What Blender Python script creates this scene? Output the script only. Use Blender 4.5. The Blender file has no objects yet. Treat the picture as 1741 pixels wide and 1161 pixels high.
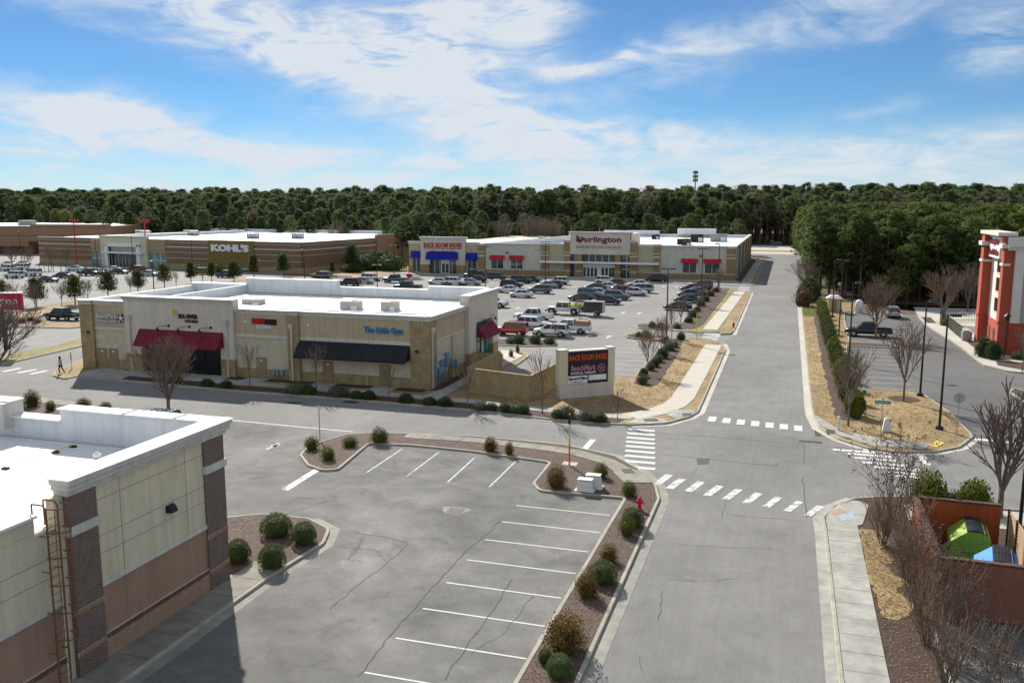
import bpy, math, random
import numpy as np
from mathutils import Vector, Matrix
R = math.radians
rnd = random.Random(7)
SC = bpy.context.scene
COL = SC.collection
# ------------------------------------------------------------------ camera
CAMH, PITCH, YAW, FPX, PW, PH = 17.2, 8.88, 17.35, 1496.5, 1741.0, 1161.0
cam = bpy.data.objects.new('camera', bpy.data.cameras.new('camera'))
COL.objects.link(cam); SC.camera = cam
cam.location = (0, 0, CAMH); cam.rotation_euler = (R(90 - PITCH), 0, R(YAW))
cam.data.sensor_width = 36; cam.data.lens = 36 * FPX / PW
cam.data.clip_start = 0.3; cam.data.clip_end = 8000
# ------------------------------------------------------------------ light
SUN_EL = 33.3
SUN_DIR = Vector((-0.61, 0.79, 0)).normalized()          # horizontally towards the sun
sun = bpy.data.objects.new('sun', bpy.data.lights.new('sun', 'SUN'))
COL.objects.link(sun)
sun.data.energy = 3.7; sun.data.angle = R(0.9); sun.data.color = (1.0, 0.95, 0.87)
tosun = Vector((SUN_DIR.x * math.cos(R(SUN_EL)), SUN_DIR.y * math.cos(R(SUN_EL)), math.sin(R(SUN_EL))))
sun.rotation_euler = (-tosun).to_track_quat('-Z', 'Y').to_euler()
SC.view_settings.view_transform = 'Standard'; SC.view_settings.look = 'None'
SC.view_settings.gamma = 1; SC.view_settings.use_curve_mapping = False
SC.view_settings.exposure = 0.92
SC.render.engine = 'CYCLES'; SC.cycles.use_denoising = True
SC.cycles.max_bounces = 4; SC.cycles.diffuse_bounces = 2; SC.cycles.glossy_bounces = 2; SC.cycles.transmission_bounces = 2; SC.cycles.transparent_max_bounces = 4
# ------------------------------------------------------------------ sky with thin cirrus
W = bpy.data.worlds.new('World'); SC.world = W; W.use_nodes = True
W.cycles.sampling_method = 'MANUAL'; W.cycles.sample_map_resolution = 512
def world():
    nt = W.node_tree; N = nt.nodes; L = nt.links; N.clear()
    def n(t, **k):
        o = N.new(t)
        for a, b in k.items(): setattr(o, a, b)
        return o
    def m(op, a, b=None, c=None, clamp=False):
        o = n('ShaderNodeMath', operation=op); o.use_clamp = clamp
        for i, v in enumerate((a, b, c)):
            if v is None: continue
            if isinstance(v, (int, float)): o.inputs[i].default_value = v
            else: L.new(v, o.inputs[i])
        return o.outputs[0]
    out = n('ShaderNodeOutputWorld'); bg = n('ShaderNodeBackground'); L.new(bg.outputs[0], out.inputs[0])
    sky = n('ShaderNodeTexSky', sky_type='NISHITA'); sky.sun_disc = False
    sky.sun_elevation = R(SUN_EL); sky.sun_rotation = math.atan2(SUN_DIR.x, SUN_DIR.y)
    sky.air_density = 0.75; sky.dust_density = 0.0; sky.ozone_density = 2.5
    tc = n('ShaderNodeTexCoord'); sep = n('ShaderNodeSeparateXYZ'); L.new(tc.outputs['Generated'], sep.inputs[0])
    x, y, z = sep.outputs
    az = m('MULTIPLY', m('ARCTAN2', x, y), 57.2958)            # degrees right of +Y
    el = m('MULTIPLY', m('ARCSINE', z), 57.2958)
    # cirrus sheet coordinates: the direction met with a high flat layer
    zz = m('ADD', m('MAXIMUM', z, 0.0), 0.10)
    cmb = n('ShaderNodeCombineXYZ'); L.new(m('DIVIDE', x, zz), cmb.inputs[0]); L.new(m('DIVIDE', y, zz), cmb.inputs[1])
    def noise(vec, scale, detail, rough, dist, sc=(1, 1, 1), rot=0, off=(0, 0, 0)):
        mp = n('ShaderNodeMapping'); L.new(vec, mp.inputs[0]); mp.inputs['Scale'].default_value = sc
        mp.inputs['Rotation'].default_value = (0, 0, rot); mp.inputs['Location'].default_value = off
        t = n('ShaderNodeTexNoise'); L.new(mp.outputs[0], t.inputs['Vector'])
        t.inputs['Scale'].default_value = scale; t.inputs['Detail'].default_value = detail
        t.inputs['Roughness'].default_value = rough; t.inputs['Distortion'].default_value = dist
        return t
    ae = n('ShaderNodeCombineXYZ'); L.new(az, ae.inputs[0]); L.new(el, ae.inputs[1])
    wob = noise(ae.outputs[0], 0.16, 5, 0.6, 0.6, (1, 1.9, 1))
    wsep = n('ShaderNodeSeparateColor'); L.new(wob.outputs['Color'], wsep.inputs[0])
    azw = m('ADD', az, m('MULTIPLY', m('SUBTRACT', wsep.outputs[0], 0.5), 9.0))
    elw = m('ADD', el, m('MULTIPLY', m('SUBTRACT', wsep.outputs[1], 0.5), 3.4))
    wisp = noise(ae.outputs[0], 0.26, 8, 0.58, 1.3, (0.5, 1.7, 1), R(-14))
    fine = noise(ae.outputs[0], 0.7, 7, 0.62, 1.6, (0.28, 1.9, 1), R(-18), (3, 7, 0))
    def pa(px, py):                                              # photograph pixel -> azimuth, elevation
        v = Vector(((px - PW / 2) / FPX, -(py - PH / 2) / FPX, -1.0)); v.rotate(cam.rotation_euler.to_matrix()); v.normalize()
        return math.degrees(math.atan2(v.x, v.y)), math.degrees(math.asin(v.z))
    total = None
    for (px, py, rx, ry, ang, amt) in SKY_CLOUDS:
        a0, e0 = pa(px, py); rx /= 26.0; ry /= 26.0; c, s = math.cos(R(ang)), math.sin(R(ang))
        da = m('SUBTRACT', azw, a0); de = m('SUBTRACT', elw, e0)
        u = m('DIVIDE', m('ADD', m('MULTIPLY', da, c), m('MULTIPLY', de, s)), rx)
        v = m('DIVIDE', m('SUBTRACT', m('MULTIPLY', de, c), m('MULTIPLY', da, s)), ry)
        d = m('ADD', m('MULTIPLY', u, u), m('MULTIPLY', v, v))
        g = m('MULTIPLY', m('POWER', 2.7183, m('MULTIPLY', d, -1.1)), amt)
        total = g if total is None else m('ADD', total, g)
    # outside the framed sky: unseen cloud cover, thickened to add ambient light
    broad = noise(cmb.outputs[0], 0.55, 7, 0.62, 1.1, (0.6, 1.5, 1), R(20))
    rest = n('ShaderNodeMapRange'); L.new(broad.outputs['Fac'], rest.inputs[0]); rest.inputs[1].default_value = 0.33; rest.inputs[2].default_value = 0.52
    hi = n('ShaderNodeMapRange'); L.new(el, hi.inputs[0]); hi.inputs[1].default_value = 13.5; hi.inputs[2].default_value = 20
    sd = n('ShaderNodeMapRange'); L.new(m('ABSOLUTE', m('ADD', az, YAW)), sd.inputs[0]); sd.inputs[1].default_value = 33; sd.inputs[2].default_value = 46
    outw = m('MAXIMUM', hi.outputs[0], sd.outputs[0])
    total = m('ADD', m('MULTIPLY', total, m('SUBTRACT', 1.0, outw)), m('MULTIPLY', m('MULTIPLY', rest.outputs[0], 0.85), outw))
    tex = m('ADD', m('MULTIPLY', wisp.outputs['Fac'], 1.35), m('MULTIPLY', fine.outputs['Fac'], 0.36))
    k = m('MULTIPLY', total, m('ADD', m('MULTIPLY', m('SUBTRACT', tex, 0.85), 2.8), 0.76))
    hz = n('ShaderNodeMapRange'); L.new(el, hz.inputs[0]); hz.inputs[1].default_value = 5.5; hz.inputs[2].default_value = 0.0
    hz.inputs[3].default_value = 0.0; hz.inputs[4].default_value = 0.30                 # thin veil low over the horizon
    k = m('ADD', k, hz.outputs[0])
    fac = m('MINIMUM', m('MAXIMUM', k, 0.0), 0.97)
    mix = n('ShaderNodeMix', data_type='RGBA'); L.new(fac, mix.inputs[0])
    tint = n('ShaderNodeMix', data_type='RGBA', blend_type='MULTIPLY'); tint.inputs[0].default_value = 1
    L.new(sky.outputs[0], tint.inputs[6]); tint.inputs[7].default_value = SKY_TINT
    L.new(tint.outputs[2], mix.inputs[6]); mix.inputs[7].default_value = CLOUD_COL
    L.new(mix.outputs[2], bg.inputs[0]); bg.inputs[1].default_value = SKY_STRENGTH
SKY_STRENGTH = 0.15
SKY_TINT = (0.175, 0.258, 0.315, 1)
CLOUD_COL = (2.55, 2.75, 2.98, 1)
SKY_CLOUDS = [  # px, py, half width, half height (photograph pixels), tilt, amount
    (430, 60, 200, 42, -12, .95), (640, 95, 190, 62, -14, 1.05), (760, 70, 170, 70, 25, .95), (900, 40, 80, 60, 30, .55), (560, 15, 300, 26, 0, .6),
    (1060, 95, 120, 16, 12, .75), (960, 118, 90, 13, -3, .6), (840, 190, 150, 55, -20, .75), (930, 245, 260, 45, -12, .8),
    (200, 205, 260, 26, -9, .75), (90, 240, 130, 42, 0, .75), (380, 245, 200, 26, -12, .7), (640, 268, 260, 20, 0, .75), (122, 250, 48, 42, 0, .55),
    (1240, 250, 330, 30, -4, .75), (1540, 265, 300, 34, 6, .72), (1320, 45, 260, 40, 16, .62), (1560, 15, 130, 20, 14, .35), (1715, 45, 50, 45, -30, .85),
    (1460, 185, 70, 12, 8, .3), (40, 130, 60, 8, -5, .3), (870, 315, 1100, 20, 0, .55), (150, 20, 200, 20, -8, .3)]
world()
# ------------------------------------------------------------------ photo pixel -> place
_cm = cam.rotation_euler.to_matrix()
def ray(px, py):
    v = Vector(((px - PW / 2) / FPX, -(py - PH / 2) / FPX, -1.0)); v.rotate(_cm); return v
def G(px, py, z=0.0):
    d = ray(px, py); t = (z - CAMH) / d.z; return (d.x * t, d.y * t)
def GP(*pts, z=0.0): return [G(a, b, z) for a, b in pts]
def onY(px, py, Y):
    d = ray(px, py); t = Y / d.y; return d.x * t, CAMH + d.z * t
def onX(px, py, X):
    d = ray(px, py); t = X / d.x; return d.y * t, CAMH + d.z * t
# ------------------------------------------------------------------ materials
MATS = {}
def nodes(name):
    mt = bpy.data.materials.new(name); mt.use_nodes = True; MATS[name] = mt
    nt = mt.node_tree; b = nt.nodes['Principled BSDF']; return mt, nt, b
def pm(name, col, var=0.12, scale=2.0, rough=0.85, bump=0.0, bscale=40.0, metal=0.0, coat=0.0, obj=False, col2=None, detail=6, spec=0.4, big=0.0, streak=0.0):
    """plain coloured material with noise mottling and fine relief"""
    mt, nt, b = nodes(name); N, L = nt.nodes, nt.links
    if obj:
        tc = N.new('ShaderNodeTexCoord'); vec = tc.outputs['Object']
    else:
        tc = N.new('ShaderNodeNewGeometry'); vec = tc.outputs['Position']
    t = N.new('ShaderNodeTexNoise'); t.inputs['Scale'].default_value = scale; t.inputs['Detail'].default_value = detail; t.inputs['Roughness'].default_value = .65
    L.new(vec, t.inputs['Vector'])
    mr = N.new('ShaderNodeMapRange'); mr.inputs[1].default_value = .3; mr.inputs[2].default_value = .7; L.new(t.outputs['Fac'], mr.inputs[0])
    mx = N.new('ShaderNodeMix'); mx.data_type = 'RGBA'; L.new(mr.outputs[0], mx.inputs[0])
    c = Vector(col)
    a, d = (c * (1 - var), c * (1 + var)) if col2 is None else (c, Vector(col2))
    mx.inputs[6].default_value = (*a, 1); mx.inputs[7].default_value = (*d, 1)
    outc = mx.outputs[2]
    if big:
        t2 = N.new('ShaderNodeTexNoise'); t2.inputs['Scale'].default_value = scale * 0.13; t2.inputs['Detail'].default_value = 4; L.new(vec, t2.inputs['Vector'])
        m2 = N.new('ShaderNodeMapRange'); m2.inputs[1].default_value = .3; m2.inputs[2].default_value = .7; m2.inputs[3].default_value = 1 - big; m2.inputs[4].default_value = 1 + big
        L.new(t2.outputs['Fac'], m2.inputs[0])
        hs = N.new('ShaderNodeVectorMath'); hs.operation = 'SCALE'; L.new(outc, hs.inputs[0]); L.new(m2.outputs[0], hs.inputs['Scale']); outc = hs.outputs[0]
    if streak:
        mp = N.new('ShaderNodeMapping'); mp.inputs['Scale'].default_value = (1.9, 1.9, .12); L.new(vec, mp.inputs[0]); t3 = N.new('ShaderNodeTexNoise'); t3.inputs['Scale'].default_value = 1.6; t3.inputs['Detail'].default_value = 8; t3.inputs['Roughness'].default_value = .7; L.new(mp.outputs[0], t3.inputs['Vector'])
        m3 = N.new('ShaderNodeMapRange'); m3.inputs[1].default_value = .42; m3.inputs[2].default_value = .66; m3.inputs[3].default_value = 1.04; m3.inputs[4].default_value = 1 - streak; L.new(t3.outputs['Fac'], m3.inputs[0])
        h3 = N.new('ShaderNodeVectorMath'); h3.operation = 'SCALE'; L.new(outc, h3.inputs[0]); L.new(m3.outputs[0], h3.inputs['Scale']); outc = h3.outputs[0]
    L.new(outc, b.inputs['Base Color'])
    b.inputs['Roughness'].default_value = rough; b.inputs['Metallic'].default_value = metal; b.inputs['Specular IOR Level'].default_value = spec
    if coat: b.inputs['Coat Weight'].default_value = coat; b.inputs['Coat Roughness'].default_value = .05
    if bump:
        tb = N.new('ShaderNodeTexNoise'); tb.inputs['Scale'].default_value = bscale; tb.inputs['Detail'].default_value = 4; L.new(vec, tb.inputs['Vector'])
        bp = N.new('ShaderNodeBump'); bp.inputs['Strength'].default_value = bump; bp.inputs['Distance'].default_value = .02
        L.new(tb.outputs['Fac'], bp.inputs['Height']); L.new(bp.outputs[0], b.inputs['Normal'])
    return mt
def asphalt(name, col, patch=0.25, crack=0.5, streak=(1, 6)):
    mt, nt, b = nodes(name); N, L = nt.nodes, nt.links
    geo = N.new('ShaderNodeNewGeometry'); P = geo.outputs['Position']
    def noise(scale, detail, rough=.6, sc=(1, 1, 1), dist=0):
        mp = N.new('ShaderNodeMapping'); mp.inputs['Scale'].default_value = sc; L.new(P, mp.inputs[0])
        t = N.new('ShaderNodeTexNoise'); t.inputs['Scale'].default_value = scale; t.inputs['Detail'].default_value = detail; t.inputs['Roughness'].default_value = rough; t.inputs['Distortion'].default_value = dist
        L.new(mp.outputs[0], t.inputs['Vector']); return t.outputs['Fac']
    def rng(v, a, b_, c, d):
        m_ = N.new('ShaderNodeMapRange'); L.new(v, m_.inputs[0])
        for i, q in enumerate((a, b_, c, d)): m_.inputs[i + 1].default_value = q
        return m_.outputs[0]
    def mul(a, b_):
        m_ = N.new('ShaderNodeMath'); m_.operation = 'MULTIPLY'
        for i, q in enumerate((a, b_)):
            if isinstance(q, float): m_.inputs[i].default_value = q
            else: L.new(q, m_.inputs[i])
        return m_.outputs[0]
    v = rng(noise(.09, 6, .62, dist=.8), .3, .7, 1 - patch, 1 + patch)
    v = mul(v, rng(noise(.55, 5, .6), .3, .7, 1 - patch * .45, 1 + patch * .45))
    v = mul(v, rng(noise(.5, 5, .7, (streak[0], streak[1], 1)), .3, .7, .93, 1.07))
    v = mul(v, rng(noise(9.0, 3, .8), .25, .75, .86, 1.14))
    v = mul(v, rng(noise(34.0, 2, .9), .2, .8, .84, 1.16))
    v = mul(v, rng(noise(.33, 6, .7, dist=1.2), .54, .70, 1, 1 - patch * .75)); v = mul(v, rng(noise(.41, 7, .72, (1, 1, 1), 1.5), .58, .74, 1, 1 + patch * .9)); v = mul(v, rng(noise(1.7, 4, .6), .62, .72, 1, 1 - patch * .5))
    # cracks: cell edges, only where a broad mask allows
    wv = N.new('ShaderNodeTexNoise'); wv.inputs['Scale'].default_value = .8; wv.inputs['Detail'].default_value = 6; L.new(P, wv.inputs['Vector'])
    ad = N.new('ShaderNodeVectorMath'); ad.operation = 'MULTIPLY_ADD'; L.new(wv.outputs['Color'], ad.inputs[0]); ad.inputs[1].default_value = (1.6, 1.6, 0); L.new(P, ad.inputs[2])
    vo = N.new('ShaderNodeTexVoronoi'); vo.feature = 'DISTANCE_TO_EDGE'; vo.inputs['Scale'].default_value = .16; L.new(ad.outputs[0], vo.inputs['Vector'])
    ck = mul(rng(vo.outputs['Distance'], .001, .004, 1, 0), rng(noise(.07, 3), .54, .62, 0, crack))
    vo2 = N.new('ShaderNodeTexVoronoi'); vo2.feature = 'DISTANCE_TO_EDGE'; vo2.inputs['Scale'].default_value = .55; L.new(ad.outputs[0], vo2.inputs['Vector'])
    ck2 = mul(rng(vo2.outputs['Distance'], .003, .012, 1, 0), rng(noise(.11, 3), .64, .72, 0, crack * .7))
    one = N.new('ShaderNodeMath'); one.operation = 'SUBTRACT'; one.inputs[0].default_value = 1
    mxm = N.new('ShaderNodeMath'); mxm.operation = 'MAXIMUM'; L.new(ck, mxm.inputs[0]); L.new(ck2, mxm.inputs[1]); L.new(mxm.outputs[0], one.inputs[1])
    v = mul(v, one.outputs[0])
    cmb = N.new('ShaderNodeVectorMath'); cmb.operation = 'SCALE'; cmb.inputs[0].default_value = col; L.new(v, cmb.inputs['Scale'])
    L.new(cmb.outputs[0], b.inputs['Base Color']); b.inputs['Roughness'].default_value = .9; b.inputs['Specular IOR Level'].default_value = .25
    tb = N.new('ShaderNodeTexNoise'); tb.inputs['Scale'].default_value = 60; L.new(P, tb.inputs['Vector'])
    bp = N.new('ShaderNodeBump'); bp.inputs['Strength'].default_value = .25; bp.inputs['Distance'].default_value = .02; L.new(tb.outputs['Fac'], bp.inputs['Height']); L.new(bp.outputs[0], b.inputs['Normal'])
    return mt
def worn_paint(name, col, under, wear=.5):
    mt, nt, b = nodes(name); N, L = nt.nodes, nt.links
    geo = N.new('ShaderNodeNewGeometry')
    t = N.new('ShaderNodeTexNoise'); t.inputs['Scale'].default_value = 2.2; t.inputs['Detail'].default_value = 9; t.inputs['Roughness'].default_value = .78; L.new(geo.outputs['Position'], t.inputs['Vector'])
    mr = N.new('ShaderNodeMapRange'); mr.inputs[1].default_value = wear; mr.inputs[2].default_value = wear + .09; L.new(t.outputs['Fac'], mr.inputs[0])
    mx = N.new('ShaderNodeMix'); mx.data_type = 'RGBA'; L.new(mr.outputs[0], mx.inputs[0]); mx.inputs[6].default_value = (*col, 1); mx.inputs[7].default_value = (*under, 1)
    L.new(mx.outputs[2], b.inputs['Base Color']); b.inputs['Roughness'].default_value = .8
    return mt
def blockwork(name, c1, c2, mortar, bw, bh, msize=.012, axis='x', bump=.4, var=.1):
    """masonry too fine to pick apart: courses with recessed joints"""
    mt, nt, b = nodes(name); N, L = nt.nodes, nt.links
    geo = N.new('ShaderNodeNewGeometry'); sp = N.new('ShaderNodeSeparateXYZ'); L.new(geo.outputs['Position'], sp.inputs[0])
    cb = N.new('ShaderNodeCombineXYZ'); L.new(sp.outputs[0 if axis == 'x' else 1], cb.inputs[0]); L.new(sp.outputs[2], cb.inputs[1])
    br = N.new('ShaderNodeTexBrick'); L.new(cb.outputs[0], br.inputs['Vector']); br.inputs['Scale'].default_value = 1
    br.inputs['Brick Width'].default_value = bw; br.inputs['Row Height'].default_value = bh; br.inputs['Mortar Size'].default_value = msize; br.inputs['Bias'].default_value = 0
    br.inputs['Color1'].default_value = (*c1, 1); br.inputs['Color2'].default_value = (*c2, 1); br.inputs['Mortar'].default_value = (*mortar, 1)
    t = N.new('ShaderNodeTexNoise'); t.inputs['Scale'].default_value = 1.3; t.inputs['Detail'].default_value = 7; L.new(geo.outputs['Position'], t.inputs['Vector'])
    mr = N.new('ShaderNodeMapRange'); mr.inputs[1].default_value = .3; mr.inputs[2].default_value = .7; mr.inputs[3].default_value = 1 - var; mr.inputs[4].default_value = 1 + var; L.new(t.outputs['Fac'], mr.inputs[0])
    sc = N.new('ShaderNodeVectorMath'); sc.operation = 'SCALE'; L.new(br.outputs['Color'], sc.inputs[0]); L.new(mr.outputs[0], sc.inputs['Scale'])
    L.new(sc.outputs[0], b.inputs['Base Color']); b.inputs['Roughness'].default_value = .9; b.inputs['Specular IOR Level'].default_value = .2
    bp = N.new('ShaderNodeBump'); bp.inputs['Strength'].default_value = bump; bp.inputs['Distance'].default_value = .02; bp.invert = True; L.new(br.outputs['Fac'], bp.inputs['Height']); L.new(bp.outputs[0], b.inputs['Normal'])
    return mt
def foliage(name, c1, c2, rough=.7, rand=.25, scale=1.2, trans=0.3):
    """leaf colour that differs from clump to clump and from plant to plant"""
    mt, nt, b = nodes(name); N, L = nt.nodes, nt.links
    oi = N.new('ShaderNodeObjectInfo'); geo = N.new('ShaderNodeNewGeometry')
    t = N.new('ShaderNodeTexNoise'); t.inputs['Scale'].default_value = scale; t.inputs['Detail'].default_value = 3; L.new(geo.outputs['Position'], t.inputs['Vector'])
    mr = N.new('ShaderNodeMapRange'); mr.inputs[1].default_value = .32; mr.inputs[2].default_value = .68; L.new(t.outputs['Fac'], mr.inputs[0])
    av = N.new('ShaderNodeMath'); av.operation = 'MULTIPLY_ADD'; L.new(geo.outputs['Random Per Island'], av.inputs[0]); av.inputs[1].default_value = .5; av.inputs[2].default_value = -.25
    ad = N.new('ShaderNodeMath'); ad.operation = 'ADD'; ad.use_clamp = True; L.new(mr.outputs[0], ad.inputs[0]); L.new(av.outputs[0], ad.inputs[1])
    mx = N.new('ShaderNodeMix'); mx.data_type = 'RGBA'; L.new(ad.outputs[0], mx.inputs[0]); mx.inputs[6].default_value = (*c1, 1); mx.inputs[7].default_value = (*c2, 1)
    rr = N.new('ShaderNodeMapRange'); rr.inputs[3].default_value = 1 - rand; rr.inputs[4].default_value = 1 + rand; L.new(oi.outputs['Random'], rr.inputs[0])
    sc = N.new('ShaderNodeVectorMath'); sc.operation = 'SCALE'; L.new(mx.outputs[2], sc.inputs[0]); L.new(rr.outputs[0], sc.inputs['Scale'])
    L.new(sc.outputs[0], b.inputs['Base Color']); b.inputs['Roughness'].default_value = rough; b.inputs['Specular IOR Level'].default_value = .25
    if trans:
        tr = N.new('ShaderNodeBsdfTranslucent'); L.new(sc.outputs[0], tr.inputs['Color']); ms = N.new('ShaderNodeMixShader'); ms.inputs[0].default_value = trans
        L.new(b.outputs[0], ms.inputs[1]); L.new(tr.outputs[0], ms.inputs[2]); L.new(ms.outputs[0], N['Material Output'].inputs[0])
    return mt
def glassm(name, col, rough=.06, spec=.8):
    mt, nt, b = nodes(name); b.inputs['Base Color'].default_value = (*col, 1); b.inputs['Roughness'].default_value = rough; b.inputs['Specular IOR Level'].default_value = spec
    return mt
# ground
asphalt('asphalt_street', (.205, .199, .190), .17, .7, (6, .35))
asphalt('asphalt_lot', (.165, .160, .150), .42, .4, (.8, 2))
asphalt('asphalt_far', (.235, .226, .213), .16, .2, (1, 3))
asphalt('asphalt_hotel', (.135, .131, .126), .16, .5, (2, 2))
pm('patch', (.085, .082, .078), .2, 4, .9); pm('seam', (.15, .145, .138), .15, 2, .9); pm('gutter_stain', (.235, .225, .20), .3, 2.5, .9, big=.2)
pm('concrete', (.47, .44, .375), .14, 1.4, .9, .15, 60, big=.15)
pm('concrete_grey', (.34, .33, .295), .28, 1.1, .9, .15, 60, big=.2)
pm('concrete_dark', (.25, .235, .19), .25, 1.2, .9, .15, 60, big=.15)
pm('concrete_pale', (.50, .46, .385), .06, .8, .9, .1, 60)
pm('kerb', (.36, .335, .27), .2, 1.6, .9, .2, 50, big=.12)
pm('gutter', (.27, .26, .225), .22, 1.3, .9, .2, 50, big=.15)
pm('joint', (.06, .055, .05), .2, 3)
pm('mulch', (.030, .017, .011), 0, 9, .95, .9, 30, col2=(.105, .062, .042), detail=8, big=.2)
pm('mulch_light', (.030, .019, .014), 0, 9, .95, .9, 34, col2=(.19, .13, .10), detail=9, big=.15)
pm('grass_tan', (.19, .125, .052), 0, 1.1, .95, .6, 40, col2=(.37, .268, .135), detail=12, big=.28)
pm('grass_green', (.12, .13, .035), 0, 1.0, .95, .6, 40, col2=(.33, .265, .10), detail=9, big=.2)
pm('forest_floor', (.05, .04, .022), 0, .6, .95, .5, 10, col2=(.11, .085, .045))
pm('bank', (.12, .07, .035), .3, .8, .95)
glassm('pond_water', (.012, .014, .010), .08, .5)
worn_paint('paint_white', (.60, .60, .58), (.25, .245, .235), .56)
worn_paint('paint_worn', (.60, .60, .58), (.22, .215, .205), .50)
worn_paint('paint_yellow', (.75, .5, .1), (.3, .26, .15), .6)
worn_paint('paint_faint', (.42, .42, .41), (.21, .21, .205), .5)
pm('iron', (.05, .045, .042), .2, 6, .7)
# buildings
pm('stucco_cream', (.66, .585, .41), .06, .8, .92, .12, 80, big=.08, streak=0.13)
pm('stucco_tan', (.50, .40, .265), .05, .8, .92, .12, 80, big=.05, streak=0.12)
pm('stucco_brown', (.36, .225, .15), .07, .7, .92, .12, 80, big=.08, streak=0.12)
pm('stucco_pale', (.62, .555, .46), .05, .7, .92, .1, 80, big=.06, streak=0.13)
pm('stucco_olive', (.46, .405, .255), .05, .7, .92, streak=0.1)
pm('trim', (.60, .57, .50), .06, .9, .8, .05, 60, big=.06, streak=0.18)
pm('white_metal', (.80, .80, .78), .03, .8, .45)
pm('roof_white', (.80, .80, .78), .05, .5, .6, big=.05, streak=0.1)
pm('parapet_white', (.72, .73, .73), .05, .6, .6, big=.05, streak=0.12)
pm('roof_line', (.35, .35, .34), .2, 2)
pm('brick_dark', (.075, .04, .028), 0, 5, .9, .3, 60, col2=(.14, .072, .048))
pm('brick_orange', (.29, .145, .07), 0, 5, .9, .3, 60, col2=(.40, .22, .115))
pm('brick_red', (.22, .06, .032), 0, 5, .9, .3, 60, col2=(.33, .11, .058))
pm('mortar', (.62, .56, .48), .12, 3, .95)
pm('mortar_dark', (.32, .23, .18), .15, 3, .95)
blockwork('block_cream', (.57, .50, .365), (.62, .545, .40), (.49, .43, .31), .4, .2, .012)
blockwork('block_cream_y', (.57, .50, .365), (.62, .545, .40), (.49, .43, .31), .4, .2, .012, 'y')
blockwork('block_tan', (.33, .245, .125), (.40, .305, .165), (.30, .235, .13), .4, .2, .012, bump=.8, var=.18)
blockwork('block_tan_y', (.33, .245, .125), (.40, .305, .165), (.30, .235, .13), .4, .2, .012, 'y', bump=.8, var=.18)
blockwork('block_white', (.56, .54, .45), (.60, .575, .49), (.50, .475, .4), .6, .3, .015)
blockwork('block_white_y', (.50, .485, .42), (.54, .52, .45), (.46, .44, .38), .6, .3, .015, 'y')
blockwork('block_brown', (.32, .20, .09), (.38, .25, .12), (.3, .22, .13), .5, .25, .015)
blockwork('block_brown_y', (.32, .20, .09), (.38, .25, .12), (.3, .22, .13), .5, .25, .015, 'y')
blockwork('store_brown', (.235, .145, .082), (.265, .165, .095), (.235, .15, .09), .8, .25, .02)
blockwork('store_tan', (.37, .275, .145), (.41, .31, .17), (.35, .27, .15), .8, .25, .02)
pm('store_sand', (.36, .215, .125), .05, .3, .9, streak=0.08)
pm('store_red', (.12, .035, .02), .1, .4, .9)
pm('store_gold', (.24, .155, .045), .05, .4, .9)
pm('hotel_terra', (.40, .085, .045), .06, .6, .9)
pm('hotel_beige', (.40, .365, .325), .05, .5, .9, streak=0.08)
pm('hotel_white', (.68, .64, .56), .05, .5, .9)
glassm('glass_dark', (.018, .022, .024)); glassm('glass_store', (.035, .05, .055)); glassm('glass_teal', (.10, .24, .24), .12)
glassm('glass_black', (.008, .011, .016), .25, .3)
pm('dark_recess', (.012, .013, .018), .2, 1, .7)
pm('awning_red', (.19, .014, .03), .1, .8, .85, big=.1, streak=0.3); pm('awning_crimson', (.5, .012, .03), .06, .8, .8)
pm('awning_blue', (.006, .012, .30), .06, .8, .8); pm('awning_black', (.006, .0065, .012), .2, 1, .6)
pm('door_tan', (.30, .21, .115), .06, 1, .7); pm('door_grey', (.40, .33, .23), .06, 1, .7)
pm('metal_grey', (.30, .31, .32), .1, 2, .5, metal=.3); pm('meter_blue', (.16, .29, .40), .12, 2, .5); pm('galv', (.34, .34, .34), .1, 2, .5, metal=.5)
pm('rust', (.235, .105, .05), .25, 6, .85); pm('black_metal', (.012, .012, .013), .1, 3, .5); pm('bronze', (.045, .028, .022), .1, 3, .5)
pm('pole_red', (.45, .03, .03), .1, 2, .6)
pm('sign_red', (.42, .006, .012), .05, .6, .5); pm('sign_white', (.8, .8, .8), .03, 1, .5); pm('sign_black', (.006, .007, .012), .1, 1, .35)
pm('letter_red', (.45, .03, .012), .05, 1, .5); pm('letter_orange', (.75, .07, .012), .05, 1, .5); pm('letter_maroon', (.16, .006, .012), .05, 1, .5); pm('letter_blue', (.03, .18, .42), .05, 1, .5)
pm('letter_white', (.85, .85, .85), .02, 1, .5); pm('letter_wine', (.05, .006, .012), .1, 1, .6); pm('letter_gold', (.6, .42, .08), .1, 1, .5); pm('letter_navy', (.02, .02, .07), .05, 1, .5); pm('letter_pink', (.5, .2, .25), .05, 1, .5)
pm('sign_green', (.0, .22, .17), .05, 1, .5); pm('sign_back', (.36, .38, .44), .1, 1, .5, metal=.4)
pm('wood_slat', (.45, .29, .17), .15, 3, .8); pm('wood_gate', (.42, .30, .14), .12, 3, .8)
pm('yellow_plastic', (.75, .55, .02), .05, 2, .5); pm('orange_plastic', (.85, .13, .01), .05, 2, .5); pm('hydrant', (.62, .015, .04), .08, 3, .5); pm('hydrant_red', (.4, .03, .015), .08, 3, .5)
pm('unit_cream', (.46, .43, .36), .06, 2, .6); pm('box_white', (.74, .72, .66), .04, 2, .6); pm('dumpster_green', (.25, .42, .04), .16, 2.2, .6, big=.1, streak=0.2); pm('dumpster_blue', (.02, .22, .60), .1, 3, .6); pm('lid_black', (.02, .021, .026), .15, 3, .5)
pm('rusty_orange', (.38, .085, .02), .14, 1.8, .85, big=.12, streak=0.3)
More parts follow.
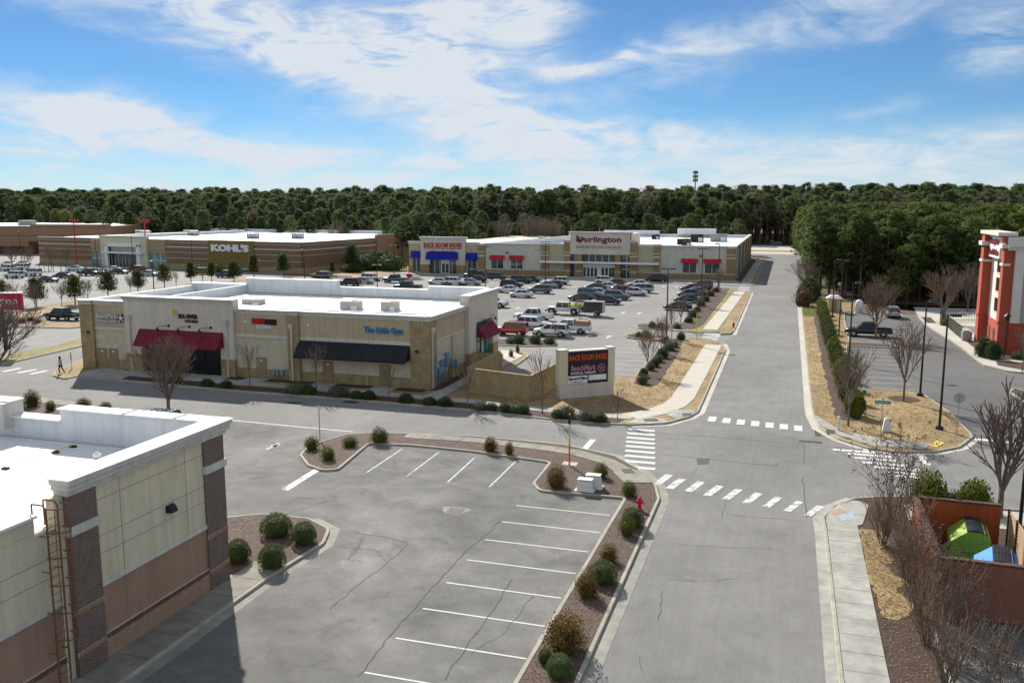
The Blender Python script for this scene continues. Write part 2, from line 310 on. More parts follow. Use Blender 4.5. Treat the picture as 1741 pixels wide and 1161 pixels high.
# plants
foliage('needles', (.045, .078, .020), (.135, .165, .038), scale=.5, rand=.35, trans=.48)
foliage('needles_far', (.050, .085, .036), (.115, .155, .058), scale=.2, rand=.35, trans=.48)  # distance haze put into the colour: far needles lightened
foliage('needles_olive', (.075, .10, .03), (.17, .19, .055), scale=.2, rand=.3, trans=.48)
foliage('hardwood', (.10, .08, .06), (.21, .175, .14), scale=.3, rand=.3, trans=.3)
foliage('leaf_dark', (.028, .05, .014), (.08, .11, .03), scale=2)
foliage('leaf_green', (.050, .082, .022), (.13, .16, .055), scale=3, rand=.15)
foliage('leaf_olive', (.05, .068, .014), (.15, .15, .024), scale=2, rand=.15)
foliage('leaf_gold', (.045, .042, .014), (.23, .135, .03), scale=3.5, rand=.15)
foliage('leaf_grey', (.05, .06, .035), (.15, .16, .10), scale=3, rand=.2)
foliage('leaf_bright', (.05, .085, .008), (.19, .21, .02), scale=1.2, rand=.15)
foliage('leaf_brown', (.06, .035, .02), (.14, .085, .05), scale=2, rand=.15)
pm('bark', (.17, .13, .105), .3, 6, .95, obj=True); pm('bark_grey', (.14, .115, .105), .3, 6, .95, obj=True); pm('bark_pine', (.10, .065, .045), .3, 2, .95, obj=True)
pm('twig', (.21, .15, .105), .25, 4, .95, obj=True); pm('twig_far', (.16, .13, .115), .25, 3, .95, obj=True); pm('pod', (.12, .085, .06), .2, 8, .9, obj=True)
pm('stain_tan', (.40, .27, .18), .12, 3, .9); pm('stain_blue', (.33, .42, .46), .12, 3, .9)
foliage('chips', (.05, .03, .022), (.36, .26, .19), scale=6, rand=.1, trans=0)
foliage('straw', (.26, .185, .085), (.42, .315, .17), scale=1.5, rand=.1, trans=.45)
# cars
CARCOL = {'white': (.72, .72, .72), 'pearl': (.62, .68, .66), 'silver': (.38, .40, .42), 'grey': (.13, .15, .17), 'black': (.008, .009, .012), 'navy': (.014, .022, .038), 'blue': (.01, .03, .24), 'slate': (.06, .10, .15), 'green': (.016, .035, .035), 'red': (.34, .008, .016), 'maroon': (.10, .006, .012), 'brown': (.07, .03, .018), 'steel': (.11, .18, .26)}
for k_, c_ in CARCOL.items():
    mt, nt, b = nodes('car_' + k_); b.inputs['Base Color'].default_value = (*c_, 1); b.inputs['Roughness'].default_value = .32; b.inputs['Coat Weight'].default_value = .7; b.inputs['Coat Roughness'].default_value = .06
glassm('car_glass', (.010, .012, .015), .05, .7); pm('tyre', (.012, .012, .012), .1, 3, .9, obj=True); pm('rim', (.42, .43, .44), .05, 3, .35, metal=.7, obj=True); pm('car_trim', (.014, .014, .015), .1, 3, .7, obj=True)
glassm('headlamp', (.62, .64, .66), .1, .6); glassm('taillamp', (.30, .008, .01), .15, .6); pm('tonneau', (.30, .19, .11), .08, 3, .8, obj=True); pm('kayak', (.62, .68, .04), .2, 3, .5, obj=True)
pm('skin', (.35, .2, .14), .05, 3, .6, obj=True); pm('cloth_grey', (.42, .43, .42), .1, 8, .9, obj=True); pm('cloth_black', (.012, .012, .015), .1, 8, .9, obj=True); pm('hair', (.01, .009, .008), .1, 8, .8, obj=True)
# ------------------------------------------------------------------ objects
ORG = {}
def tag(o, label=None, cat=None, group=None, kind=None):
    if label: o['label'] = label
    if cat: o['category'] = cat
    if group: o['group'] = group
    if kind: o['kind'] = kind
    return o
def empty(name, loc=(0, 0, 0), label=None, cat=None, group=None, kind=None):
    o = bpy.data.objects.new(name, None); COL.objects.link(o); o.location = loc; o.empty_display_size = .3
    ORG[o] = Vector(loc); return tag(o, label, cat, group, kind)
class Frame:
    """a wall's own axes: u along it, d out of it, z up"""
    def __init__(s, o, u, n): s.o = Vector((*o[:2], 0)); s.u = Vector((*u, 0)).normalized(); s.n = Vector((*n, 0)).normalized()
    def __call__(s, u, d, z): return s.o + s.u * u + s.n * d + Vector((0, 0, z))
class MB:
    def __init__(s, fr=None): s.v = []; s.f = []; s.m = []; s.fr = fr; s.sm = False
    def P(s, p): return s.fr(*p) if s.fr else Vector(p)
    def face(s, pts, mi=0):
        i = len(s.v); s.v += [s.P(p) for p in pts]; s.f.append(tuple(range(i, i + len(pts)))); s.m.append(mi); return s
    def box(s, x0, x1, y0, y1, z0, z1, mi=0):
        i = len(s.v); s.v += [s.P((x, y, z)) for z in (z0, z1) for y in (y0, y1) for x in (x0, x1)]
        s.f += [tuple(i + k for k in q) for q in ((0, 1, 3, 2), (4, 6, 7, 5), (0, 4, 5, 1), (2, 3, 7, 6), (0, 2, 6, 4), (1, 5, 7, 3))]; s.m += [mi] * 6; return s
    def hexa(s, b, t, mi=0):
        """four bottom and four top points"""
        i = len(s.v); s.v += [s.P(p) for p in list(b) + list(t)]
        s.f += [tuple(i + k for k in q) for q in ((3, 2, 1, 0), (4, 5, 6, 7), (0, 1, 5, 4), (1, 2, 6, 5), (2, 3, 7, 6), (3, 0, 4, 7))]; s.m += [mi] * 6; return s
    def prism(s, poly, z0, z1, mi=0):
        i = len(s.v); n = len(poly); s.v += [s.P((p[0], p[1], z0)) for p in poly] + [s.P((p[0], p[1], z1)) for p in poly]
        s.f += [tuple(range(i + n - 1, i - 1, -1)), tuple(range(i + n, i + 2 * n))] + [(i + k, i + (k + 1) % n, i + n + (k + 1) % n, i + n + k) for k in range(n)]; s.m += [mi] * (n + 2); return s
    def tube(s, p, q, r0, r1=None, n=8, mi=0, cap=True):
        r1 = r0 if r1 is None else r1; p, q = s.P(p), s.P(q); d = (q - p)
        if d.length < 1e-6: return s
        d.normalize(); a = d.orthogonal().normalized(); b = d.cross(a); i = len(s.v)
        for c, r in ((p, r0), (q, r1)): s.v += [c + (a * math.cos(2 * math.pi * k / n) + b * math.sin(2 * math.pi * k / n)) * r for k in range(n)]
        s.f += [(i + k, i + (k + 1) % n, i + n + (k + 1) % n, i + n + k) for k in range(n)]; s.m += [mi] * n
        if cap: s.f += [tuple(range(i + n - 1, i - 1, -1)), tuple(range(i + n, i + 2 * n))]; s.m += [mi] * 2
        return s
    def path(s, pts, r, n=6, mi=0):
        for a, b in zip(pts[:-1], pts[1:]): s.tube(a, b, r, r, n, mi)
        return s
    def lathe(s, c, prof, n=12, mi=0):
        i = len(s.v); c = Vector(c)
        for r, z in prof: s.v += [s.P((c.x + r * math.cos(2 * math.pi * k / n), c.y + r * math.sin(2 * math.pi * k / n), c.z + z)) for k in range(n)]
        for j in range(len(prof) - 1):
            s.f += [(i + j * n + k, i + j * n + (k + 1) % n, i + (j + 1) * n + (k + 1) % n, i + (j + 1) * n + k) for k in range(n)]; s.m += [mi] * n
        s.f += [tuple(range(i + n - 1, i - 1, -1)), tuple(range(i + (len(prof) - 1) * n, i + len(prof) * n))]; s.m += [mi] * 2; return s
    def build(s, name, mat, parent=None, smooth=False, bevel=0, label=None, cat=None, group=None, kind=None, data=None):
        o0 = ORG[parent] if parent else Vector((0, 0, 0))
        me = bpy.data.meshes.new(name); me.from_pydata([tuple(v - o0) for v in s.v], [], s.f)
        for mm in ([mat] if isinstance(mat, str) else mat): me.materials.append(MATS[mm])
        if any(s.m): me.polygons.foreach_set('material_index', s.m)
        if smooth: me.polygons.foreach_set('use_smooth', [True] * len(me.polygons))
        me.update()
        o = bpy.data.objects.new(name, me); COL.objects.link(o); o.parent = parent; ORG[o] = o0
        if bevel:
            b = o.modifiers.new('bevel', 'BEVEL'); b.width = bevel; b.segments = 2; b.limit_method = 'ANGLE'
        return tag(o, label, cat, group, kind)
def copy_tree(o, parent=None):
    c = o.copy(); COL.objects.link(c); c.parent = parent
    for ch in list(o.children): copy_tree(ch, c)
    return c
def mesh_obj(name, me, parent=None, **k):
    o = bpy.data.objects.new(name, me); COL.objects.link(o); o.parent = parent; ORG[o] = ORG[parent] if parent else Vector((0, 0, 0)); return tag(o, **k)
_fc = {}
def text(name, s, mat, org, u, w, h, parent, n=None, depth=.06, bold=.0, **k):
    """lettering fitted to width w and height h, lower left corner at org, reading along u"""
    key = (s, bold)
    if key not in _fc:
        cu = bpy.data.curves.new('t', 'FONT'); cu.body = s; cu.extrude = .5; cu.offset = bold; cu.resolution_u = 2
        ob = bpy.data.objects.new('t', cu); COL.objects.link(ob); dg = bpy.context.evaluated_depsgraph_get(); me = bpy.data.meshes.new_from_object(ob.evaluated_get(dg))
        V = np.array([v.co[:] for v in me.vertices]); F = [tuple(p.vertices) for p in me.polygons]
        bpy.data.objects.remove(ob); bpy.data.meshes.remove(me); _fc[key] = (V, F)
    V, F = _fc[key]; mn, mx = V.min(0), V.max(0); u = Vector(u).normalized(); up = Vector((0, 0, 1)); nn = u.cross(up); org = Vector(org)
    mb = MB()
    mb.v = [org + u * ((x - mn[0]) / (mx[0] - mn[0]) * w) + up * ((y - mn[1]) / (mx[1] - mn[1]) * h) + nn * ((z - mn[2]) / (mx[2] - mn[2]) * depth) for x, y, z in V]
    mb.f = list(F); mb.m = [0] * len(F)
    return mb.build(name, mat, parent, **k)
# ------------------------------------------------------------------ flat shapes
def fillet(pts, rad, n=5):
    out = []; N = len(pts)
    for i in range(N):
        r = rad[i] if isinstance(rad, (list, tuple)) else rad
        p0, p, p1 = Vector(pts[i - 1]), Vector(pts[i]), Vector(pts[(i + 1) % N])
        a, b = (p0 - p), (p1 - p); la, lb = a.length, b.length
        if r <= 0 or la < 1e-3 or lb < 1e-3: out.append(tuple(p)); continue
        a.normalize(); b.normalize(); ang = a.angle(b)
        if ang > 3.0: out.append(tuple(p)); continue
        t = min(r / math.tan(ang / 2), la * .48, lb * .48); q0, q1 = p + a * t, p + b * t
        for k in range(n + 1):
            s = k / n; out.append(tuple(q0 * (1 - s) ** 2 + p * 2 * s * (1 - s) + q1 * s * s))
    return out
def area(p): return .5 * sum(p[i - 1][0] * p[i][1] - p[i][0] * p[i - 1][1] for i in range(len(p)))
def inset(pts, d):
    p = [Vector(q) for q in pts]; sg = 1 if area(pts) > 0 else -1; out = []; N = len(p)
    for i in range(N):
        a, b = (p[i] - p[i - 1]), (p[(i + 1) % N] - p[i])
        if a.length < 1e-5 or b.length < 1e-5: out.append(tuple(p[i])); continue
        a.normalize(); b.normalize(); na, nb = Vector((-a.y, a.x)) * sg, Vector((-b.y, b.x)) * sg
        m_ = na + nb; k = m_.length_squared
        out.append(tuple(p[i] + (m_ * (2 / k) * d if k > .25 else na * d)))
    return out
def ccw(p): return p if area(p) > 0 else p[::-1]
def sheet(name, pts, z, mat, parent=None, kind='structure'):
    mb = MB(); mb.face([(x, y, z) for x, y in ccw(pts)])
    return mb.build(name, mat, parent, kind=None if parent else kind)
def island(name, pts, mat, h=.14, kw=.17, kerb='kerb', fill=-.02, kind='structure'):
    """ground inside a kerb: the fill and, as its part, the kerb ring"""
    pts = ccw(pts); inn = inset(pts, kw); n = len(pts)
    o = MB(); o.face([(x, y, h + fill) for x, y in inn]); o = o.build(name, mat, kind=kind)
    k = MB()
    for i in range(n):
        j = (i + 1) % n; a, b, c, d = pts[i], pts[j], inn[j], inn[i]
        k.face([(*a, 0), (*b, 0), (*b, h - .02), (*a, h - .02)]); a2, b2 = (Vector(a) * .8 + Vector(d) * .2), (Vector(b) * .8 + Vector(c) * .2)
        k.face([(*a, h - .02), (*b, h - .02), (*b2, h), (*a2, h)]); k.face([(*a2, h), (*b2, h), (*c, h), (*d, h)]); k.face([(*d, h), (*c, h), (*c, h + fill - .05), (*d, h + fill - .05)])
    k.build('kerb', kerb, o); return o
def offs(pts, d):
    p = [Vector(q) for q in pts]; out = []
    for i in range(len(p)):
        a = (p[i] - p[i - 1]).normalized() if i else (p[1] - p[0]).normalized(); b = (p[i + 1] - p[i]).normalized() if i < len(p) - 1 else a
        n_ = Vector((-a.y, a.x)) + Vector((-b.y, b.x)); out.append(tuple(p[i] + n_ * (2 / max(n_.length_squared, .5)) * d))
    return out
def strip(name, pts, d0, d1, z, mat, parent=None, kind='structure'):
    a, b = offs(pts, d0), offs(pts, d1); mb = MB()
    for i in range(len(a) - 1):
        q = [a[i], a[i + 1], b[i + 1], b[i]]; q = q if area(q) > 0 else q[::-1]; mb.face([(*p, z) for p in q])
    return mb.build(name, mat, parent, kind=None if parent else kind)
def resample(pts, step):
    p = [Vector(q) for q in pts]; out = [p[0].copy()]; acc = 0
    L = [(p[i + 1] - p[i]).length for i in range(len(p) - 1)]; tot = sum(L); n = max(1, round(tot / step)); st = tot / n
    for k in range(1, n + 1):
        t = k * st; i = 0
        while i < len(L) - 1 and t > L[i]: t -= L[i]; i += 1
        out.append(p[i] + (p[i + 1] - p[i]) * min(1, t / L[i]))
    return [tuple(q) for q in out]
def walk(name, pts, width, slab, z, mat, joint=.03):
    """pavement laid in slabs along a line; every slab is a piece of its own"""
    c = resample(pts, slab); a, b = offs(c, width / 2), offs(c, -width / 2)
    base = strip(name, c, -width / 2, width / 2, z - .03, 'joint')
    for i in range(len(c) - 1):
        A, B, C_, D = (Vector(q) for q in (a[i], a[i + 1], b[i + 1], b[i])); l = (B - A).length; t = joint / 2 / max(l, .3)
        q = [A.lerp(B, t), A.lerp(B, 1 - t), D.lerp(C_, 1 - t), D.lerp(C_, t)]; q = ccw([tuple(v) for v in q])
        MB().prism(q, z - .02, z + rnd.uniform(-.002, .003)).build('slab', mat if isinstance(mat, str) else rnd.choice(mat), base)
    return base
# ================================================================== GROUND
sheet('ground', [(-3000, -400), (3000, -400), (3000, 5000), (-3000, 5000)], -.03, 'forest_floor')
sheet('road', [(-6.9, -20), (2.6, -20), (2.6, 300), (-6.9, 300)], .004, 'asphalt_street')
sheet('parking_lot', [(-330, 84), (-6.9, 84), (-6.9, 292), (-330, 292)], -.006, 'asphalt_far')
sheet('street', [(-330, 50), (-6.9, 50), (-6.9, 84), (-330, 84)], 0, 'asphalt_street')
sheet('street', [(2.6, 44), (60, 44), (60, 68), (2.6, 68)], 0, 'asphalt_street')
sheet('front_lot', [(-90, -20), (-7.2, -20), (-7.2, 50), (-9.5, 55.2), (-16, 57.6), (-28, 57.6), (-43, 58.6), (-90, 60)], .010, 'asphalt_lot')
sheet('hotel_lot', [(3, 68), (60, 68), (60, 160), (3, 160)], 0, 'asphalt_hotel')
sheet('side_lot', [(6.4, -20), (40, -20), (40, 44), (6.4, 44)], .002, 'asphalt_hotel')
sheet('far_road', [(-300, 318), (300, 318), (300, 385), (-300, 385)], .0, 'concrete')
sheet('far_road_median', [(-300, 334), (300, 334), (300, 346), (-300, 346)], .06, 'grass_tan')
sheet('road', [(-11.5, 290), (5, 290), (5, 320), (-11.5, 320)], .006, 'asphalt_street')
sheet('pond_bank', [(12, 151), (60, 151), (60, 185), (6, 185)], .05, 'bank')
sheet('pond', [(16, 155.5), (60, 155.5), (60, 164), (18, 164)], .09, 'pond_water')
sheet('wood_edge', [(-330, 300), (-12, 292), (-12, 316), (-330, 316)], .01, 'grass_tan')
sheet('lawn', [(-118, 186), (-94, 186), (-94, 240), (-118, 240)], .03, 'grass_tan')
# asphalt repairs, darker than the street around them
sheet('asphalt_patch', GP((1184, 780), (1207, 779), (1205, 789), (1186, 790)), .012, 'patch')

def ragged(pts, amp=.15, step=.5):
    p = resample(list(pts) + [pts[0]], step)[:-1]; return [(x + rnd.uniform(-amp, amp), y + rnd.uniform(-amp, amp)) for x, y in p]
# ---- planted strip between front lot and road (kerb, mulch, corner pavement)
rd = [(-6.5, -6), (-6.5, 30), (-6.5, 50)] + GP((1116, 826), (1088, 800), (1047, 777), (960, 758), (880, 750), (800, 743), (720, 740), (640, 737), (590, 740)) 
inner = GP((547, 752), (520, 764), (509, 776), (522, 793), (548, 802), (575, 801), (628, 756), (700, 759), (800, 769), (934, 788), (905, 824), (916, 837)) + [(-8.55, 49.5), (-8.75, 30), (-8.8, -6)]
IA = fillet(rd + inner, [0, 0, 2.0] + [1.0] * 9 + [.6] * 6 + [.5, .4, .4, .5, .8, .8, .3, 0, 0], 4)
island('planting_strip', IA, 'mulch_light')
strip('gutter', [(-6.5, -6), (-6.5, 50)] + GP((1116, 826), (1088, 800), (1047, 777), (960, 758), (880, 750)), 0.0, -.55, .014, 'gutter')
cw = GP((690, 743), (800, 750), (900, 761), (975, 771), (1035, 788), (1068, 808))
walk('sidewalk', cw, 1.25, 1.5, .15, 'concrete_dark')
sheet('kerb_ramp', GP((1052, 792), (1095, 806), (1112, 824), (1062, 824), (1042, 806)), .152, 'concrete_dark')
sheet('ramp_plate', GP((1055, 801), (1073, 800), (1080, 808), (1062, 809)), .158, 'iron')
# ---- left building's pavement and bush island
bk = [(-22.25, -4), (-22.25, 33.5), (-21.9, 38.0), (-22.6, 39.9), (-24.5, 41.0), (-27.5, 40.8), (-30.5, 38.6), (-31, 33.0), (-24.1, 33.0), (-24.1, -4)]
island('bush_island', fillet(bk, [0, 0, 1.5, 1.2, 1, 1.5, 1.5, 0, 0, 0], 5), 'mulch_light')
strip('gutter', [(-22.25, -4), (-22.25, 33.5), (-21.95, 38.0), (-22.6, 39.9), (-24.5, 41.0)], 0, -.5, .014, 'gutter')
walk('sidewalk', [(-23.18, -4), (-23.18, 34.9)], 1.5, 1.85, .15, 'concrete_dark')
# ---- north side of the street: the shop block
nk = GP((112, 646), (130, 641), (250, 652), (400, 666), (600, 681), (820, 700.6), (952, 716.5), (1020, 722), (1073, 724), (1132, 721.7), (1172, 711)) + [(-6.5, 73), (-6.5, 90), (-6.5, 106)]
nk2 = GP((1229, 585), (1200, 576), (1150, 576.5), (1110, 579.5), (1068, 575), (1062, 571), (1075, 566), (1127, 570))
nk3 = [(-14.2, 110), (-14.2, 86), (-19.3, 85.8), (-19.6, 86.5), (-25.8, 87), (-27.2, 86.5), (-27.6, 95), (-29, 97.3), (-31.5, 98), (-36, 98), (-70.8, 98), (-75, 97)] + GP((143, 592), (140, 612), (112, 626), (92, 633), (90, 640))
BL = fillet(nk + nk2 + nk3, [.5, 1] + [0] * 7 + [1, 3.0, 2.5, 0, .6] + [1.2, 1, .5, .5, .6, .6, .6, .5] + [.4, .4, .2, .2, .2, .2, 1, 1, 0, 0, 0, 1.5] + [.5, .8, .8, .8, .6], 5)
island('shop_block_ground', BL, 'grass_tan')
strip('gutter', GP((1073, 724), (1132, 721.7), (1172, 711)) + [(-6.5, 73), (-6.5, 90), (-6.5, 106)] + GP((1229, 585)), 0, -.5, .014, 'concrete')
strip('gutter', GP((112, 646), (130, 641), (250, 652), (400, 666), (600, 681), (820, 700.6), (952, 716.5), (1073, 724)), 0, -.4, .014, 'gutter')
# mulch strip with shrubs along the street, pavement behind it
sheet('mulch_strip', GP((200, 646), (250, 651), (400, 665), (600, 680), (820, 699), (952, 715), (1050, 722), (1066, 714), (952, 706), (820, 690), (600, 672), (400, 657), (250, 642), (215, 641)), .13, 'mulch')
walk('sidewalk', GP((215, 638), (250, 641), (400, 652.5), (600, 668), (820, 686.5), (952, 702), (1035, 709.5), (1075, 712)), 1.35, 1.6, .15, 'concrete_grey')
sheet('loading_apron', GP((150, 633), (200, 628), (232, 637), (205, 647), (130, 640)), .146, 'concrete_grey')
sheet('wall_bed', [(-65, 73.3), (-31.5, 73.0), (-31.5, 74.3), (-65, 74.3)], .135, 'mulch')
for a_, b_ in ((-68.6, -66.2), (-64.6, -52.5), (-50.6, -48.2), (-43, -40.6), (-36.8, -34.4)):
    sheet('door_apron', [(a_, 71.5), (b_, 71.5), (b_, 74.25), (a_, 74.25)], .154, 'concrete_grey')
sheet('side_walk', [(-31.0, 70.5), (-28.9, 70.6), (-28.9, 86.0), (-30.2, 86), (-30.2, 75)], .146, 'concrete_grey')
sheet('side_bed', [(-31.2, 74), (-30.2, 74), (-30.2, 84), (-31.2, 84)], .142, 'mulch')
sheet('entry_walk', [(-31.0, 84), (-28.5, 84.5), (-28.2, 94.5), (-30.8, 97.6), (-70, 97.6), (-70, 93), (-31, 93)], .151, 'concrete')
sheet('service_yard', [(-26.6, 76), (-20.3, 75.2), (-19.7, 85.4), (-26.6, 86.2)], .144, 'asphalt_far')
sheet('entry_drive', [(-28, 86.3), (-19.5, 85.9), (-19.5, 84), (-28, 84.5)], .146, 'asphalt_far')
# lawn pavement beside the road, and the mulch bed
walk('sidewalk', GP((1070, 711), (1108, 705), (1141, 695), (1158, 683), (1187, 634), (1213, 588)), 2.0, 3.2, .15, 'concrete_pale', .02)
walk('sidewalk', GP((1207, 562), (1222, 543), (1258, 497)), 2.0, 6.4, .15, 'concrete_pale', .02)
sheet('mulch_bed', ragged(fillet(GP((1076, 655), (1104, 659), (1118, 657), (1152, 606), (1163, 577), (1130, 579), (1125, 592)), 1.0), .1, .6), .134, 'mulch')
sheet('mulch_bed', fillet(GP((1067, 574.5), (1066, 571), (1078, 568.5), (1128, 572.5), (1128, 576.5)), .3), .135, 'mulch')
sheet('kerb_ramp', GP((1066, 722), (1090, 710), (1112, 711), (1140, 720), (1105, 723)), .152, 'concrete_grey')
sheet('kerb_ramp', GP((1131, 705), (1145, 699), (1185, 699), (1172, 710), (1150, 716)), .152, 'concrete_grey')
sheet('ramp_plate', GP((1093, 715), (1116, 714), (1121, 719), (1096, 720)), .158, 'iron')
sheet('ramp_plate', GP((1160, 705.5), (1176, 704.5), (1175, 709), (1160, 711)), .158, 'iron')
# ---- next block: strip between lot and road up to the big store
ek = GP((1232, 566)) + [(-6.5, 121.5), (-6.5, 150), (-6.5, 178)] + GP((1272, 497), (1238, 494), (1190, 489))
ek2 = [(-14.4, 184), (-14.4, 160), (-14.4, 126)] + GP((1080, 558), (1078, 555), (1090, 551.5), (1140, 560))
ek2 = [(-14.4, 184), (-14.4, 160), (-14.4, 126.2)] + GP((1130, 553), (1090, 551), (1078, 554.5), (1084, 559), (1130, 562), (1190, 566))
EB = fillet(ek + ek2, [1.2, 1.2, 0, 1, 1.2, .5, .5, .5, 0, 1, .5, .6, .6, .5, 0, .3], 4)
island('roadside_strip', EB, 'grass_green')
strip('gutter', [(-6.5, 119), (-6.5, 178)], 0, -.45, .014, 'concrete')
sheet('mulch_bed', fillet(GP((1086, 558), (1083, 554), (1092, 552), (1150, 556), (1176, 535), (1190, 516), (1212, 492), (1240, 491), (1232, 506), (1213, 530), (1196, 553), (1180, 561), (1130, 561)), .8), .134, 'mulch')
sheet('dry_verge', [(-8.2, 118.6), (-6.75, 119.5), (-6.75, 177), (-7.9, 177)], .131, 'grass_tan')
# store side: pavement along the wall and the planted bed
fk = [(-7.0, 193), (-6.5, 195), (-6.5, 282), (-8, 290), (-11.2, 292), (-11.2, 203.9), (-93, 203.9), (-93, 199.8), (-12, 192.6)]
island('store_pavement', fk, 'concrete_grey')
sheet('mulch_bed', [(-11.2, 205), (-9.6, 199), (-9.2, 285), (-11.2, 286)], .134, 'mulch')
sheet('grass_verge', [(-7.4, 196), (-6.72, 196), (-6.72, 282), (-7.4, 282)], .131, 'grass_tan')
walk('sidewalk', [(-8.3, 194), (-8.2, 286)], 1.7, 9, .15, 'concrete_grey', .02)
island('grass_island', fillet(GP((1286, 435), (1304, 434), (1302, 441), (1284, 441)), .8), 'grass_tan')
# ---- right of the road: verge and street corner before the hotel
vk = [(2.45, 172), (2.45, 110), (2.45, 78)] + GP((1381, 708), (1392, 729), (1425, 748), (1475, 764), (1530, 771), (1590, 770), (1632, 762), (1655, 745), (1651, 738), (1615, 702), (1572, 672), (1530, 665), (1448, 663)) + [(6.0, 87.2), (7.4, 113), (12.2, 113.2), (13.2, 114.6), (13.0, 116.0), (12, 116.4), (8.0, 116.5), (8.6, 140), (9.2, 150), (12, 151.5), (12, 172)]
vr = [0, 0, 3] + [1.5] * 5 + [1, 1, 1.2, .5, .8, 2, 2, .5, .3] + [.3, .3, .5, .5, .5, .5, .3, 0, 2, 0, 0]
island('verge_ground', fillet(vk, vr, 4), 'grass_tan')
strip('gutter', [(2.45, 172), (2.45, 110), (2.45, 78)] + GP((1381, 708), (1392, 729), (1425, 748), (1475, 764), (1530, 771), (1590, 770), (1632, 762), (1655, 745)), .5, 0, .014, 'concrete')
strip('gutter', [(2.45, 172), (2.45, 110), (2.45, 78)] + GP((1381, 708), (1392, 729), (1425, 748), (1475, 764), (1530, 771), (1590, 770), (1632, 762), (1655, 745)), 0, -.5, .013, 'concrete')
sheet('hedge_mulch', ragged([(4.3, 73.6), (6.2, 73.2), (6.4, 90), (5.6, 140), (4.2, 141), (4.1, 100)], .16, .8), .131, 'mulch')
sheet('grass_patch', [(2.7, 142), (5.0, 141), (4.4, 172), (2.7, 172)], .131, 'leaf_bright')
sheet('mulch_bed', [(7.6, 113.3), (12.2, 113.4), (12.9, 114.7), (12.0, 116.1), (7.9, 116.2)], .134, 'mulch')
sheet('tree_ring', [(10.4 + 1.35 * math.cos(t * .4), 83.2 + 1.35 * math.sin(t * .4)) for t in range(16)], .134, 'mulch')
sheet('kerb_ramp', GP((1386, 708), (1394, 725), (1430, 744), (1480, 760), (1570, 766), (1585, 757), (1510, 751), (1430, 735)), .135, 'concrete_grey')
sheet('ramp_plate', GP((1406, 732), (1420, 734), (1417, 741), (1403, 738)), .142, 'iron')
sheet('ramp_plate', GP((1578, 760), (1592, 752), (1606, 756), (1592, 763)), .142, 'paint_yellow')
# ---- near right: pavement and planting bed
rk = [(2.48, -6), (2.48, 47.6)] + GP((1396, 882), (1414, 863), (1450, 849), (1500, 846), (1560, 846)) + [(12, 54.2), (30, 54), (30, 53), (13.5, 50), (13.5, 48), (11.2, 47.5), (6.6, 38.6), (6.4, 36), (6.6, -6)]
island('corner_ground', fillet(rk, [0, .5, 1, 1, .5, .5, 0, 0, 0, 0, 0, 0, 0, 0, 0, 0], 4), 'mulch')
strip('gutter', [(2.48, -6), (2.48, 47.6)] + GP((1396, 882), (1414, 863), (1450, 849)), .45, 0, .014, 'concrete_grey')
walk('sidewalk', [(3.43, -6), (3.46, 49.0)], 1.56, 1.5, .15, 'concrete_grey')
sheet('kerb_ramp', fillet(GP((1404, 897), (1404, 884), (1411, 872), (1425, 862), (1455, 853), (1477, 862), (1466, 897)), .5), .153, 'concrete_grey')
sheet('ramp_plate', GP((1410, 874), (1428, 868), (1437, 874), (1418, 881)), .158, 'stain_tan')
sheet('blue_paint_mark', GP((1425, 880), (1450, 874), (1452, 886), (1430, 890)), .158, 'stain_blue')
sheet('dry_grass', ragged(fillet([(4.25, 48.4), (5.3, 48.2), (5.7, 46.5), (5.1, 45.6), (5.6, 44.4), (5.1, 43.2), (5.9, 41.8), (5.3, 40.6), (6.0, 39.2), (5.2, 37.6), (4.5, 37.4), (4.25, 42)], .4), .09, .3), .134, 'grass_tan')
sheet('corner_pavement', [(7, 50.5), (30, 50.5), (30, 53.4), (12.5, 53.6), (7, 53)], .135, 'concrete')
# ---- left of the shops: streets and grass islands
island('grass_island', fillet(GP((-60, 640), (0, 622), (145, 588), (150, 572), (90, 590), (0, 606), (-60, 615)), .8), 'grass_green')
island('grass_island', fillet(GP((-60, 565), (0, 556), (120, 559), (145, 556), (146, 550), (85, 548), (60, 541), (110, 524), (150, 516), (150, 508), (60, 524), (0, 534), (-60, 540)), .6), 'grass_tan')
sheet('mulch_bed', GP((-20, 552), (60, 552), (78, 548), (58, 542), (0, 538)), .134, 'mulch')
island('lot_island', fillet(GP((150, 516), (290, 492), (420, 474), (560, 470), (560, 476), (430, 481), (300, 500), (150, 527)), .5), 'grass_tan')
island('bush_island', fillet(GP((-30, 706), (0, 706), (100, 712), (135, 706), (150, 694), (60, 684), (-30, 680)), .8), 'mulch_light')
sheet('sidewalk', GP((-30, 679), (60, 684), (150, 693), (158, 689), (60, 676), (-30, 671)), .1, 'concrete_dark')
# lot islands by the store
island('lot_island', fillet(GP((842, 588), (900, 590), (940, 589), (948, 585), (940, 579), (842, 578)), .5), 'mulch')
island('lot_island', fillet(GP((980, 553), (1002, 553.5), (1005, 550), (1000, 547), (980, 547)), .4), 'mulch')
island('lot_island', [(-75, 190), (-60, 190), (-60, 187.5), (-75, 187.5)], 'concrete_pale')
island('lot_island', GP((1040, 489), (1078, 489), (1076, 485), (1046, 485)), 'mulch')
island('lot_island', GP((480, 470), (600, 474), (600, 470), (480, 466)), 'mulch')
island('lot_island', GP((690, 478), (722, 476), (712, 470), (690, 470)), 'mulch')

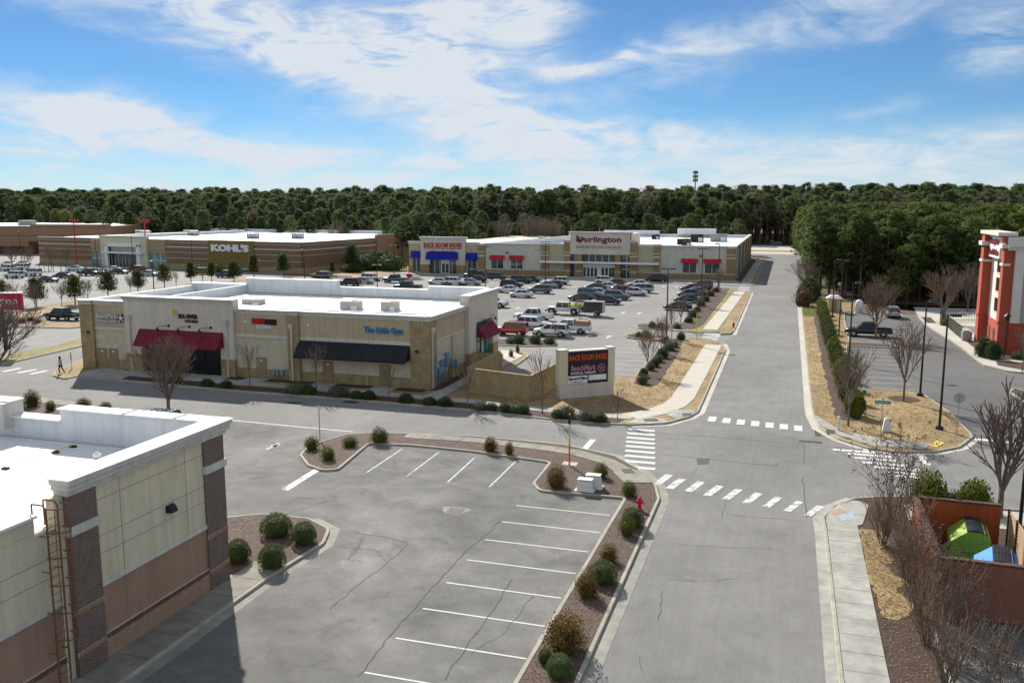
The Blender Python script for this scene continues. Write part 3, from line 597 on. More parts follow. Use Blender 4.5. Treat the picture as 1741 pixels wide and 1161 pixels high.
# ---- painted marks
def marks(name, quads, z, mat):
    e = empty(name, kind='structure')
    for q in quads: MB().face([(x, y, z) for x, y in ccw(q)]).build('stripe', mat, e)
    return e
def line(a, b, w): return [tuple(Vector(a) + Vector(n_)) for a, n_ in ((a, perp(a, b, w)), (b, perp(a, b, w)), (b, perp(a, b, -w)), (a, perp(a, b, -w)))]
def perp(a, b, w):
    d = (Vector(b) - Vector(a)).normalized(); return Vector((-d.y, d.x)) * (w / 2)
def rect(x0, x1, y0, y1): return [(x0, y0), (x1, y0), (x1, y1), (x0, y1)]
# north leg: seven broad bars
q = []
for k in range(7):
    x = 1211 + (1357 - 1211) * k / 6; y = 712.5 + (728 - 712.5) * k / 6; cx, cy = G(x, y); q.append(rect(cx - .31, cx + .31, cy - .85, cy + .85))
marks('crosswalk_marking', q, .018, 'paint_white')
# south leg: worn bars
q = []
for k, (x, y) in enumerate(((1127, 815), (1149, 822), (1181, 827), (1213, 834), (1245, 840), (1279, 846.5), (1313, 853.5), (1349, 860.5), (1384, 868))):
    q.append(GP((x - 18, y + 8), (x - 4, y + 9.5), (x + 18, y - 7), (x + 5, y - 9)))
marks('crosswalk_marking', q, .018, 'paint_worn')
# west leg: bars across the street
q = []
for k in range(9):
    y0 = (731, 738, 745.5, 752.5, 760, 768, 776.5, 785.5, 795)[k]; cx, cy = G(1089 - k * .4, y0); q.append(rect(cx - 1.0, cx + 1.1, cy - .26, cy + .26))
marks('crosswalk_marking', q, .018, 'paint_white')
q = []
for (x, y) in ((1452, 767), (1478, 774), (1490, 781), (1505, 789), (1525, 797), (1543, 805), (1562, 812)):
    cx, cy = G(x, y); q.append(rect(cx - 1.4, cx + 1.4, cy - .25, cy + .25))
marks('crosswalk_marking', q, .018, 'paint_white')
q = []
for (x, y) in ((1212, 567.5), (1211, 569.3), (1210, 571.2), (1208, 573.2), (1206, 575.4), (1204, 577.6)):
    cx, cy = G(x, y); q.append(rect(cx - 1.1, cx + 1.1, cy - .3, cy + .3))
marks('crosswalk_marking', q, .016, 'paint_white')
q = []
for (x, y) in ((1284, 489), (1250, 489), (1246, 491.5)): cx, cy = G(x, y)
marks('crosswalk_marking', [rect(-9.3, -7.2, y_, y_ + .7) for y_ in (181, 183, 185, 187, 189, 191)], .016, 'paint_white')
for pts in ((( 995, 769), (984, 768.5), (1003, 747), (1014, 747.5)), ((1571, 791), (1583, 791), (1570, 770), (1557, 770)), ((478, 832), (490, 834), (549, 797), (538, 795))):
    marks('stop_line', [GP(*pts)], .018, 'paint_white' if pts[0][0] != 478 else 'paint_worn')
marks('stop_line', [GP((1655, 748), (1741, 756), (1741, 752), (1658, 745))], .016, 'paint_white')
# stalls of the front lot
q = [line((-14.3, y), (-8.85, y), .1) for y in [46.6 - 2.742 * k for k in range(13)]]
marks('parking_lines', q, .018, 'paint_white')
q = [line(G(*a), G(*b), .1) for a, b in (((628, 757), (572, 800)), ((684, 763), (624, 803)), ((746, 769), (690, 811)), ((806, 779), (761, 820)), ((877, 784), (832, 828)))]
marks('parking_lines', q, .018, 'paint_worn')
marks('arrow_marking', [line(G(452, 764), G(475, 756), .28), line(G(466, 760), G(474, 753), .25), line(G(460, 757), G(470, 760), .25)], .018, 'paint_faint')
marks('centre_line', [line(G(388, 714), G(520, 727), .28), line(G(520, 727), G(600, 734), .28)], .012, 'paint_faint')
# store lot: kerb stalls and three double rows
q = [line((-19.8, y), (-14.5, y), .11) for y in [87.5 + 2.74 * k for k in range(9)]] + [line((-19.8, y), (-14.5, y), .11) for y in [127 + 2.74 * k for k in range(21)]]
marks('parking_lines', q, .006, 'paint_white')
for cx, ys in ((-32, 103), (-49.7, 110), (-69, 110), (-88, 112)):
    q = [line((cx - 5.4, y), (cx + 5.4, y), .11) for y in [ys + 2.74 * k for k in range(29)] if not (125 < y < 131)] + [line((cx, ys), (cx, 125), .11), line((cx, 131), (cx, ys + 77), .11)]
    marks('parking_lines', q, .006, 'paint_white')
def arrow(x, y, s=1):
    return [rect(x - .12, x + .12, y - 1.2, y + .5), [(x - .5, y + .45 * s), (x + .5, y + .45 * s), (x, y + 1.4 * s)]]
for x, y in ((-42.7, 139.7), (-39.5, 139.8), (-24.7, 112.6), (-21.9, 112.4), (-24.7, 138.5), (-22.1, 138.6), (-59.3, 162.4), (-24.7, 186), (-22, 186)):
    marks('arrow_marking', arrow(x, y), .006, 'paint_white')
for cy in (152, 170, 188):
    marks('parking_lines', [line((x, cy - 4.8), (x, cy + 4.8), .13) for x in [-215 + 2.74 * k for k in range(34)]], .006, 'paint_white')
q = [line((6.6, y), (12.0, y), .1) for y in [88.2 + 2.7 * k for k in range(10)]] + [line((8.4, y), (12.6, y), .1) for y in (118.2, 124.2)] + [line((x, 144.5), (x, 149.8), .1) for x in (10.5, 13.2, 17.4, 20)]
marks('parking_lines', q, .012, 'paint_white')
marks('parking_lines', [line((8.4, 35.3), (16, 34.9), .12), line((8.4, 32.6), (16, 32.2), .12), line((10.2, 36.7), (16, 36.5), .1)], .012, 'paint_white')
marks('crosswalk_marking', [line(G(*a), G(*b), .5) for a, b in (((5, 632), (35, 626)), ((30, 634), (62, 628)), ((52, 636), (80, 630)))], .012, 'paint_white')
# cracks and sealed seams: thin strips that wander as in the photograph
def crack(pts, w=.03, z=.019, mat='patch', amp=.07):
    p = resample(GP(*pts), .45); q = [(x + rnd.uniform(-amp, amp), y + rnd.uniform(-amp, amp)) for x, y in p]; mb = MB()
    for i in range(len(q) - 1):
        a, b = Vector(q[i]), Vector(q[i + 1]); d = b - a
        if d.length < .02: continue
        n_ = Vector((-d.y, d.x)).normalized() * w * rnd.uniform(.35, .65); mb.face([(*(a - n_), z), (*(b - n_), z), (*(b + n_), z), (*(a + n_), z)])
    return mb.build('asphalt_crack', mat, kind='structure')
for pts, w in ((((852, 885), (790, 940), (730, 1005), (660, 1085), (612, 1150)), .07), (((870, 985), (835, 1045), (798, 1090), (755, 1155)), .06), (((905, 1015), (858, 1075), (800, 1110)), .03), (((600, 905), (650, 912), (697, 922), (668, 950), (622, 985), (560, 1035)), .05), (((580, 930), (640, 935), (660, 960)), .025), (((400, 940), (470, 880), (560, 850)), .03), (((640, 800), (720, 815), (830, 840)), .03), (((385, 800), (430, 790), (470, 760)), .03),
                ((( 1110, 736), (1190, 741), (1270, 748), (1340, 754), (1400, 758), (1470, 764)), .05), (((1117, 772), (1185, 778), (1250, 786), (1322, 792)), .06), (((1322, 792), (1322, 786)), .04), (((1367, 757), (1367, 790)), .04), (((1365, 812), (1367, 850), (1372, 880)), .06), (((1232, 874), (1300, 880), (1370, 886)), .03), (((1150, 925), (1230, 930), (1330, 934)), .025), (((1135, 985), (1200, 988), (1260, 982)), .025), (((1125, 1005), (1124, 1035), (1117, 1055)), .03), (((1235, 850), (1228, 880)), .025), (((1085, 1115), (1092, 1150)), .02), (((1180, 640), (1240, 660)), .03), (((1290, 600), (1330, 604)), .03), (((385, 716), (470, 724), (560, 733)), .05), (((1480, 660), (1600, 690)), .04)):
    crack(pts, w * .7)
# drains and lids
def lid(name, px, py, w, l, mat='iron', z=.016):
    cx, cy = G(px, py); return sheet(name, rect(cx - w, cx + w, cy - l, cy + l), z, mat)
lid('drain_lid', 500, 685, .6, .35); lid('drain_lid', 596, 683.5, .7, .45); lid('drain_lid', 1378, 751, .8, .25, 'iron')
dg = empty('storm_drain', (*G(774, 868), 0), kind='structure'); cx, cy = G(774, 868)
MB().face([(cx + (.8 + .16 * math.sin(3 * t)) * math.cos(t), cy + (.75 + .15 * math.cos(2 * t)) * math.sin(t), .017) for t in [k * math.pi / 10 for k in range(20)]]).build('concrete_collar', 'gutter_stain', dg)
MB().face([(cx - .45, cy - .45, .021), (cx + .45, cy - .45, .021), (cx + .45, cy + .45, .021), (cx - .45, cy + .45, .021)]).build('drain_pit', 'iron', dg)
for k in range(6): MB().box(cx - .42 + k * .15, cx - .36 + k * .15, cy - .45, cy + .45, .022, .034).build('grate_bar', 'metal_grey' if False else 'gutter_stain', dg)

# ================================================================== LEFT BUILDING (brick piers, stucco panels)
def bricks(fr, u0, u1, z0, z1, d, mat, mortar, parent, name='brickwork', bw=.203, bh=.0675, stack=False, mort=.019):
    """real bricks, too small to pick apart one by one: one part with recessed joints"""
    MB(fr).box(u0 + .002, u1 - .002, d - .09, d - .01, z0 + .001, z1 - .001).build('mortar_bed', mortar, parent)
    mb = MB(fr); nz = max(1, round((z1 - z0) / bh)); hh = (z1 - z0) / nz
    for j in range(nz):
        if stack: us = [u0 + i * bw for i in range(int((u1 - u0) / bw) + 2)]
        else: us = [u0 - (bw / 2 if j % 2 else 0) + i * bw for i in range(int((u1 - u0) / bw) + 3)]
        for a in us:
            b = min(a + bw - mort, u1); a = max(a, u0)
            if b - a < .02: continue
            e = d + rnd.uniform(-.002, .003); i = len(mb.v); za, zb = z0 + j * hh + mort / 2, z0 + (j + 1) * hh - mort / 2
            mb.v += [fr(*p) for p in ((a, d - .012, za), (b, d - .012, za), (b, d - .012, zb), (a, d - .012, zb), (a, e, za), (b, e, za), (b, e, zb), (a, e, zb))]
            mb.f += [tuple(i + k for k in qd) for qd in ((4, 5, 6, 7), (0, 1, 5, 4), (1, 2, 6, 5), (2, 3, 7, 6), (3, 0, 4, 7))]; mb.m += [0] * 5
    return mb.build(name, mat, parent, kind='stuff')
LB = empty('shop_building', (-30, 20, 0), 'cream and brown stucco shop with dark brick piers and white flat roof, lower left', 'building')
FE = Frame((-23.9, 0), (0, 1), (1, 0))           # u = Y, d = towards the car park
# core behind the skins
MB().box(-60, -24.3, 2, 32.45, 0, 6.0).build('core_wall', 'stucco_cream', LB)
MB().box(-60, -24.32, 2, 32.44, 6.0, 6.06).build('roof', 'roof_white', LB)
for (u0, u1, nm) in ((25.15, 31.5, 'p'), (2, 23.4, 'q')):
    d = -.12 if nm == 'p' else -.25
    MB(FE).box(u0, u1, -.42, d, 1.14, 3.0).build('wall_panel', 'stucco_brown', LB, label='brown stucco panel')
    MB(FE).box(u0, u1, -.42, d, 3.2, 7.0 if nm == 'p' else 6.0 if False else 6.05).build('wall_panel', 'stucco_cream', LB) if nm == 'q' else MB(FE).box(u0, u1, -.42, d, 3.2, 7.05).build('wall_panel', 'stucco_cream', LB)
    MB(FE).box(u0, u1, -.42, d + .07, 3.0, 3.2).build('belt_course', 'trim', LB, bevel=.015)
    bricks(FE, u0, u1, 0.0, .93, d + .06, 'brick_orange', 'mortar', LB)
    bricks(FE, u0, u1, .93, 1.14, d + .09, 'brick_dark', 'mortar', LB, 'soldier_course', bw=.075, bh=.21, stack=True)
# panel joints: recessed lines read as thin dark reveals
for u in ((26.6, 29.95)):
    MB(FE).box(u, u + .03, -.13, -.116, 1.16, 2.98).build('panel_joint', 'stucco_brown', LB); 
for u in (26.45, 30.3):
    MB(FE).box(u, u + .028, -.13, -.114, 1.15, 7.04).build('panel_joint', 'concrete_dark', LB)
for z in (4.25, 4.95, 6.35): MB(FE).box(25.16, 31.49, -.13, -.115, z, z + .022).build('panel_joint', 'concrete_dark', LB)
for z in (4.25, 4.95): MB(FE).box(2, 23.35, -.27, -.243, z, z + .022).build('panel_joint', 'concrete_dark', LB)
for (u0, u1) in ((23.8, 25.15), (31.5, 32.85)):
    P = empty('pier', ORG[LB]); P.parent = LB; P.location = (0, 0, 0)
    MB(FE).box(u0 + .03, u1 - .03, -.5, -.005, 0, 7.05).build('pier_core', 'brick_dark', P)
    for z0, z1, mt_, st in ((0, .9, 'brick_dark', 0), (.9, 1.1, 'brick_orange', 1), (1.1, 2.5, 'brick_dark', 0), (2.5, 2.7, 'brick_orange', 1), (2.7, 5.5, 'brick_dark', 0), (5.85, 7.0, 'brick_dark', 0)):
        if st: bricks(FE, u0 - .01, u1 + .01, z0, z1, .03, mt_, 'mortar', P, 'soldier_course', bw=.075, bh=.2, stack=True)
        else: bricks(FE, u0, u1, z0, z1, .01, mt_, 'mortar', P)
    MB(FE).box(u0 - .08, u1 + .08, -.3, .1, 5.5, 5.85).build('stone_cap', 'trim', P, bevel=.03)
    # returned brick faces
    FS = Frame((-23.9, u0), (1, 0), (0, -1)); bricks(FS, -.4, -.012, .0, 6.99, .005, 'brick_dark', 'mortar', P)
FN = Frame((-24.0, 32.85), (-1, 0), (0, 1)); bricks(FN, 0.02, 1.2, 0, 6.99, .005, 'brick_dark', 'mortar', LB)
# parapet and cornice of the tall part
MB().box(-24.36, -24.3, 23.8, 32.5, 6.06, 7.55).build('parapet_liner', 'parapet_white', LB)
c = MB(); c.box(-24.45, -23.80, 23.74, 33.0, 7.0, 7.2).box(-24.48, -23.68, 23.68, 33.12, 7.2, 7.42).box(-24.5, -23.6, 23.62, 33.2, 7.42, 7.60)
c.build('cornice', 'trim', LB, bevel=.03)
MB().box(-24.56, -23.57, 23.6, 33.22, 7.60, 7.66).build('coping', 'white_metal', LB)
# parapet along the street end with its lower notch
for (x0, x1, h_) in ((-60, -35.5, 7.74), (-35.5, -32.6, 7.02), (-32.6, -24.5, 7.60)):
    MB().box(x0, x1, 32.46, 32.84, 5.9, h_ - .01).build('parapet', 'parapet_white', LB); MB().box(x0 - .04, x1 + .04, 32.3, 33.2, h_, h_ + .06).build('coping', 'white_metal', LB)
MB().box(-35.9, -35.45, 31.9, 33.1, 6.5, 7.74).build('parapet_return', 'trim', LB)
for x in (-28.9, -26.1): MB().box(x, x + .14, 32.28, 33.22, 7.668, 7.69).build('coping_joint', 'roof_line', LB)
# low parapet towards the camera with a ladder gap
MB().box(-24.55, -24.15, 2, 22.55, 6.06, 6.62).build('parapet', 'stucco_cream', LB); MB().box(-24.6, -24.02, 1.9, 22.6, 6.62, 6.72).build('coping', 'white_metal', LB)
MB().box(-24.55, -24.12, 22.55, 23.75, 5.95, 6.02).build('coping', 'white_metal', LB)
MB().box(-24.46, -24.1, 23.4, 23.82, 0, 7.0).build('pier_return', 'stucco_cream', LB)
for x_, y_ in ((-60, 0),): pass
# seam lines along the foot of the parapet
MB().box(-60, -24.6, 32.30, 32.34, 6.063, 6.075).build('roof_seam', 'roof_line', LB)
for x in (-44, -38, -32): MB().box(x, x + .03, 3, 32.2, 6.062, 6.066).build('roof_seam', 'parapet_white', LB)
# wall lamp
wl = empty('wall_lamp', (-23.95, 29.2, 4.7), 'black wall pack lamp on the cream stucco panel', 'lamp')
MB().hexa([(-24.03, 28.95, 4.58), (-23.72, 29.0, 4.6), (-23.72, 29.4, 4.6), (-24.03, 29.45, 4.58)], [(-24.03, 28.95, 4.9), (-23.85, 29.0, 4.86), (-23.85, 29.4, 4.86), (-24.03, 29.45, 4.9)]).build('housing', 'black_metal', wl, bevel=.03)
MB().box(-23.95, -23.75, 29.05, 29.35, 4.56, 4.585).build('lens', 'headlamp', wl)
# ladder with safety cage
ld = empty('caged_ladder', (-23.6, 23.0, 0), 'rusty brown caged roof ladder fixed to the left building', 'ladder')
lx, ly0, ly1 = -23.80, 22.75, 23.25
for y in (ly0, ly1): MB().tube((lx, y, .3), (lx, y, 6.9), .035, n=6).build('rail', 'rust', ld); MB().path([(lx, y, 6.9), (lx - .12, y, 7.02), (lx - .6, y, 7.02), (lx - .6, y, 6.1)], .03).build('grab_rail', 'rust', ld)
for k in range(21): MB().tube((lx, ly0, .5 + .3 * k), (lx, ly1, .5 + .3 * k), .014, n=5).build('rung', 'rust', ld)
yc = (ly0 + ly1) / 2
hoop = lambda z: [(lx + .02 + .68 * math.sin(math.pi * t / 10), yc - .36 * math.cos(math.pi * t / 10), z) for t in range(11)]
for z in (2.2, 3.2, 4.2, 5.2, 6.1, 6.95): MB().path(hoop(z), .026, 5).build('hoop', 'rust', ld)
for t in (2, 4, 5, 6, 8):
    a = hoop(2.2)[t]; MB().tube(a, (a[0], a[1], 6.95), .014, n=4).build('cage_strap', 'rust', ld)
for z in (1.6, 3.1, 4.6, 5.9):
    for y in (ly0, ly1): MB().tube((lx, y, z), (lx - .36, y, z), .02, n=5).build('bracket', 'rust', ld)
# roof fittings
cv = empty('roof_conduit', (-31.5, 27, 6.06), 'thin yellow pipe lying on black blocks on the white roof', 'pipe')
p0, p1 = G(-5, 798, 6.15), G(124, 757, 6.15)
MB().tube((*p0, 6.17), (*p1, 6.17), .02, n=6).build('pipe', 'yellow_plastic', cv)
for t in (.1, .75, 1.0):
    x, y = p0[0] + (p1[0] - p0[0]) * t, p0[1] + (p1[1] - p0[1]) * t; MB().box(x - .16, x + .16, y - .09, y + .09, 6.06, 6.16).build('block', 'black_metal', cv, bevel=.02)
x, y = G(166, 787, 6.06); vp = empty('roof_vent', (x, y, 6.06), 'small grey capped vent pipe on the white roof', 'vent')
MB().lathe((x, y, 6.06), [(.11, 0), (.11, .3)], 10).build('pipe', 'galv', vp); MB().lathe((x, y, 6.36), [(.17, 0), (.17, .1), (.02, .2)], 10).build('cap', 'white_metal', vp)

# ================================================================== SHOP ROW (gym)
GB = empty('shop_row', (-50, 83, 0), 'low tan block shop row with white roof, dark red and black awnings', 'building')
FS = Frame((0, 74.4), (1, 0), (0, -1)); FE2 = Frame((-31.3, 0), (0, 1), (1, 0)); FW = Frame((-70.6, 0), (0, -1), (-1, 0)); FNn = Frame((0, 93), (-1, 0), (0, 1))
MB().box(-70.3, -31.6, 74.7, 92.7, .1, 6.0).build('core_wall', 'block_cream', GB)
MB().box(-70.2, -31.7, 79.6, 92.6, 6.0, 6.45).build('roof', 'roof_white', GB); MB().box(-70.2, -31.7, 74.7, 79.58, 6.0, 6.12).build('roof', 'roof_white', GB)
MB().box(-51.6, -32, 79.5, 79.62, 6.12, 6.5).build('roof_edge', 'parapet_white', GB)
def bay(fr, u0, u1, top, d=0., lower='block_cream', wains='block_tan', upper='stucco_tan', zb=4.14, corn=.5, uw=True):
    MB(fr).box(u0, u1, -.5, d - .03, 1.1, zb).build('wall', lower, GB)
    MB(fr).box(u0, u1, -.5, d, 0.05, 1.1).build('wainscot', wains, GB)
    MB(fr).box(u0, u1, -.5, d + .06, zb, zb + .34).build('belt_course', 'trim', GB, bevel=.04)
    MB(fr).box(u0, u1, -.5, d, zb + .34, top - corn).build('wall', upper, GB)
    cornice(fr, u0, u1, top, d, corn)
def cornice(fr, u0, u1, top, d, corn=.5, e=0.0):
    c = MB(fr); c.box(u0, u1, -.45, d + .08, top - corn, top - corn * .6).box(u0, u1, -.45, d + .17, top - corn * .6, top - corn * .3).box(u0, u1, -.45, d + .26, top - corn * .3, top - .05)
    c.build('cornice', 'trim', GB, bevel=.03); MB(fr).box(u0 - .02, u1 + .02, -.48, d + .29, top - .05, top).build('coping', 'white_metal', GB)
    MB(fr).box(u0 + .01, u1 - .01, -.53, -.5, 6.0, top - .06).build('parapet_liner', 'parapet_white', GB)
bay(FS, -69.2, -65.05, 7.3); bay(FS, -52.0, -46.0, 7.0); bay(FS, -44.75, -33.1, 7.0)
def pil(fr, u0, u1, top, d, mt_='block_tan'):
    MB(fr).box(u0, u1, -.5, d, .05, top - .5).build('pilaster', mt_, GB); cornice(fr, u0, u1, top, d)
pil(FS, -70.85, -69.2, 7.3, .25); pil(FS, -46.0, -44.75, 7.05, .28); pil(FS, -33.1, -31.35, 7.0, .15)
# taller grey bay with the red awning and dark storefront
MB(FS).box(-65.05, -63.0, -.5, .35, 1.9, 7.4).box(-53.6, -52.0, -.5, .35, 1.9, 7.4).box(-63.0, -53.6, -.5, .35, 4.55, 7.4).build('wall', 'stucco_pale', GB)
MB(FS).box(-65.05, -63.0, -.5, .4, .05, 1.9).build('wainscot', 'block_tan', GB); MB(FS).box(-53.6, -52.0, -.5, .4, .05, 1.9).build('wainscot', 'block_tan', GB)
MB(FS).box(-63.0, -53.6, -.3, -.06, .05, 4.55).build('storefront', 'glass_black', GB, label='dark shaded storefront')
for x in (-60.6, -58.2, -55.9): MB(FS).box(x, x + .1, -.06, .0, .1, 4.5).build('mullion', 'black_metal', GB)
cornice(FS, -65.15, -51.9, 7.9, .35, .5)
def awning(fr, u0, u1, z0, z1, d0, d1, mt_, parent=GB):
    a = MB(fr); a.hexa([(u0, d0, z0), (u1, d0, z0), (u1, d1, z0), (u0, d1, z0)], [(u0 + .0, d0, z1), (u1, d0, z1), (u1, d0 + .04, z1), (u0, d0 + .04, z1)])
    o = a.build('awning', mt_, parent)
    MB(fr).box(u0, u1, d1 - .012, d1 + .012, z0 - .14, z0 - .002).build('valance', mt_, o); n_ = max(2, round((u1 - u0) / 1.15))
    for k in range(1, n_):
        u = u0 + (u1 - u0) * k / n_; MB(fr).hexa([(u - .02, d1 + .004, z0), (u + .02, d1 + .004, z0), (u + .02, d1 + .02, z0), (u - .02, d1 + .02, z0)], [(u - .02, d0 + .045, z1), (u + .02, d0 + .045, z1), (u + .02, d0 + .062, z1), (u - .02, d0 + .062, z1)]).build('seam', mt_, o)
    return o
x0 = onY(240, 575, 74.0)[0]; x1 = onY(387, 587, 74.0)[0]
awning(FS, -63.2, -53.2, 3.05, 4.55, .36, 1.5, 'awning_red')
for px in (274, 309, 345):
    x = onY(px, 555, 74.0)[0]; l = MB(FS).path([(x + .9, .36, 5.0), (x + .5, .75, 5.0), (x, 1.0, 4.95)], .025, 5).lathe((x, 1.0, 4.55), [(.24, 0), (.08, .25), (.05, .36)], 8).build('gooseneck_lamp', 'black_metal', GB)
    MB(FS).tube((x + .9, .355, 5.0), (x + .9, .42, 5.0), .14, n=10).build('lamp_base', 'black_metal', l)
awning(FS, -44.85, -33.2, 2.75, 4.14, .07, 1.25, 'awning_black')
def door(fr, u, w=.95, h=2.15, d=0., mt_='door_tan'):
    o = MB(fr).box(u - w / 2, u + w / 2, d - .03, d + .035, .08, h).build('door', mt_, GB); MB(fr).box(u - w / 2 - .08, u - w / 2, d - .03, d + .06, .08, h + .08).box(u + w / 2, u + w / 2 + .08, d - .03, d + .06, .08, h + .08).box(u - w / 2, u + w / 2, d - .03, d + .06, h, h + .08).build('door_frame', 'door_tan', o)
    MB(fr).box(u + w / 2 - .16, u + w / 2 - .1, d + .035, d + .09, 1.0, 1.12).build('handle', 'galv', o); MB(fr).box(u - .12, u + .12, d + .036, d + .045, 1.85, 2.0).build('door_number_plate', 'sign_white', o)
for px, py in ((175, 612), (194, 612), (445, 626), (558, 634), (655, 642)): door(FS, onY(px, py, 74.4)[0])
def downspout(fr, u, d, z=6.2):
    o = MB(fr).box(u - .07, u + .07, d, d + .14, .1, z - .5).build('downspout', 'trim', GB); MB(fr).hexa([(u - .14, d, z - .5), (u + .14, d, z - .5), (u + .14, d + .25, z - .5), (u - .14, d + .25, z - .5)], [(u - .24, d, z), (u + .24, d, z), (u + .24, d + .36, z), (u - .24, d + .36, z)]).build('collector_box', 'trim', o)
downspout(FS, -64.35, .36, 5.9); downspout(FS, -52.75, .36, 5.8); downspout(FS, -45.5, .285, 5.75); downspout(FE2, 74.75, .16, 5.9)
for px, py in ((152, 564), (710, 597), (288, 597)):
    x, z = onY(px, py, 74.3); MB(FS).box(x - .15, x + .15, .24, .36, z - .13, z + .13).build('wall_light', 'black_metal', GB)
for px, py in ((416, 547), (523, 553)):
    x, z = onY(px, py, 74.3); MB(FS).tube((x, 0, z), (x, .06, z), .12, n=10).build('siren', 'sign_white', GB)
MB(FS).path([(-37.7, .03, .1), (-37.7, .03, 2.7)], .03, 5).build('conduit', 'sign_white', GB)
MB(FS).path([(-49.6, .03, 1.2), (-49.6, .03, 3.4)], .025, 5).build('conduit', 'trim', GB)
mt0 = onY(473, 633, 74.2)[0]
for k in range(3): MB(FS).box(mt0 - .7 + .45 * k, mt0 - .35 + .45 * k, .02, .3, .55, 1.15).build('gas_meter', 'metal_grey', GB, bevel=.05)
MB(FS).path([(mt0 - 1.2, .15, .4), (mt0 + .9, .15, .4), (mt0 + .9, .15, 1.4)], .04, 5).build('gas_pipe', 'metal_grey', GB)
# east face
bay2 = [('block_cream_y', 'block_tan_y')]
MB(FE2).box(76.0, 84.0, -.5, -.03, 1.1, 4.4).build('wall', 'block_cream_y', GB); MB(FE2).box(76.0, 84.0, -.5, 0, .05, 1.1).build('wainscot', 'block_tan_y', GB)
MB(FE2).box(76.0, 84.0, -.5, .05, 4.4, 4.55).build('belt_course', 'trim', GB); MB(FE2).box(76.0, 84.0, -.5, 0, 4.55, 6.5).build('wall', 'stucco_tan', GB); cornice(FE2, 74.13, 84.0, 7.004, .15)
MB(FE2).box(74.245, 76.0, -.045, .152, .05, 6.5).build('pilaster', 'block_tan_y', GB); MB(FE2).box(80.1, 80.6, -.03, .12, .1, 4.5).build('pilaster', 'stucco_tan', GB)
MB(FE2).box(76.3, 79.6, -.03, .1, 2.45, 2.7).build('lintel', 'trim', GB)
MB(FE2).box(84.0, 86.2, -.5, .45, 1.9, 7.45).box(91.6, 93.4, -.5, .45, 1.9, 7.45).box(86.2, 91.6, -.5, .45, 4.9, 7.45).build('wall', 'stucco_pale', GB)
MB(FE2).box(84.0, 86.2, -.5, .5, .05, 1.9).build('wainscot', 'block_tan_y', GB); MB(FE2).box(91.6, 93.4, -.5, .5, .05, 1.9).build('wainscot', 'block_tan_y', GB)
MB(FE2).box(86.2, 91.6, -.2, .0, .1, 4.9).build('storefront', 'glass_teal', GB)
for u in (87.3, 88.7, 90.1): MB(FE2).box(u, u + .12, .0, .08, .1, 4.0).build('mullion', 'black_metal', GB)
for z in (1.1, 2.6): MB(FE2).box(86.2, 91.6, .0, .07, z, z + .1).build('mullion', 'black_metal', GB)
cornice(FE2, 83.9, 93.5, 7.95, .45, .5); awning(FE2, 86.3, 91.5, 3.3, 4.5, .46, 1.5, 'awning_red')
for u in (87.2, 90.6): MB(FE2).path([(u, .46, 5.2), (u, .95, 5.25), (u, 1.1, 5.0)], .03, 5).lathe((u, 1.1, 4.75), [(.2, 0), (.05, .25)], 8).build('gooseneck_lamp', 'black_metal', GB)
for i, (px, py, w_, h_) in enumerate(((738, 628, .35, 1.5), (746, 633, .4, .8), (751, 616, .5, .7), (759, 611, .7, 1.3), (768, 618, .4, .8), (774, 617, .4, .8))):
    y, z = onX(px, py, -31.2); MB(FE2).box(y - w_ / 2, y + w_ / 2, .0, .3, z - h_ / 2, z + h_ / 2).build('electric_box', 'meter_blue', GB, bevel=.03)
for y in (76.5, 77.0, 77.5, 78.1): MB(FE2).path([(y, .1, .12), (y, .1, 1.2), (y + .15, .1, 1.5)], .05, 5).build('conduit', 'meter_blue', GB)
MB(FE2).box(79.3, 79.7, .01, .12, .1, 2.3).build('utility_panel', 'door_tan', GB)
# west, north walls with raised parapets
MB(FW).box(-93, -74.6, -.5, 0, .05, 6.8).build('wall', 'block_cream_y', GB); MB(FW).box(-93, -74.3, -.45, .25, 6.8, 7.25).build('cornice', 'trim', GB); MB(FW).box(-93, -74.6, -.53, -.5, 6.2, 7.24).build('parapet_liner', 'parapet_white', GB)
MB(FNn).box(31.2, 70.6, -.5, 0, .05, 6.6).build('wall', 'block_cream', GB)
for (a, b, h_) in ((31.0, 38.9, 7.95), (38.9, 50.5, 7.55), (50.5, 62.8, 8.3), (62.8, 70.7, 7.55)):
    MB(FNn).box(a, b, -.55, .25, 6.6, h_ - .06).build('parapet', 'parapet_white', GB); MB(FNn).box(a - .03, b + .03, -.62, .34, h_ - .06, h_).build('coping', 'white_metal', GB)
MB().box(-62.95, -62.7, 79.0, 92.4, 6.45, 7.5).build('parapet_return', 'parapet_white', GB)
for y in (82.6, 86, 89.4): MB().box(-70, -32, y, y + .05, 6.451, 6.46).build('roof_seam', 'parapet_white', GB)
def rooftop_unit(px, py, z, w, l, h, label, mt_='unit_cream'):
    x, y = G(px, py, z); o = empty('rooftop_unit', (x, y, z), label, 'air conditioner', 'rooftop air conditioners')
    MB().box(x - w / 2, x + w / 2, y - l / 2, y + l / 2, z + .08, z + h).build('cabinet', mt_, o, bevel=.03)
    MB().box(x - w / 2 - .01, x - w * .02, y - l / 2 - .012, y - l / 2, z + .25, z + h - .15).build('grille', 'galv' if mt_ != 'black_metal' else 'black_metal', o); MB().box(x + w * .12, x + w * .45, y - l / 2 - .012, y - l / 2, z + .2, z + h * .6).build('access_panel', 'sign_white', o)
    MB().box(x - w / 2 - .05, x + w / 2 + .05, y - l / 2 - .05, y + l / 2 + .05, z, z + .08).build('curb', 'galv', o); MB().lathe((x + w * .2, y, z + h), [(.3 * l, 0), (.3 * l, .06)], 12).build('fan', 'black_metal', o); return o
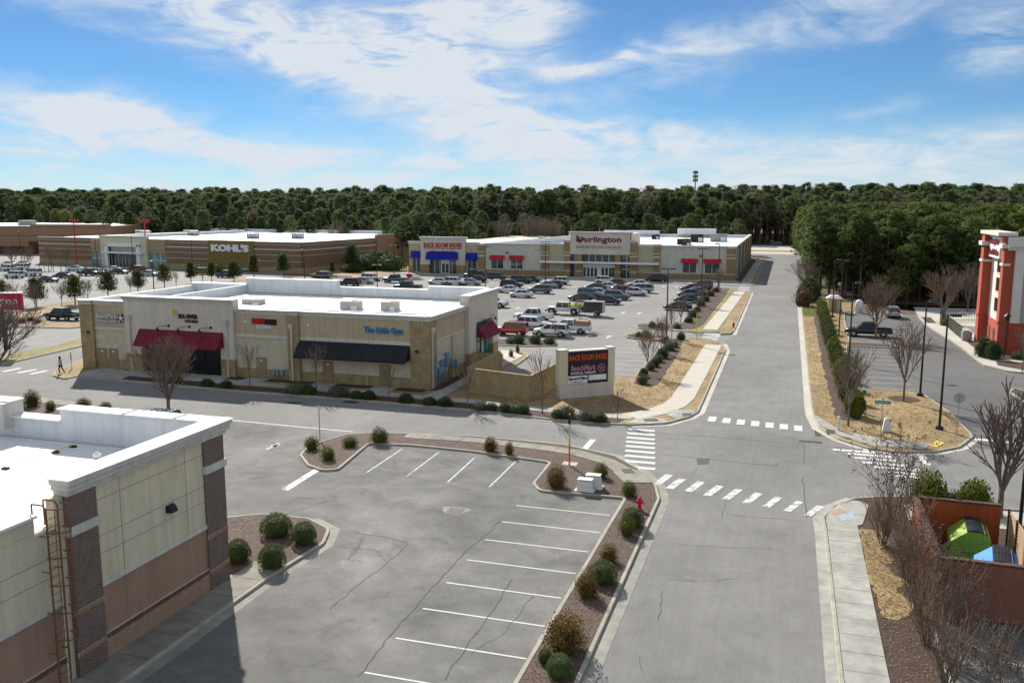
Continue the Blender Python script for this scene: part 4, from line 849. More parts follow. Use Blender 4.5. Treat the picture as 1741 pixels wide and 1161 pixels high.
rooftop_unit(598, 531, 6.12, 2.0, 1.2, 1.2, 'cream rooftop air conditioner with grey grille, left one on shop row roof')
rooftop_unit(664, 533, 6.12, 1.6, 1.2, 1.25, 'cream rooftop unit with black louvres near the shop row corner')
for w_, nm in ((-49.5, 'l'),): rooftop_unit(432, 522, 6.12, 2.2, 1.2, .9, 'low cream rooftop unit behind the sports salon sign')
# signs on the shop row
def sgn(name, lab): return empty(name, (-50, 74, 5), lab, 'sign')
s_ = sgn('shop_sign', 'white and navy BenchMark Physical Therapy letters on tan wall')
xa, za = onY(165, 541, 74.3); xb, zb = onY(200, 532, 74.3)
text('lettering', 'BenchMark', 'letter_navy', (xa - .03, 74.37, za - .03 + .05), (1, 0, 0), 2.55, .56, s_, depth=.03, bold=.045); text('lettering', 'BenchMark', 'letter_white', (xa, 74.33, za + .05), (1, 0, 0), 2.5, .5, s_, depth=.06, bold=.0)
text('lettering', 'PHYSICAL THERAPY', 'letter_navy', (xa + .05, 74.37, za - .42), (1, 0, 0), 2.5, .34, s_, depth=.03, bold=.05); text('lettering', 'PHYSICAL THERAPY', 'letter_white', (xa + .08, 74.33, za - .39), (1, 0, 0), 2.45, .27, s_, depth=.06)
lx_ = xa + 3.0; MB().tube((lx_, 74.4, za + .1), (lx_, 74.34, za + .1), .45, n=16).build('emblem_disc', 'letter_navy', s_)
m_ = MB()
for a in (20, 95, 160, 235, 310): m_.tube((lx_, 74.31, za + .1), (lx_ + .42 * math.cos(R(a)), 74.31, za + .1 + .42 * math.sin(R(a))), .07, .05, 6)
m_.build('emblem_figure', 'letter_white', s_)
s_ = sgn('shop_sign', 'dark red two-line sign with gold star badge on pale wall')
xa, za = onY(296, 537, 74.0)
m_ = MB(); m_.prism([(0, 0)] * 3, 0, 0) if False else None
st = [( xa + .1 + (.42 if k % 2 == 0 else .22) * math.cos(k * math.pi / 8), 0, za + .35 + (.42 if k % 2 == 0 else .22) * math.sin(k * math.pi / 8)) for k in range(16)]
mb = MB(); mb.face([(p[0], 73.98, p[2]) for p in st]); mb.build('star_badge', 'letter_gold', s_)
text('lettering', 'SEA RIVER', 'letter_wine', (xa + .5, 74.0, za - .22), (1, 0, 0), 2.3, .45, s_, depth=.07, bold=.03); text('lettering', 'FITNESS', 'letter_wine', (xa + 1.3, 74.0, za - .62), (1, 0, 0), 1.5, .28, s_, depth=.06, bold=.02)
s_ = sgn('shop_sign', 'red and black Sport Clips haircut sign on tan wall')
xa, za = onY(428, 551, 74.3)
MB().box(xa - .05, xa + 1.45, 74.34, 74.39, za - .02, za + .6).build('panel', 'letter_red', s_); MB().box(xa + 1.45, xa + 2.75, 74.34, 74.39, za - .02, za + .55).build('panel', 'sign_black', s_)
text('lettering', 'Sport', 'sign_red', (xa + .05, 74.32, za + .07), (1, 0, 0), 1.35, .5, s_, bold=.04, depth=.04); text('lettering', 'Clips', 'letter_wine', (xa + 1.5, 74.32, za + .07), (1, 0, 0), 1.2, .42, s_, bold=.03, depth=.04)
MB().box(xa + .45, xa + 2.1, 74.34, 74.39, za - .38, za - .05).build('panel', 'sign_white', s_); text('lettering', 'HAIRCUTS', 'metal_grey', (xa + .55, 74.33, za - .31), (1, 0, 0), 1.45, .2, s_, depth=.02)
s_ = sgn('shop_sign', 'blue The Little Gym letters over the black awning')
xa, za = onY(619, 567, 74.3)
text('lettering', 'The Little Gym', 'letter_blue', (xa, 74.34, za - .1), (1, 0, 0), 4.0, .8, s_, bold=.03, depth=.08)

# ================================================================== SCREEN WALL beside the sign
SWp = [(-27.4, 74.3), (-21.0, 72.45), (-19.6, 85.5)]
sw = empty('screen_wall', (-21, 75, 0), 'tan block screen wall around the service yard beside the sign', 'wall')
for a, b in ((SWp[0], SWp[1]), (SWp[1], SWp[2]), (SWp[0], (-27.6, 84))):
    a, b = Vector(a), Vector(b); d = (b - a).normalized(); f_ = Frame(a, d, (d.y, -d.x)); l_ = (b - a).length
    MB(f_).box(0, l_, -.1, .1, .05, 2.3).build('wall', 'block_tan' if abs(d.x) > .5 else 'block_tan_y', sw); MB(f_).box(-.06, l_ + .06, -.14, .14, 2.3, 2.42).build('coping', 'trim' if False else 'block_tan', sw)
gt = empty('wooden_gate', (-28, 85, 0), 'tan wooden gate standing open by the screen wall', 'gate')
fg = Frame((-30.2, 84.6), (1, .12), (.12, -1))
for k in range(11): MB(fg).box(k * .24, k * .24 + .22, -.02, .02, .2, 2.0).build('board', 'wood_gate', gt)
MB(fg).box(0, 2.6, .02, .06, .4, .52).box(0, 2.6, .02, .06, 1.7, 1.82).build('rail', 'wood_gate', gt)

# ================================================================== MONUMENT SIGN
MSo = empty('monument_sign', (-16.5, 75.4, 0), 'cream monument sign with Rack Room Shoes panel by the lawn', 'sign')
a, b = Vector(G(951, 681)), Vector(G(1043.4, 673)); d = (b - a).normalized(); FM = Frame(a, d, (d.y, -d.x)); l_ = (b - a).length
MB(FM).box(0, l_, -.75, 0, 0.05, 1.35).build('base', 'stucco_pale', MSo, bevel=.03); MB(FM).box(-.05, .8, -.78, .04, 1.35, 4.4).build('pillar', 'stucco_cream', MSo, bevel=.03); MB(FM).box(l_ - .62, l_ + .05, -.78, .04, 1.35, 4.4).build('pillar', 'stucco_cream', MSo, bevel=.03)
MB(FM).box(.8, l_ - .62, -.7, -.06, 1.35, 4.3).build('cabinet', 'sign_black', MSo); MB(FM).box(-.08, .84, -.82, .08, 4.4, 4.52).box(l_ - .66, l_ + .08, -.82, .08, 4.4, 4.52).box(.8, l_ - .62, -.76, 0, 4.3, 4.38).build('cap', 'trim', MSo)
def mtext(s, mt_, u, z, w, h, bold=.0): text('lettering', s, mt_, FM(u, .01, z), FM.u, w, h, MSo, depth=.03, bold=bold)
iw = l_ - 1.42
mtext('RACK ROOM SHOES', 'letter_orange', .95, 3.5, iw - .3, .5, .02); mtext('BenchMark', 'letter_pink', 1.1, 2.55, iw * .62, .52, .03); mtext('PHYSICAL THERAPY', 'letter_white', 1.1, 2.24, iw * .62, .22, .01)
m_ = MB(FM); cu, cz = .8 + iw * .83, 2.68
m_.path([(cu + .36 * math.cos(t * .35), .01, cz + .36 * math.sin(t * .35)) for t in range(19)], .04, 5)
for an in (20, 95, 160, 235, 310): m_.tube((cu, .01, cz), (cu + .3 * math.cos(R(an)), .01, cz + .3 * math.sin(R(an))), .05, .04, 5)
m_.build('emblem', 'letter_pink', MSo)
MB(FM).box(.82, .8 + iw * .49, -.06, -.02, 1.4, 2.1).build('panel', 'sign_white', MSo); MB(FM).box(.8 + iw * .52, .8 + iw * .96, -.06, -.02, 1.62, 2.1).build('panel', 'sign_white', MSo)
mtext('Sport', 'letter_red', .88, 1.68, iw * .24, .32, .04); mtext('Clips', 'sign_black', .88 + iw * .245, 1.72, iw * .21, .28, .03); mtext('HAIRCUTS', 'metal_grey', 1.2, 1.5, iw * .25, .1)

# ================================================================== BIG STORE (Burlington, Rack Room)
BS = empty('department_store', (-50, 240, 0), 'long cream block store with Burlington front and blue and red awnings', 'building')
YF = 205.0; FB = Frame((0, YF), (1, 0), (0, -1)); FBE = Frame((-11.4, 0), (0, 1), (1, 0))
MB().box(-90.6, -11.9, YF + .5, 288, 0, 6.4).build('core_wall', 'block_white', BS); MB().box(-72, -12, YF + .5, 287.6, 6.4, 6.6).build('roof', 'roof_white', BS); MB().box(-90.4, -72, YF + .5, 240, 6.9, 7.1).build('roof', 'roof_white', BS)
def wallb(u0, u1, z0, z1, d, mt_, nm='wall'): return MB(FB).box(u0, u1, -.6, d, z0, z1).build(nm, mt_, BS)
def corn(u0, u1, z0, z1, d, fr=FB): MB(fr).box(u0, u1, -.6, d + .1, z0, (z0 + z1) / 2).box(u0 - .1, u1 + .1, -.6, d + .25, (z0 + z1) / 2, z1).build('cornice', 'trim', BS)
# shoe shop
wallb(-91.3, -87.9, 0, 7.2, 0, 'stucco_olive'); wallb(-76, -72.6, 0, 7.2, 0, 'stucco_olive'); corn(-91.4, -87.9, 7.2, 7.9, 0); corn(-76, -72.6, 7.2, 7.9, 0)
wallb(-87.9, -85.4, 2.2, 8.5, .5, 'stucco_pale'); wallb(-78.5, -76, 2.2, 8.5, .5, 'stucco_pale'); wallb(-85.4, -78.5, 5.6, 8.5, .5, 'stucco_pale'); corn(-88.1, -75.8, 8.5, 9.1, .5)
wallb(-87.9, -85.6, 0, 2.2, .6, 'block_brown', 'pier_base'); wallb(-78.3, -76, 0, 2.2, .6, 'block_brown', 'pier_base'); wallb(-91.4, -90.2, 0, 1.9, .1, 'block_brown', 'pier_base')
wallb(-85.4, -78.5, 0, 5.0, -.2, 'glass_store', 'storefront')
for u in (-84.4, -83, -79.8): MB(FB).box(u, u + .12, -.2, -.1, .1, 4).build('mullion', 'sign_white', BS)
o = MB(FB).box(-82.6, -80.4, -.2, -.05, .05, 3.4).build('entrance_doors', 'sign_white', BS)
for u in (-82.4, -81.4): MB(FB).box(u, u + .8, -.05, -.02, .2, 2.5).build('door_pane', 'glass_dark', o)
def aw(u0, u1, z0, z1, d0, d1, mt_): awning(FB, u0, u1, z0, z1, d0, d1, mt_, BS)
aw(-86.2, -77.9, 3.7, 5.4, .52, 1.7, 'awning_blue'); aw(-90.6, -88.0, 4.0, 5.5, .05, 1.1, 'awning_blue'); aw(-75.8, -73.0, 3.6, 5.3, .05, 1.1, 'awning_blue')
for (a, b) in ((-90.3, -88.3), (-75.5, -73.3)):
    o = MB(FB).box(a, b, -.1, .03, .3, 4.0).build('window', 'glass_store', BS); MB(FB).box((a + b) / 2 - .05, (a + b) / 2 + .05, .03, .07, .3, 4.0).build('mullion', 'sign_white', o)
for u in (-84.5, -82, -79.6, -89.3, -74.4): MB(FB).path([(u, .55, 5.9), (u + .3, 1.0, 6.0), (u + .3, 1.2, 5.7)], .05, 5).build('gooseneck_lamp', 'awning_blue', BS)
wallb(-72.6, -71.0, 0, 7.1, .3, 'block_brown', 'pier'); MB(FB).box(-72.7, -70.9, -.2, .4, 4.4, 4.75).box(-72.7, -70.9, -.2, .4, 5.4, 5.6).box(-72.7, -70.9, -.2, .4, .9, 1.1).build('band', 'trim', BS); corn(-72.7, -70.9, 7.1, 7.6, .3)
# long cream walls with windows under red awnings
for (u0, u1, wins) in ((-71, -56.6, ((-69.4, -66.2), (-64.4, -61.3))), (-28.2, -13.2, ((-23, -19.8), (-18.0, -14.7)))):
    wallb(u0, u1, 1.3, 7.2, 0, 'block_white'); wallb(u0, u1, 0, 1.3, .12, 'block_brown', 'wainscot'); MB(FB).box(u0, u1, 0, .16, 1.3, 1.5).build('band', 'trim', BS); corn(u0, u1, 7.2, 7.75, 0)
    for a, b in wins:
        o = MB(FB).box(a, b, -.1, .04, 1.6, 4.2).build('window', 'glass_store', BS)
        for t in (0, .5, 1): MB(FB).box(a + (b - a) * t - .05, a + (b - a) * t + .05, .04, .08, 1.6, 4.2).build('frame', 'sign_white', o)
        aw(a - .3, b + .3, 4.0, 4.8, .05, .8, 'awning_crimson')
    MB(FB).box((wins[0][1] + wins[1][0]) / 2 - .3, (wins[0][1] + wins[1][0]) / 2 + .3, 0, .3, 5.3, 5.6).build('wall_light', 'black_metal', BS)
# entrance bay
for (u0, u1) in ((-56.6, -54.8), (-51, -49.4), (-35.1, -33.4), (-29.6, -28.2)):
    wallb(u0, u1, 0, 7.4 if u0 < -55 or u0 > -30 else 8.2, .45, 'block_brown', 'pier'); t_ = 7.4 if u0 < -55 or u0 > -30 else 8.2
    MB(FB).box(u0 - .08, u1 + .08, -.2, .55, 4.9, 5.2).box(u0 - .08, u1 + .08, -.2, .55, 5.7, 5.9).box(u0 - .08, u1 + .08, -.2, .55, 1.3, 1.55).build('band', 'trim', BS); corn(u0 - .1, u1 + .1, t_, t_ + .6, .45)
for (u0, u1) in ((-54.8, -51), (-33.4, -29.6)):
    wallb(u0, u1, 1.3, 7.3, .1, 'stucco_olive'); wallb(u0, u1, 0, 1.3, .2, 'block_brown', 'wainscot'); MB(FB).box(u0, u1, .1, .25, 1.3, 1.5).build('band', 'trim', BS); corn(u0, u1, 7.3, 7.9, .1)
wallb(-49.4, -35.1, 5.4, 10.2, .6, 'stucco_pale'); corn(-49.8, -34.7, 10.2, 10.7, .6); wallb(-49.4, -35.1, 0, 5.4, -.3, 'glass_store', 'storefront')
MB().box(-49.4, -35.1, YF - .5, YF + 14, 7.2, 10.2).build('sign_tower', 'stucco_pale', BS)
for (u0, u1) in ((-48.0, -46.6), (-38.6, -37.3)): wallb(u0, u1, 0, 5.4, .5, 'block_brown', 'pier'); MB(FB).box(u0 - .05, u1 + .05, -.2, .55, 1.3, 1.5).build('band', 'trim', BS)
MB(FB).box(-56.6, -28.2, .3, 1.7, 3.3, 3.75).build('canopy', 'white_metal', BS)
for u in (-45, -43.4, -41.8, -40.2): MB(FB).box(u - .06, u + .06, -.3, -.15, 3.7, 5.4).build('mullion', 'sign_white', BS)
o = MB(FB).box(-46.5, -38.7, -.3, -.1, .05, 3.0).build('entrance_doors', 'sign_white', BS)
for u in (-46.3, -45.4, -44.5, -43.6, -41.9, -41.0, -40.1, -39.4): MB(FB).box(u, u + .62, -.1, -.06, .2, 2.3).build('door_pane', 'glass_dark', o)
for u in (-49.3, -36.9): MB(FB).box(u + .9, u + 1.02, -.3, -.18, .1, 5.3).build('mullion', 'sign_white', BS)
wallb(-13.2, -11.3, 0, 7.1, .3, 'block_brown', 'pier'); MB(FB).box(-13.3, -11.2, -.2, .4, 4.9, 5.2).box(-13.3, -11.2, -.2, .4, 5.7, 5.9).box(-13.3, -11.2, -.2, .4, 1.3, 1.5).build('band', 'trim', BS); corn(-13.3, -11.1, 7.1, 7.7, .3)
# east side wall
MB(FBE).box(YF + .7, 288, -.6, 0, 0, 7.2).build('wall', 'block_white_y', BS); MB(FBE).box(YF + .7, 288, -.6, .25, 7.2, 7.7).build('cornice', 'trim', BS)
for y in (222, 238, 254, 270, 285): MB(FBE).box(y, y + 2, 0, .35, 0, 7.1).build('pier', 'block_brown_y', BS)
# far parapets and step in the roof
MB().box(-70, -11.6, 287.6, 288, 6.5, 7.6).build('parapet', 'parapet_white', BS); MB().box(-58, -40, 287, 289, 7.6, 8.6).build('parapet', 'parapet_white', BS); MB().box(-34, -22, 286, 288.4, 7.6, 9.4).build('parapet', 'parapet_white', BS)
MB().hexa([(-72, 206, 6.6), (-71.6, 206, 6.6), (-50, 270, 6.6), (-50.4, 270, 6.6)], [(-72, 206, 7.6), (-71.6, 206, 7.6), (-50, 270, 8.8), (-50.4, 270, 8.8)]).build('parapet', 'parapet_white', BS)
MB().box(-11.95, -11.7, 206, 287.8, 6.6, 7.55).build('parapet_liner', 'parapet_white', BS)
for i, (px, py, w_, h_) in enumerate(((1115, 407, 2.2, 1.4), (1163, 416, 3.4, 1.5), (1185, 412, 3.4, 2.2), (1222, 411, 4.5, 2.2), (922, 412, 1.6, 1.4), (1167, 418, 2.0, 1.2))):
    rooftop_unit(px, py, 6.6, w_, 2.2, h_, ('small dark rooftop unit just right of the Burlington tower', 'low dark rooftop unit over the right store wall', 'tall dark rooftop unit in the middle of the store roof', 'grey rooftop unit furthest right on the store roof', 'small rooftop unit left of the Burlington tower', 'short dark rooftop unit nearest the store front')[i], 'black_metal' if i != 3 else 'metal_grey')
s_ = empty('store_sign', (-42, 204, 8), 'maroon Burlington letters on the pale entrance tower', 'sign')
text('lettering', 'urlington', 'letter_maroon', (-46.0, YF - .62, 7.9), (1, 0, 0), 8.8, 1.75, s_, depth=.12, bold=.02)
mb = MB(); hx, hz = -47.0, 8.85
hp = [(hx + .95 * (math.sin(t) ** 3), YF - .7, hz + .85 * (13 * math.cos(t) - 5 * math.cos(2 * t) - 2 * math.cos(3 * t) - math.cos(4 * t)) / 15) for t in [k * math.pi / 12 for k in range(24)]]
mb.face(hp[::-1]); mb.face([(p[0], p[1] + .12, p[2]) for p in hp]); mb.build('heart_initial', 'letter_maroon', s_); MB().box(-47.9, -47.5, YF - .72, YF - .62, 8.3, 9.9).build('initial_stem', 'letter_maroon', s_); MB().path([(-47.3, YF - .73, 9.2), (-46.9, YF - .73, 8.9), (-46.55, YF - .73, 9.2)], .06, 5).build('heart_line', 'stucco_pale', s_)
MB().box(-47.9, -37.1, YF - .68, YF - .6, 6.9, 7.4).build('tagline_frame', 'black_metal', s_); MB().box(-47.8, -37.2, YF - .70, YF - .68, 6.96, 7.34).build('tagline_panel', 'stucco_pale', s_)
text('lettering', 'LADIES . MEN . KIDS . BABY . HOME . COATS', 'sign_black', (-47.6, YF - .71, 7.04), (1, 0, 0), 10.2, .24, s_, depth=.02)
s_ = empty('store_sign', (-82, 204, 7), 'red RACK ROOM SHOES letters on pale shop front', 'sign')
text('lettering', 'RACK ROOM SHOES', 'letter_red', (-87.0, YF - .52, 6.5), (1, 0, 0), 10.1, 1.15, s_, depth=.12, bold=.03); MB().box(-87.0, -76.9, YF - .6, YF - .52, 6.2, 6.34).build('underline', 'letter_maroon', s_)

# ================================================================== SECOND STORE (left, KOHL'S)
K0, K1 = Vector((-210.5, 206.8)), Vector((-115.6, 194.6)); kd = (K1 - K0).normalized(); kl = (K1 - K0).length
FK = Frame(K0, kd, (kd.y, -kd.x)); kn = FK.n
KB = empty('second_store', (-160, 215, 0), "brown banded KOHL'S store with cream entrance, left background", 'building')
ku = lambda px, py=440: (lambda r: ((Vector((r.x, r.y)) * ((K0.x * -kn.x + K0.y * -kn.y) / (r.x * -kn.x + r.y * -kn.y)) - K0).dot(kd.to_2d() if hasattr(kd, 'to_2d') else kd)))(ray(px, py))
MB(FK).box(.3, kl - .3, -70, -.3, 0, 7.2).build('core_wall', 'store_brown', KB); MB(FK).box(.4, kl - .4, -70, -.3, 7.2, 7.35).build('roof', 'roof_white', KB)
uA, uB, uC, uD, uE, uF, uG = [ku(p) for p in (157, 176, 254, 283, 356, 433, 515)]
def kw(a, b, z0, z1, d, mt_, nm='wall'): return MB(FK).box(a, b, -.35, d, z0, z1).build(nm, mt_, KB)
for (a, b) in ((0, uA), (uD, uE), (uF, kl)):
    kw(a, b, 1.3, 7.5, 0, 'store_brown'); kw(a, b, 0, 1.3, .1, 'store_tan', 'wainscot')
    for z, h_ in ((5.6, .3), (6.9, .12), (4.3, .12), (2.7, .12)): MB(FK).box(a, b, 0, .1, z, z + h_).build('band', 'trim', KB)
    MB(FK).box(a, b, -.4, .15, 7.5, 7.75).build('coping', 'trim', KB)
kw(uA, uB, 3.8, 7.7, .2, 'store_tan'); kw(uC, uD, 3.8, 7.7, .2, 'store_tan')
for a, b in ((uA, uB), (uC, uD)):
    o = kw(a, b, 0.1, 3.8, 0, 'glass_teal', 'window')
    for t in (.33, .66): MB(FK).box(a + (b - a) * t, a + (b - a) * t + .15, 0, .08, .1, 3.8).build('mullion', 'sign_white', o)
    MB(FK).box(a, b, 0, .08, 1.9, 2.05).build('mullion', 'sign_white', o)
w0, w1 = uB + (uC - uB) * .12, uB + (uC - uB) * .88
kw(uB, w0, 0, 8.2, .8, 'stucco_cream'); kw(w1, uC, 0, 8.2, .8, 'stucco_cream'); kw(w0, w1, 6.6, 8.2, .8, 'stucco_cream'); MB(FK).box(uB - .1, uC + .1, -.5, 1.0, 8.2, 8.45).build('coping', 'trim', KB)
MB(FK).box(w0, w0 + 1.2, .8, 1.4, 0, 6.2).box(w1 - 1.2, w1, .8, 1.4, 0, 6.2).box(w0, w1, .8, 1.4, 5.5, 6.6).box(w0 - 1, w1 + 1, .8, 1.7, 3.6, 4.1).build('entrance_frame', 'white_metal', KB)
kw(w0 + 1.2, w1 - 1.2, 4.1, 5.5, .2, 'stucco_pale', 'lintel'); o = kw(w0 + 1.2, w1 - 1.2, 0, 3.6, .1, 'glass_store', 'storefront')
for k in range(9): MB(FK).box(w0 + 1.3 + k * (w1 - w0 - 2.7) / 8, w0 + 1.4 + k * (w1 - w0 - 2.7) / 8, .1, .2, 0, 2.6 if k % 2 else 3.5).build('mullion', 'sign_white', o)
kw(uE, uF, 0, 7.8, .3, 'store_gold', 'sign_wall')
# side wall running back
FKE = Frame(K1, (-kn.x, -kn.y), kd)
MB(FKE).box(0, 33, -.4, 0, 1.3, 7.5).build('wall', 'store_brown', KB); MB(FKE).box(0, 33, -.4, .1, 5.6, 5.9).box(0, 33, -.4, .06, 6.9, 7.0).box(0, 33, -.4, .06, 4.3, 4.4).build('band', 'trim', KB); MB(FKE).box(0, 33, -.4, .1, 0, 1.3).build('wainscot', 'store_tan', KB); MB(FKE).box(33, 55, -.4, .6, 0, 8.6).build('wall', 'store_sand', KB)
MB(FKE).box(0, 33, -.4, .15, 7.5, 7.75).build('coping', 'trim', KB)
MB(FK).box(.2, kl - .2, -70, -69.6, 7.3, 8.4).build('parapet', 'parapet_white', KB); MB(FK).box(uA + 2, uA + 3, -60, -1, 7.35, 8.3).build('parapet', 'parapet_white', KB)
s_ = empty('store_sign', (-130, 196, 6), "white KOHL'S letters on the gold wall of the left store", 'sign')
a_ = ku(362); b_ = ku(426); text('lettering', "KOHL'S", 'letter_white', FK(a_, .32, 4.9), FK.u, b_ - a_, 1.9, s_, depth=.25, bold=.06)
for i, (px, py) in enumerate(((243, 401), (325, 401), (427, 406), (503, 406))):
    x, y = G(px, py, 7.4); o = empty('roof_screen', (x, y, 7.4), ('open roof screen above the store entrance', "roof screen between entrance and KOHL'S letters", "roof screen right of the KOHL'S letters", 'roof screen nearest the brown store corner')[i], 'roof screen', 'pale roof screens')
    for k in range(5):
        MB().box(x - 2.6 + 1.25 * k, x - 2.45 + 1.25 * k, y - .1, y + .1, 7.35, 9.2).build('post', 'galv', o)
    MB().box(x - 2.7, x + 2.7, y - .12, y - .1, 8.9, 9.2).box(x - 2.7, x + 2.7, y - .12, y - .1, 8.2, 8.4).build('rail', 'sign_white', o); MB().box(x - 1.5, x + 1.4, y + .3, y + 2.2, 7.35, 8.8).build('unit', 'metal_grey', o)
# third store at the far left
T0, T1 = Vector((-330, 222)), Vector((-224.5, 252)); td = (T1 - T0).normalized(); FT = Frame(T0, td, (td.y, -td.x)); tl = (T1 - T0).length
TB = empty('third_store', (-270, 250, 0), 'sand coloured big store with dark red base at far left', 'building')
MB(FT).box(0, tl, -50, 0, 2.6, 9.3).build('wall', 'store_sand', TB); MB(FT).box(0, tl, -50, .15, 0, 2.6).build('wall_base', 'store_red', TB); MB(FT).box(0, tl, -50, .2, 9.3, 9.5).build('coping', 'store_sand', TB); MB(FT).box(0, tl, .0, .04, 6.2, 6.35).build('band', 'store_red', TB)
MB(FT).box(tl - 28, tl, -.5, .3, 9.5, 10.2).build('parapet', 'store_sand', TB); MB(FT).box(3, tl - 3, -49, -1, 9.5, 9.62).build('roof', 'roof_white', TB)
for u in (tl - 52, tl - 36): MB(FT).box(u, u + 5, -9, -6, 9.6, 11.4).build('rooftop_unit', 'metal_grey', TB)
for u in (tl - 27, tl - 4):
    MB(FT).prism([(u + 1.7 * math.cos(k * math.pi / 8), .9 + .0 * k + 0 * u + (.8 * abs(math.sin(k * math.pi / 8)))) for k in range(9)], 0, 4.3).build('red_niche', 'store_red', TB)

# ================================================================== HOTEL
HB = empty('hotel', (30, 115, 0), 'cream hotel corner with tall terracotta columns, right edge', 'building')
HW = 23.9; HS = 112.3
MB().box(HW + .6, 70, HS + .3, 121.0, 0, 12.4).build('core_wall', 'hotel_beige', HB)
FHS = Frame((0, HS), (1, 0), (0, -1)); FHW = Frame((HW, 0), (0, -1), (-1, 0))
MB(FHS).box(HW + 1.6, 70, -.4, 0, 3.6, 12.2).build('wall', 'hotel_beige', HB); MB(FHS).box(HW + .7, 70, -.4, .12, 0, 3.5).build('wall_base', 'hotel_terra', HB); MB(FHS).box(HW + .7, 70, -.4, .2, 3.5, 3.75).build('band', 'hotel_terra', HB)
MB(FHS).box(HW + .7, HW + 1.6, -.4, .25, 3.75, 12.0).build('corner_column', 'hotel_white', HB); MB(FHS).box(HW - .1, 70, -.4, .4, 12.0, 12.4).build('cornice', 'hotel_white', HB); MB(FHS).box(HW - .15, 70, -.4, .7, 12.4, 13.0).build('cornice', 'hotel_white', HB); MB(FHS).box(HW - .15, 70, -.4, .45, 13.0, 13.5).build('parapet', 'hotel_white', HB)
for z in (6.3, 9.2): MB(FHS).box(HW + 1.62, 70, 0, .02, z, z + .04).build('panel_joint', 'concrete_dark', HB)
for k in range(6): MB(FHS).box(HW + .7, 70, .12, .14, .5 + .5 * k, .53 + .5 * k).build('groove', 'store_red', HB)
MB(FHW).box(-121.3, -HS - .3, -.4, 0, 3.6, 12.4).build('wall', 'hotel_white', HB); MB(FHW).box(-121.3, -HS - .3, -.4, .1, 0, 3.6).build('wall_base', 'hotel_terra', HB)
for (y0, y1, pd) in ((HS + .25, HS + 1.5, .42), (120.6, 122.2, 1.0)):
    o = MB(FHW).box(-y1, -y0, -.7, pd, 0, 13.6).build('column', 'hotel_terra', HB, label='terracotta column')
    MB(FHW).box(-y1 - .1, -y0 + .1, -.3, pd + .12, 3.6, 3.85).build('band', 'hotel_terra', o); MB(FHW).box(-y1 - .1, -y0 + .1, -.3, pd + .12, 10.2, 10.5).build('band', 'hotel_white', o); MB(FHW).box(-y1 - .2, -y0 + .2, -.3, pd + .3, 12.2, 12.7).build('capital', 'hotel_white', o)
MB(FHW).box(-121.6, -HS - .8, -.3, .12, 11.2, 13.58).build('sign_wall', 'hotel_terra', HB); MB(FHW).box(-122.4, -HS - .1, -.8, 1.2, 13.6, 14.0).build('parapet_cap', 'hotel_white', HB)
for z in (4.6, 7.0, 9.2):
    o = MB(FHW).box(-117.3, -115.4, -.02, .05, z, z + 1.6).build('window', 'glass_dark', HB); MB(FHW).box(-117.4, -115.3, .05, .1, z - .12, z).build('sill', 'hotel_white', o)
for (a, b) in ((-118.9, -117.9), (-116.6, -115.5)): MB(FHW).box(a, b, .1, .14, .1, 2.6).build('door', 'store_red', HB)
s_ = empty('hotel_sign', (HW - 1, 116, 12), 'white sign panel with dark red script high between hotel columns', 'sign')
MB(FHW).box(-120.2, -114.6, .12, .5, 10.9, 13.4).build('panel', 'sign_white', s_)
text('lettering', 'Hampton', 'letter_maroon', FHW(-119.9, .52, 12.25), FHW.u, 5.0, 1.0, s_, depth=.06, bold=.05); text('lettering', 'Inn & Suites', 'letter_maroon', FHW(-119.9, .52, 11.2), FHW.u, 5.0, .75, s_, depth=.06, bold=.05)
island('hotel_pavement', fillet([(19.5, 146), (19.2, 138), (20.4, 118), (20.6, 104), (22.5, 100.5), (70, 96), (70, 160), (20.5, 160)], [.5, .5, .5, 1.5, 1.5, 0, 0, .5], 4), 'concrete')
sheet('mulch_bed', [(22.0, 104), (24, 101.8), (60, 98.5), (60, 103.5), (22.4, 107)], .134, 'mulch'); sheet('mulch_bed', [(21.9, 108.3), (70, 107.5), (70, 112), (23.4, 112.2), (22.6, 122), (21.9, 122)], .134, 'mulch')
sheet('mulch_bed', [(19.8, 139), (21, 139), (21.2, 146), (19.8, 146)], .134, 'mulch')
island('lot_island', fillet(GP((1716, 668), (1722, 660), (1760, 672), (1780, 690), (1760, 700)), .5), 'mulch')
pf = empty('pool_fence', (22, 135, 0), 'black iron fence round the pool beside the hotel', 'fence')
for (a, b) in (((21.7, 123.5), (21.9, 142)), ((21.9, 142), (28, 143))):
    a, b = Vector(a), Vector(b); n_ = int((b - a).length / .35)
    for k in range(n_ + 1): p = a.lerp(b, k / n_); MB().box(p.x - .02, p.x + .02, p.y - .02, p.y + .02, .12, 1.75).build('picket', 'black_metal', pf)
    d = (b - a).normalized(); f_ = Frame(a, d, (d.y, -d.x)); MB(f_).box(0, (b - a).length, -.03, .03, 1.6, 1.68).build('rail', 'black_metal', pf); MB(f_).box(0, (b - a).length, -.03, .03, .3, .37).build('rail', 'black_metal', pf)
ac = empty('air_conditioner', (22.2, 122.6, 0), 'grey air conditioner box at the foot of the terracotta column', 'air conditioner')
MB().box(21.5, 22.6, 121.8, 122.7, .13, 1.3).build('cabinet', 'metal_grey', ac, bevel=.04); MB().lathe((22.05, 122.25, 1.3), [(.36, 0), (.36, .05)], 12).build('fan_guard', 'black_metal', ac)

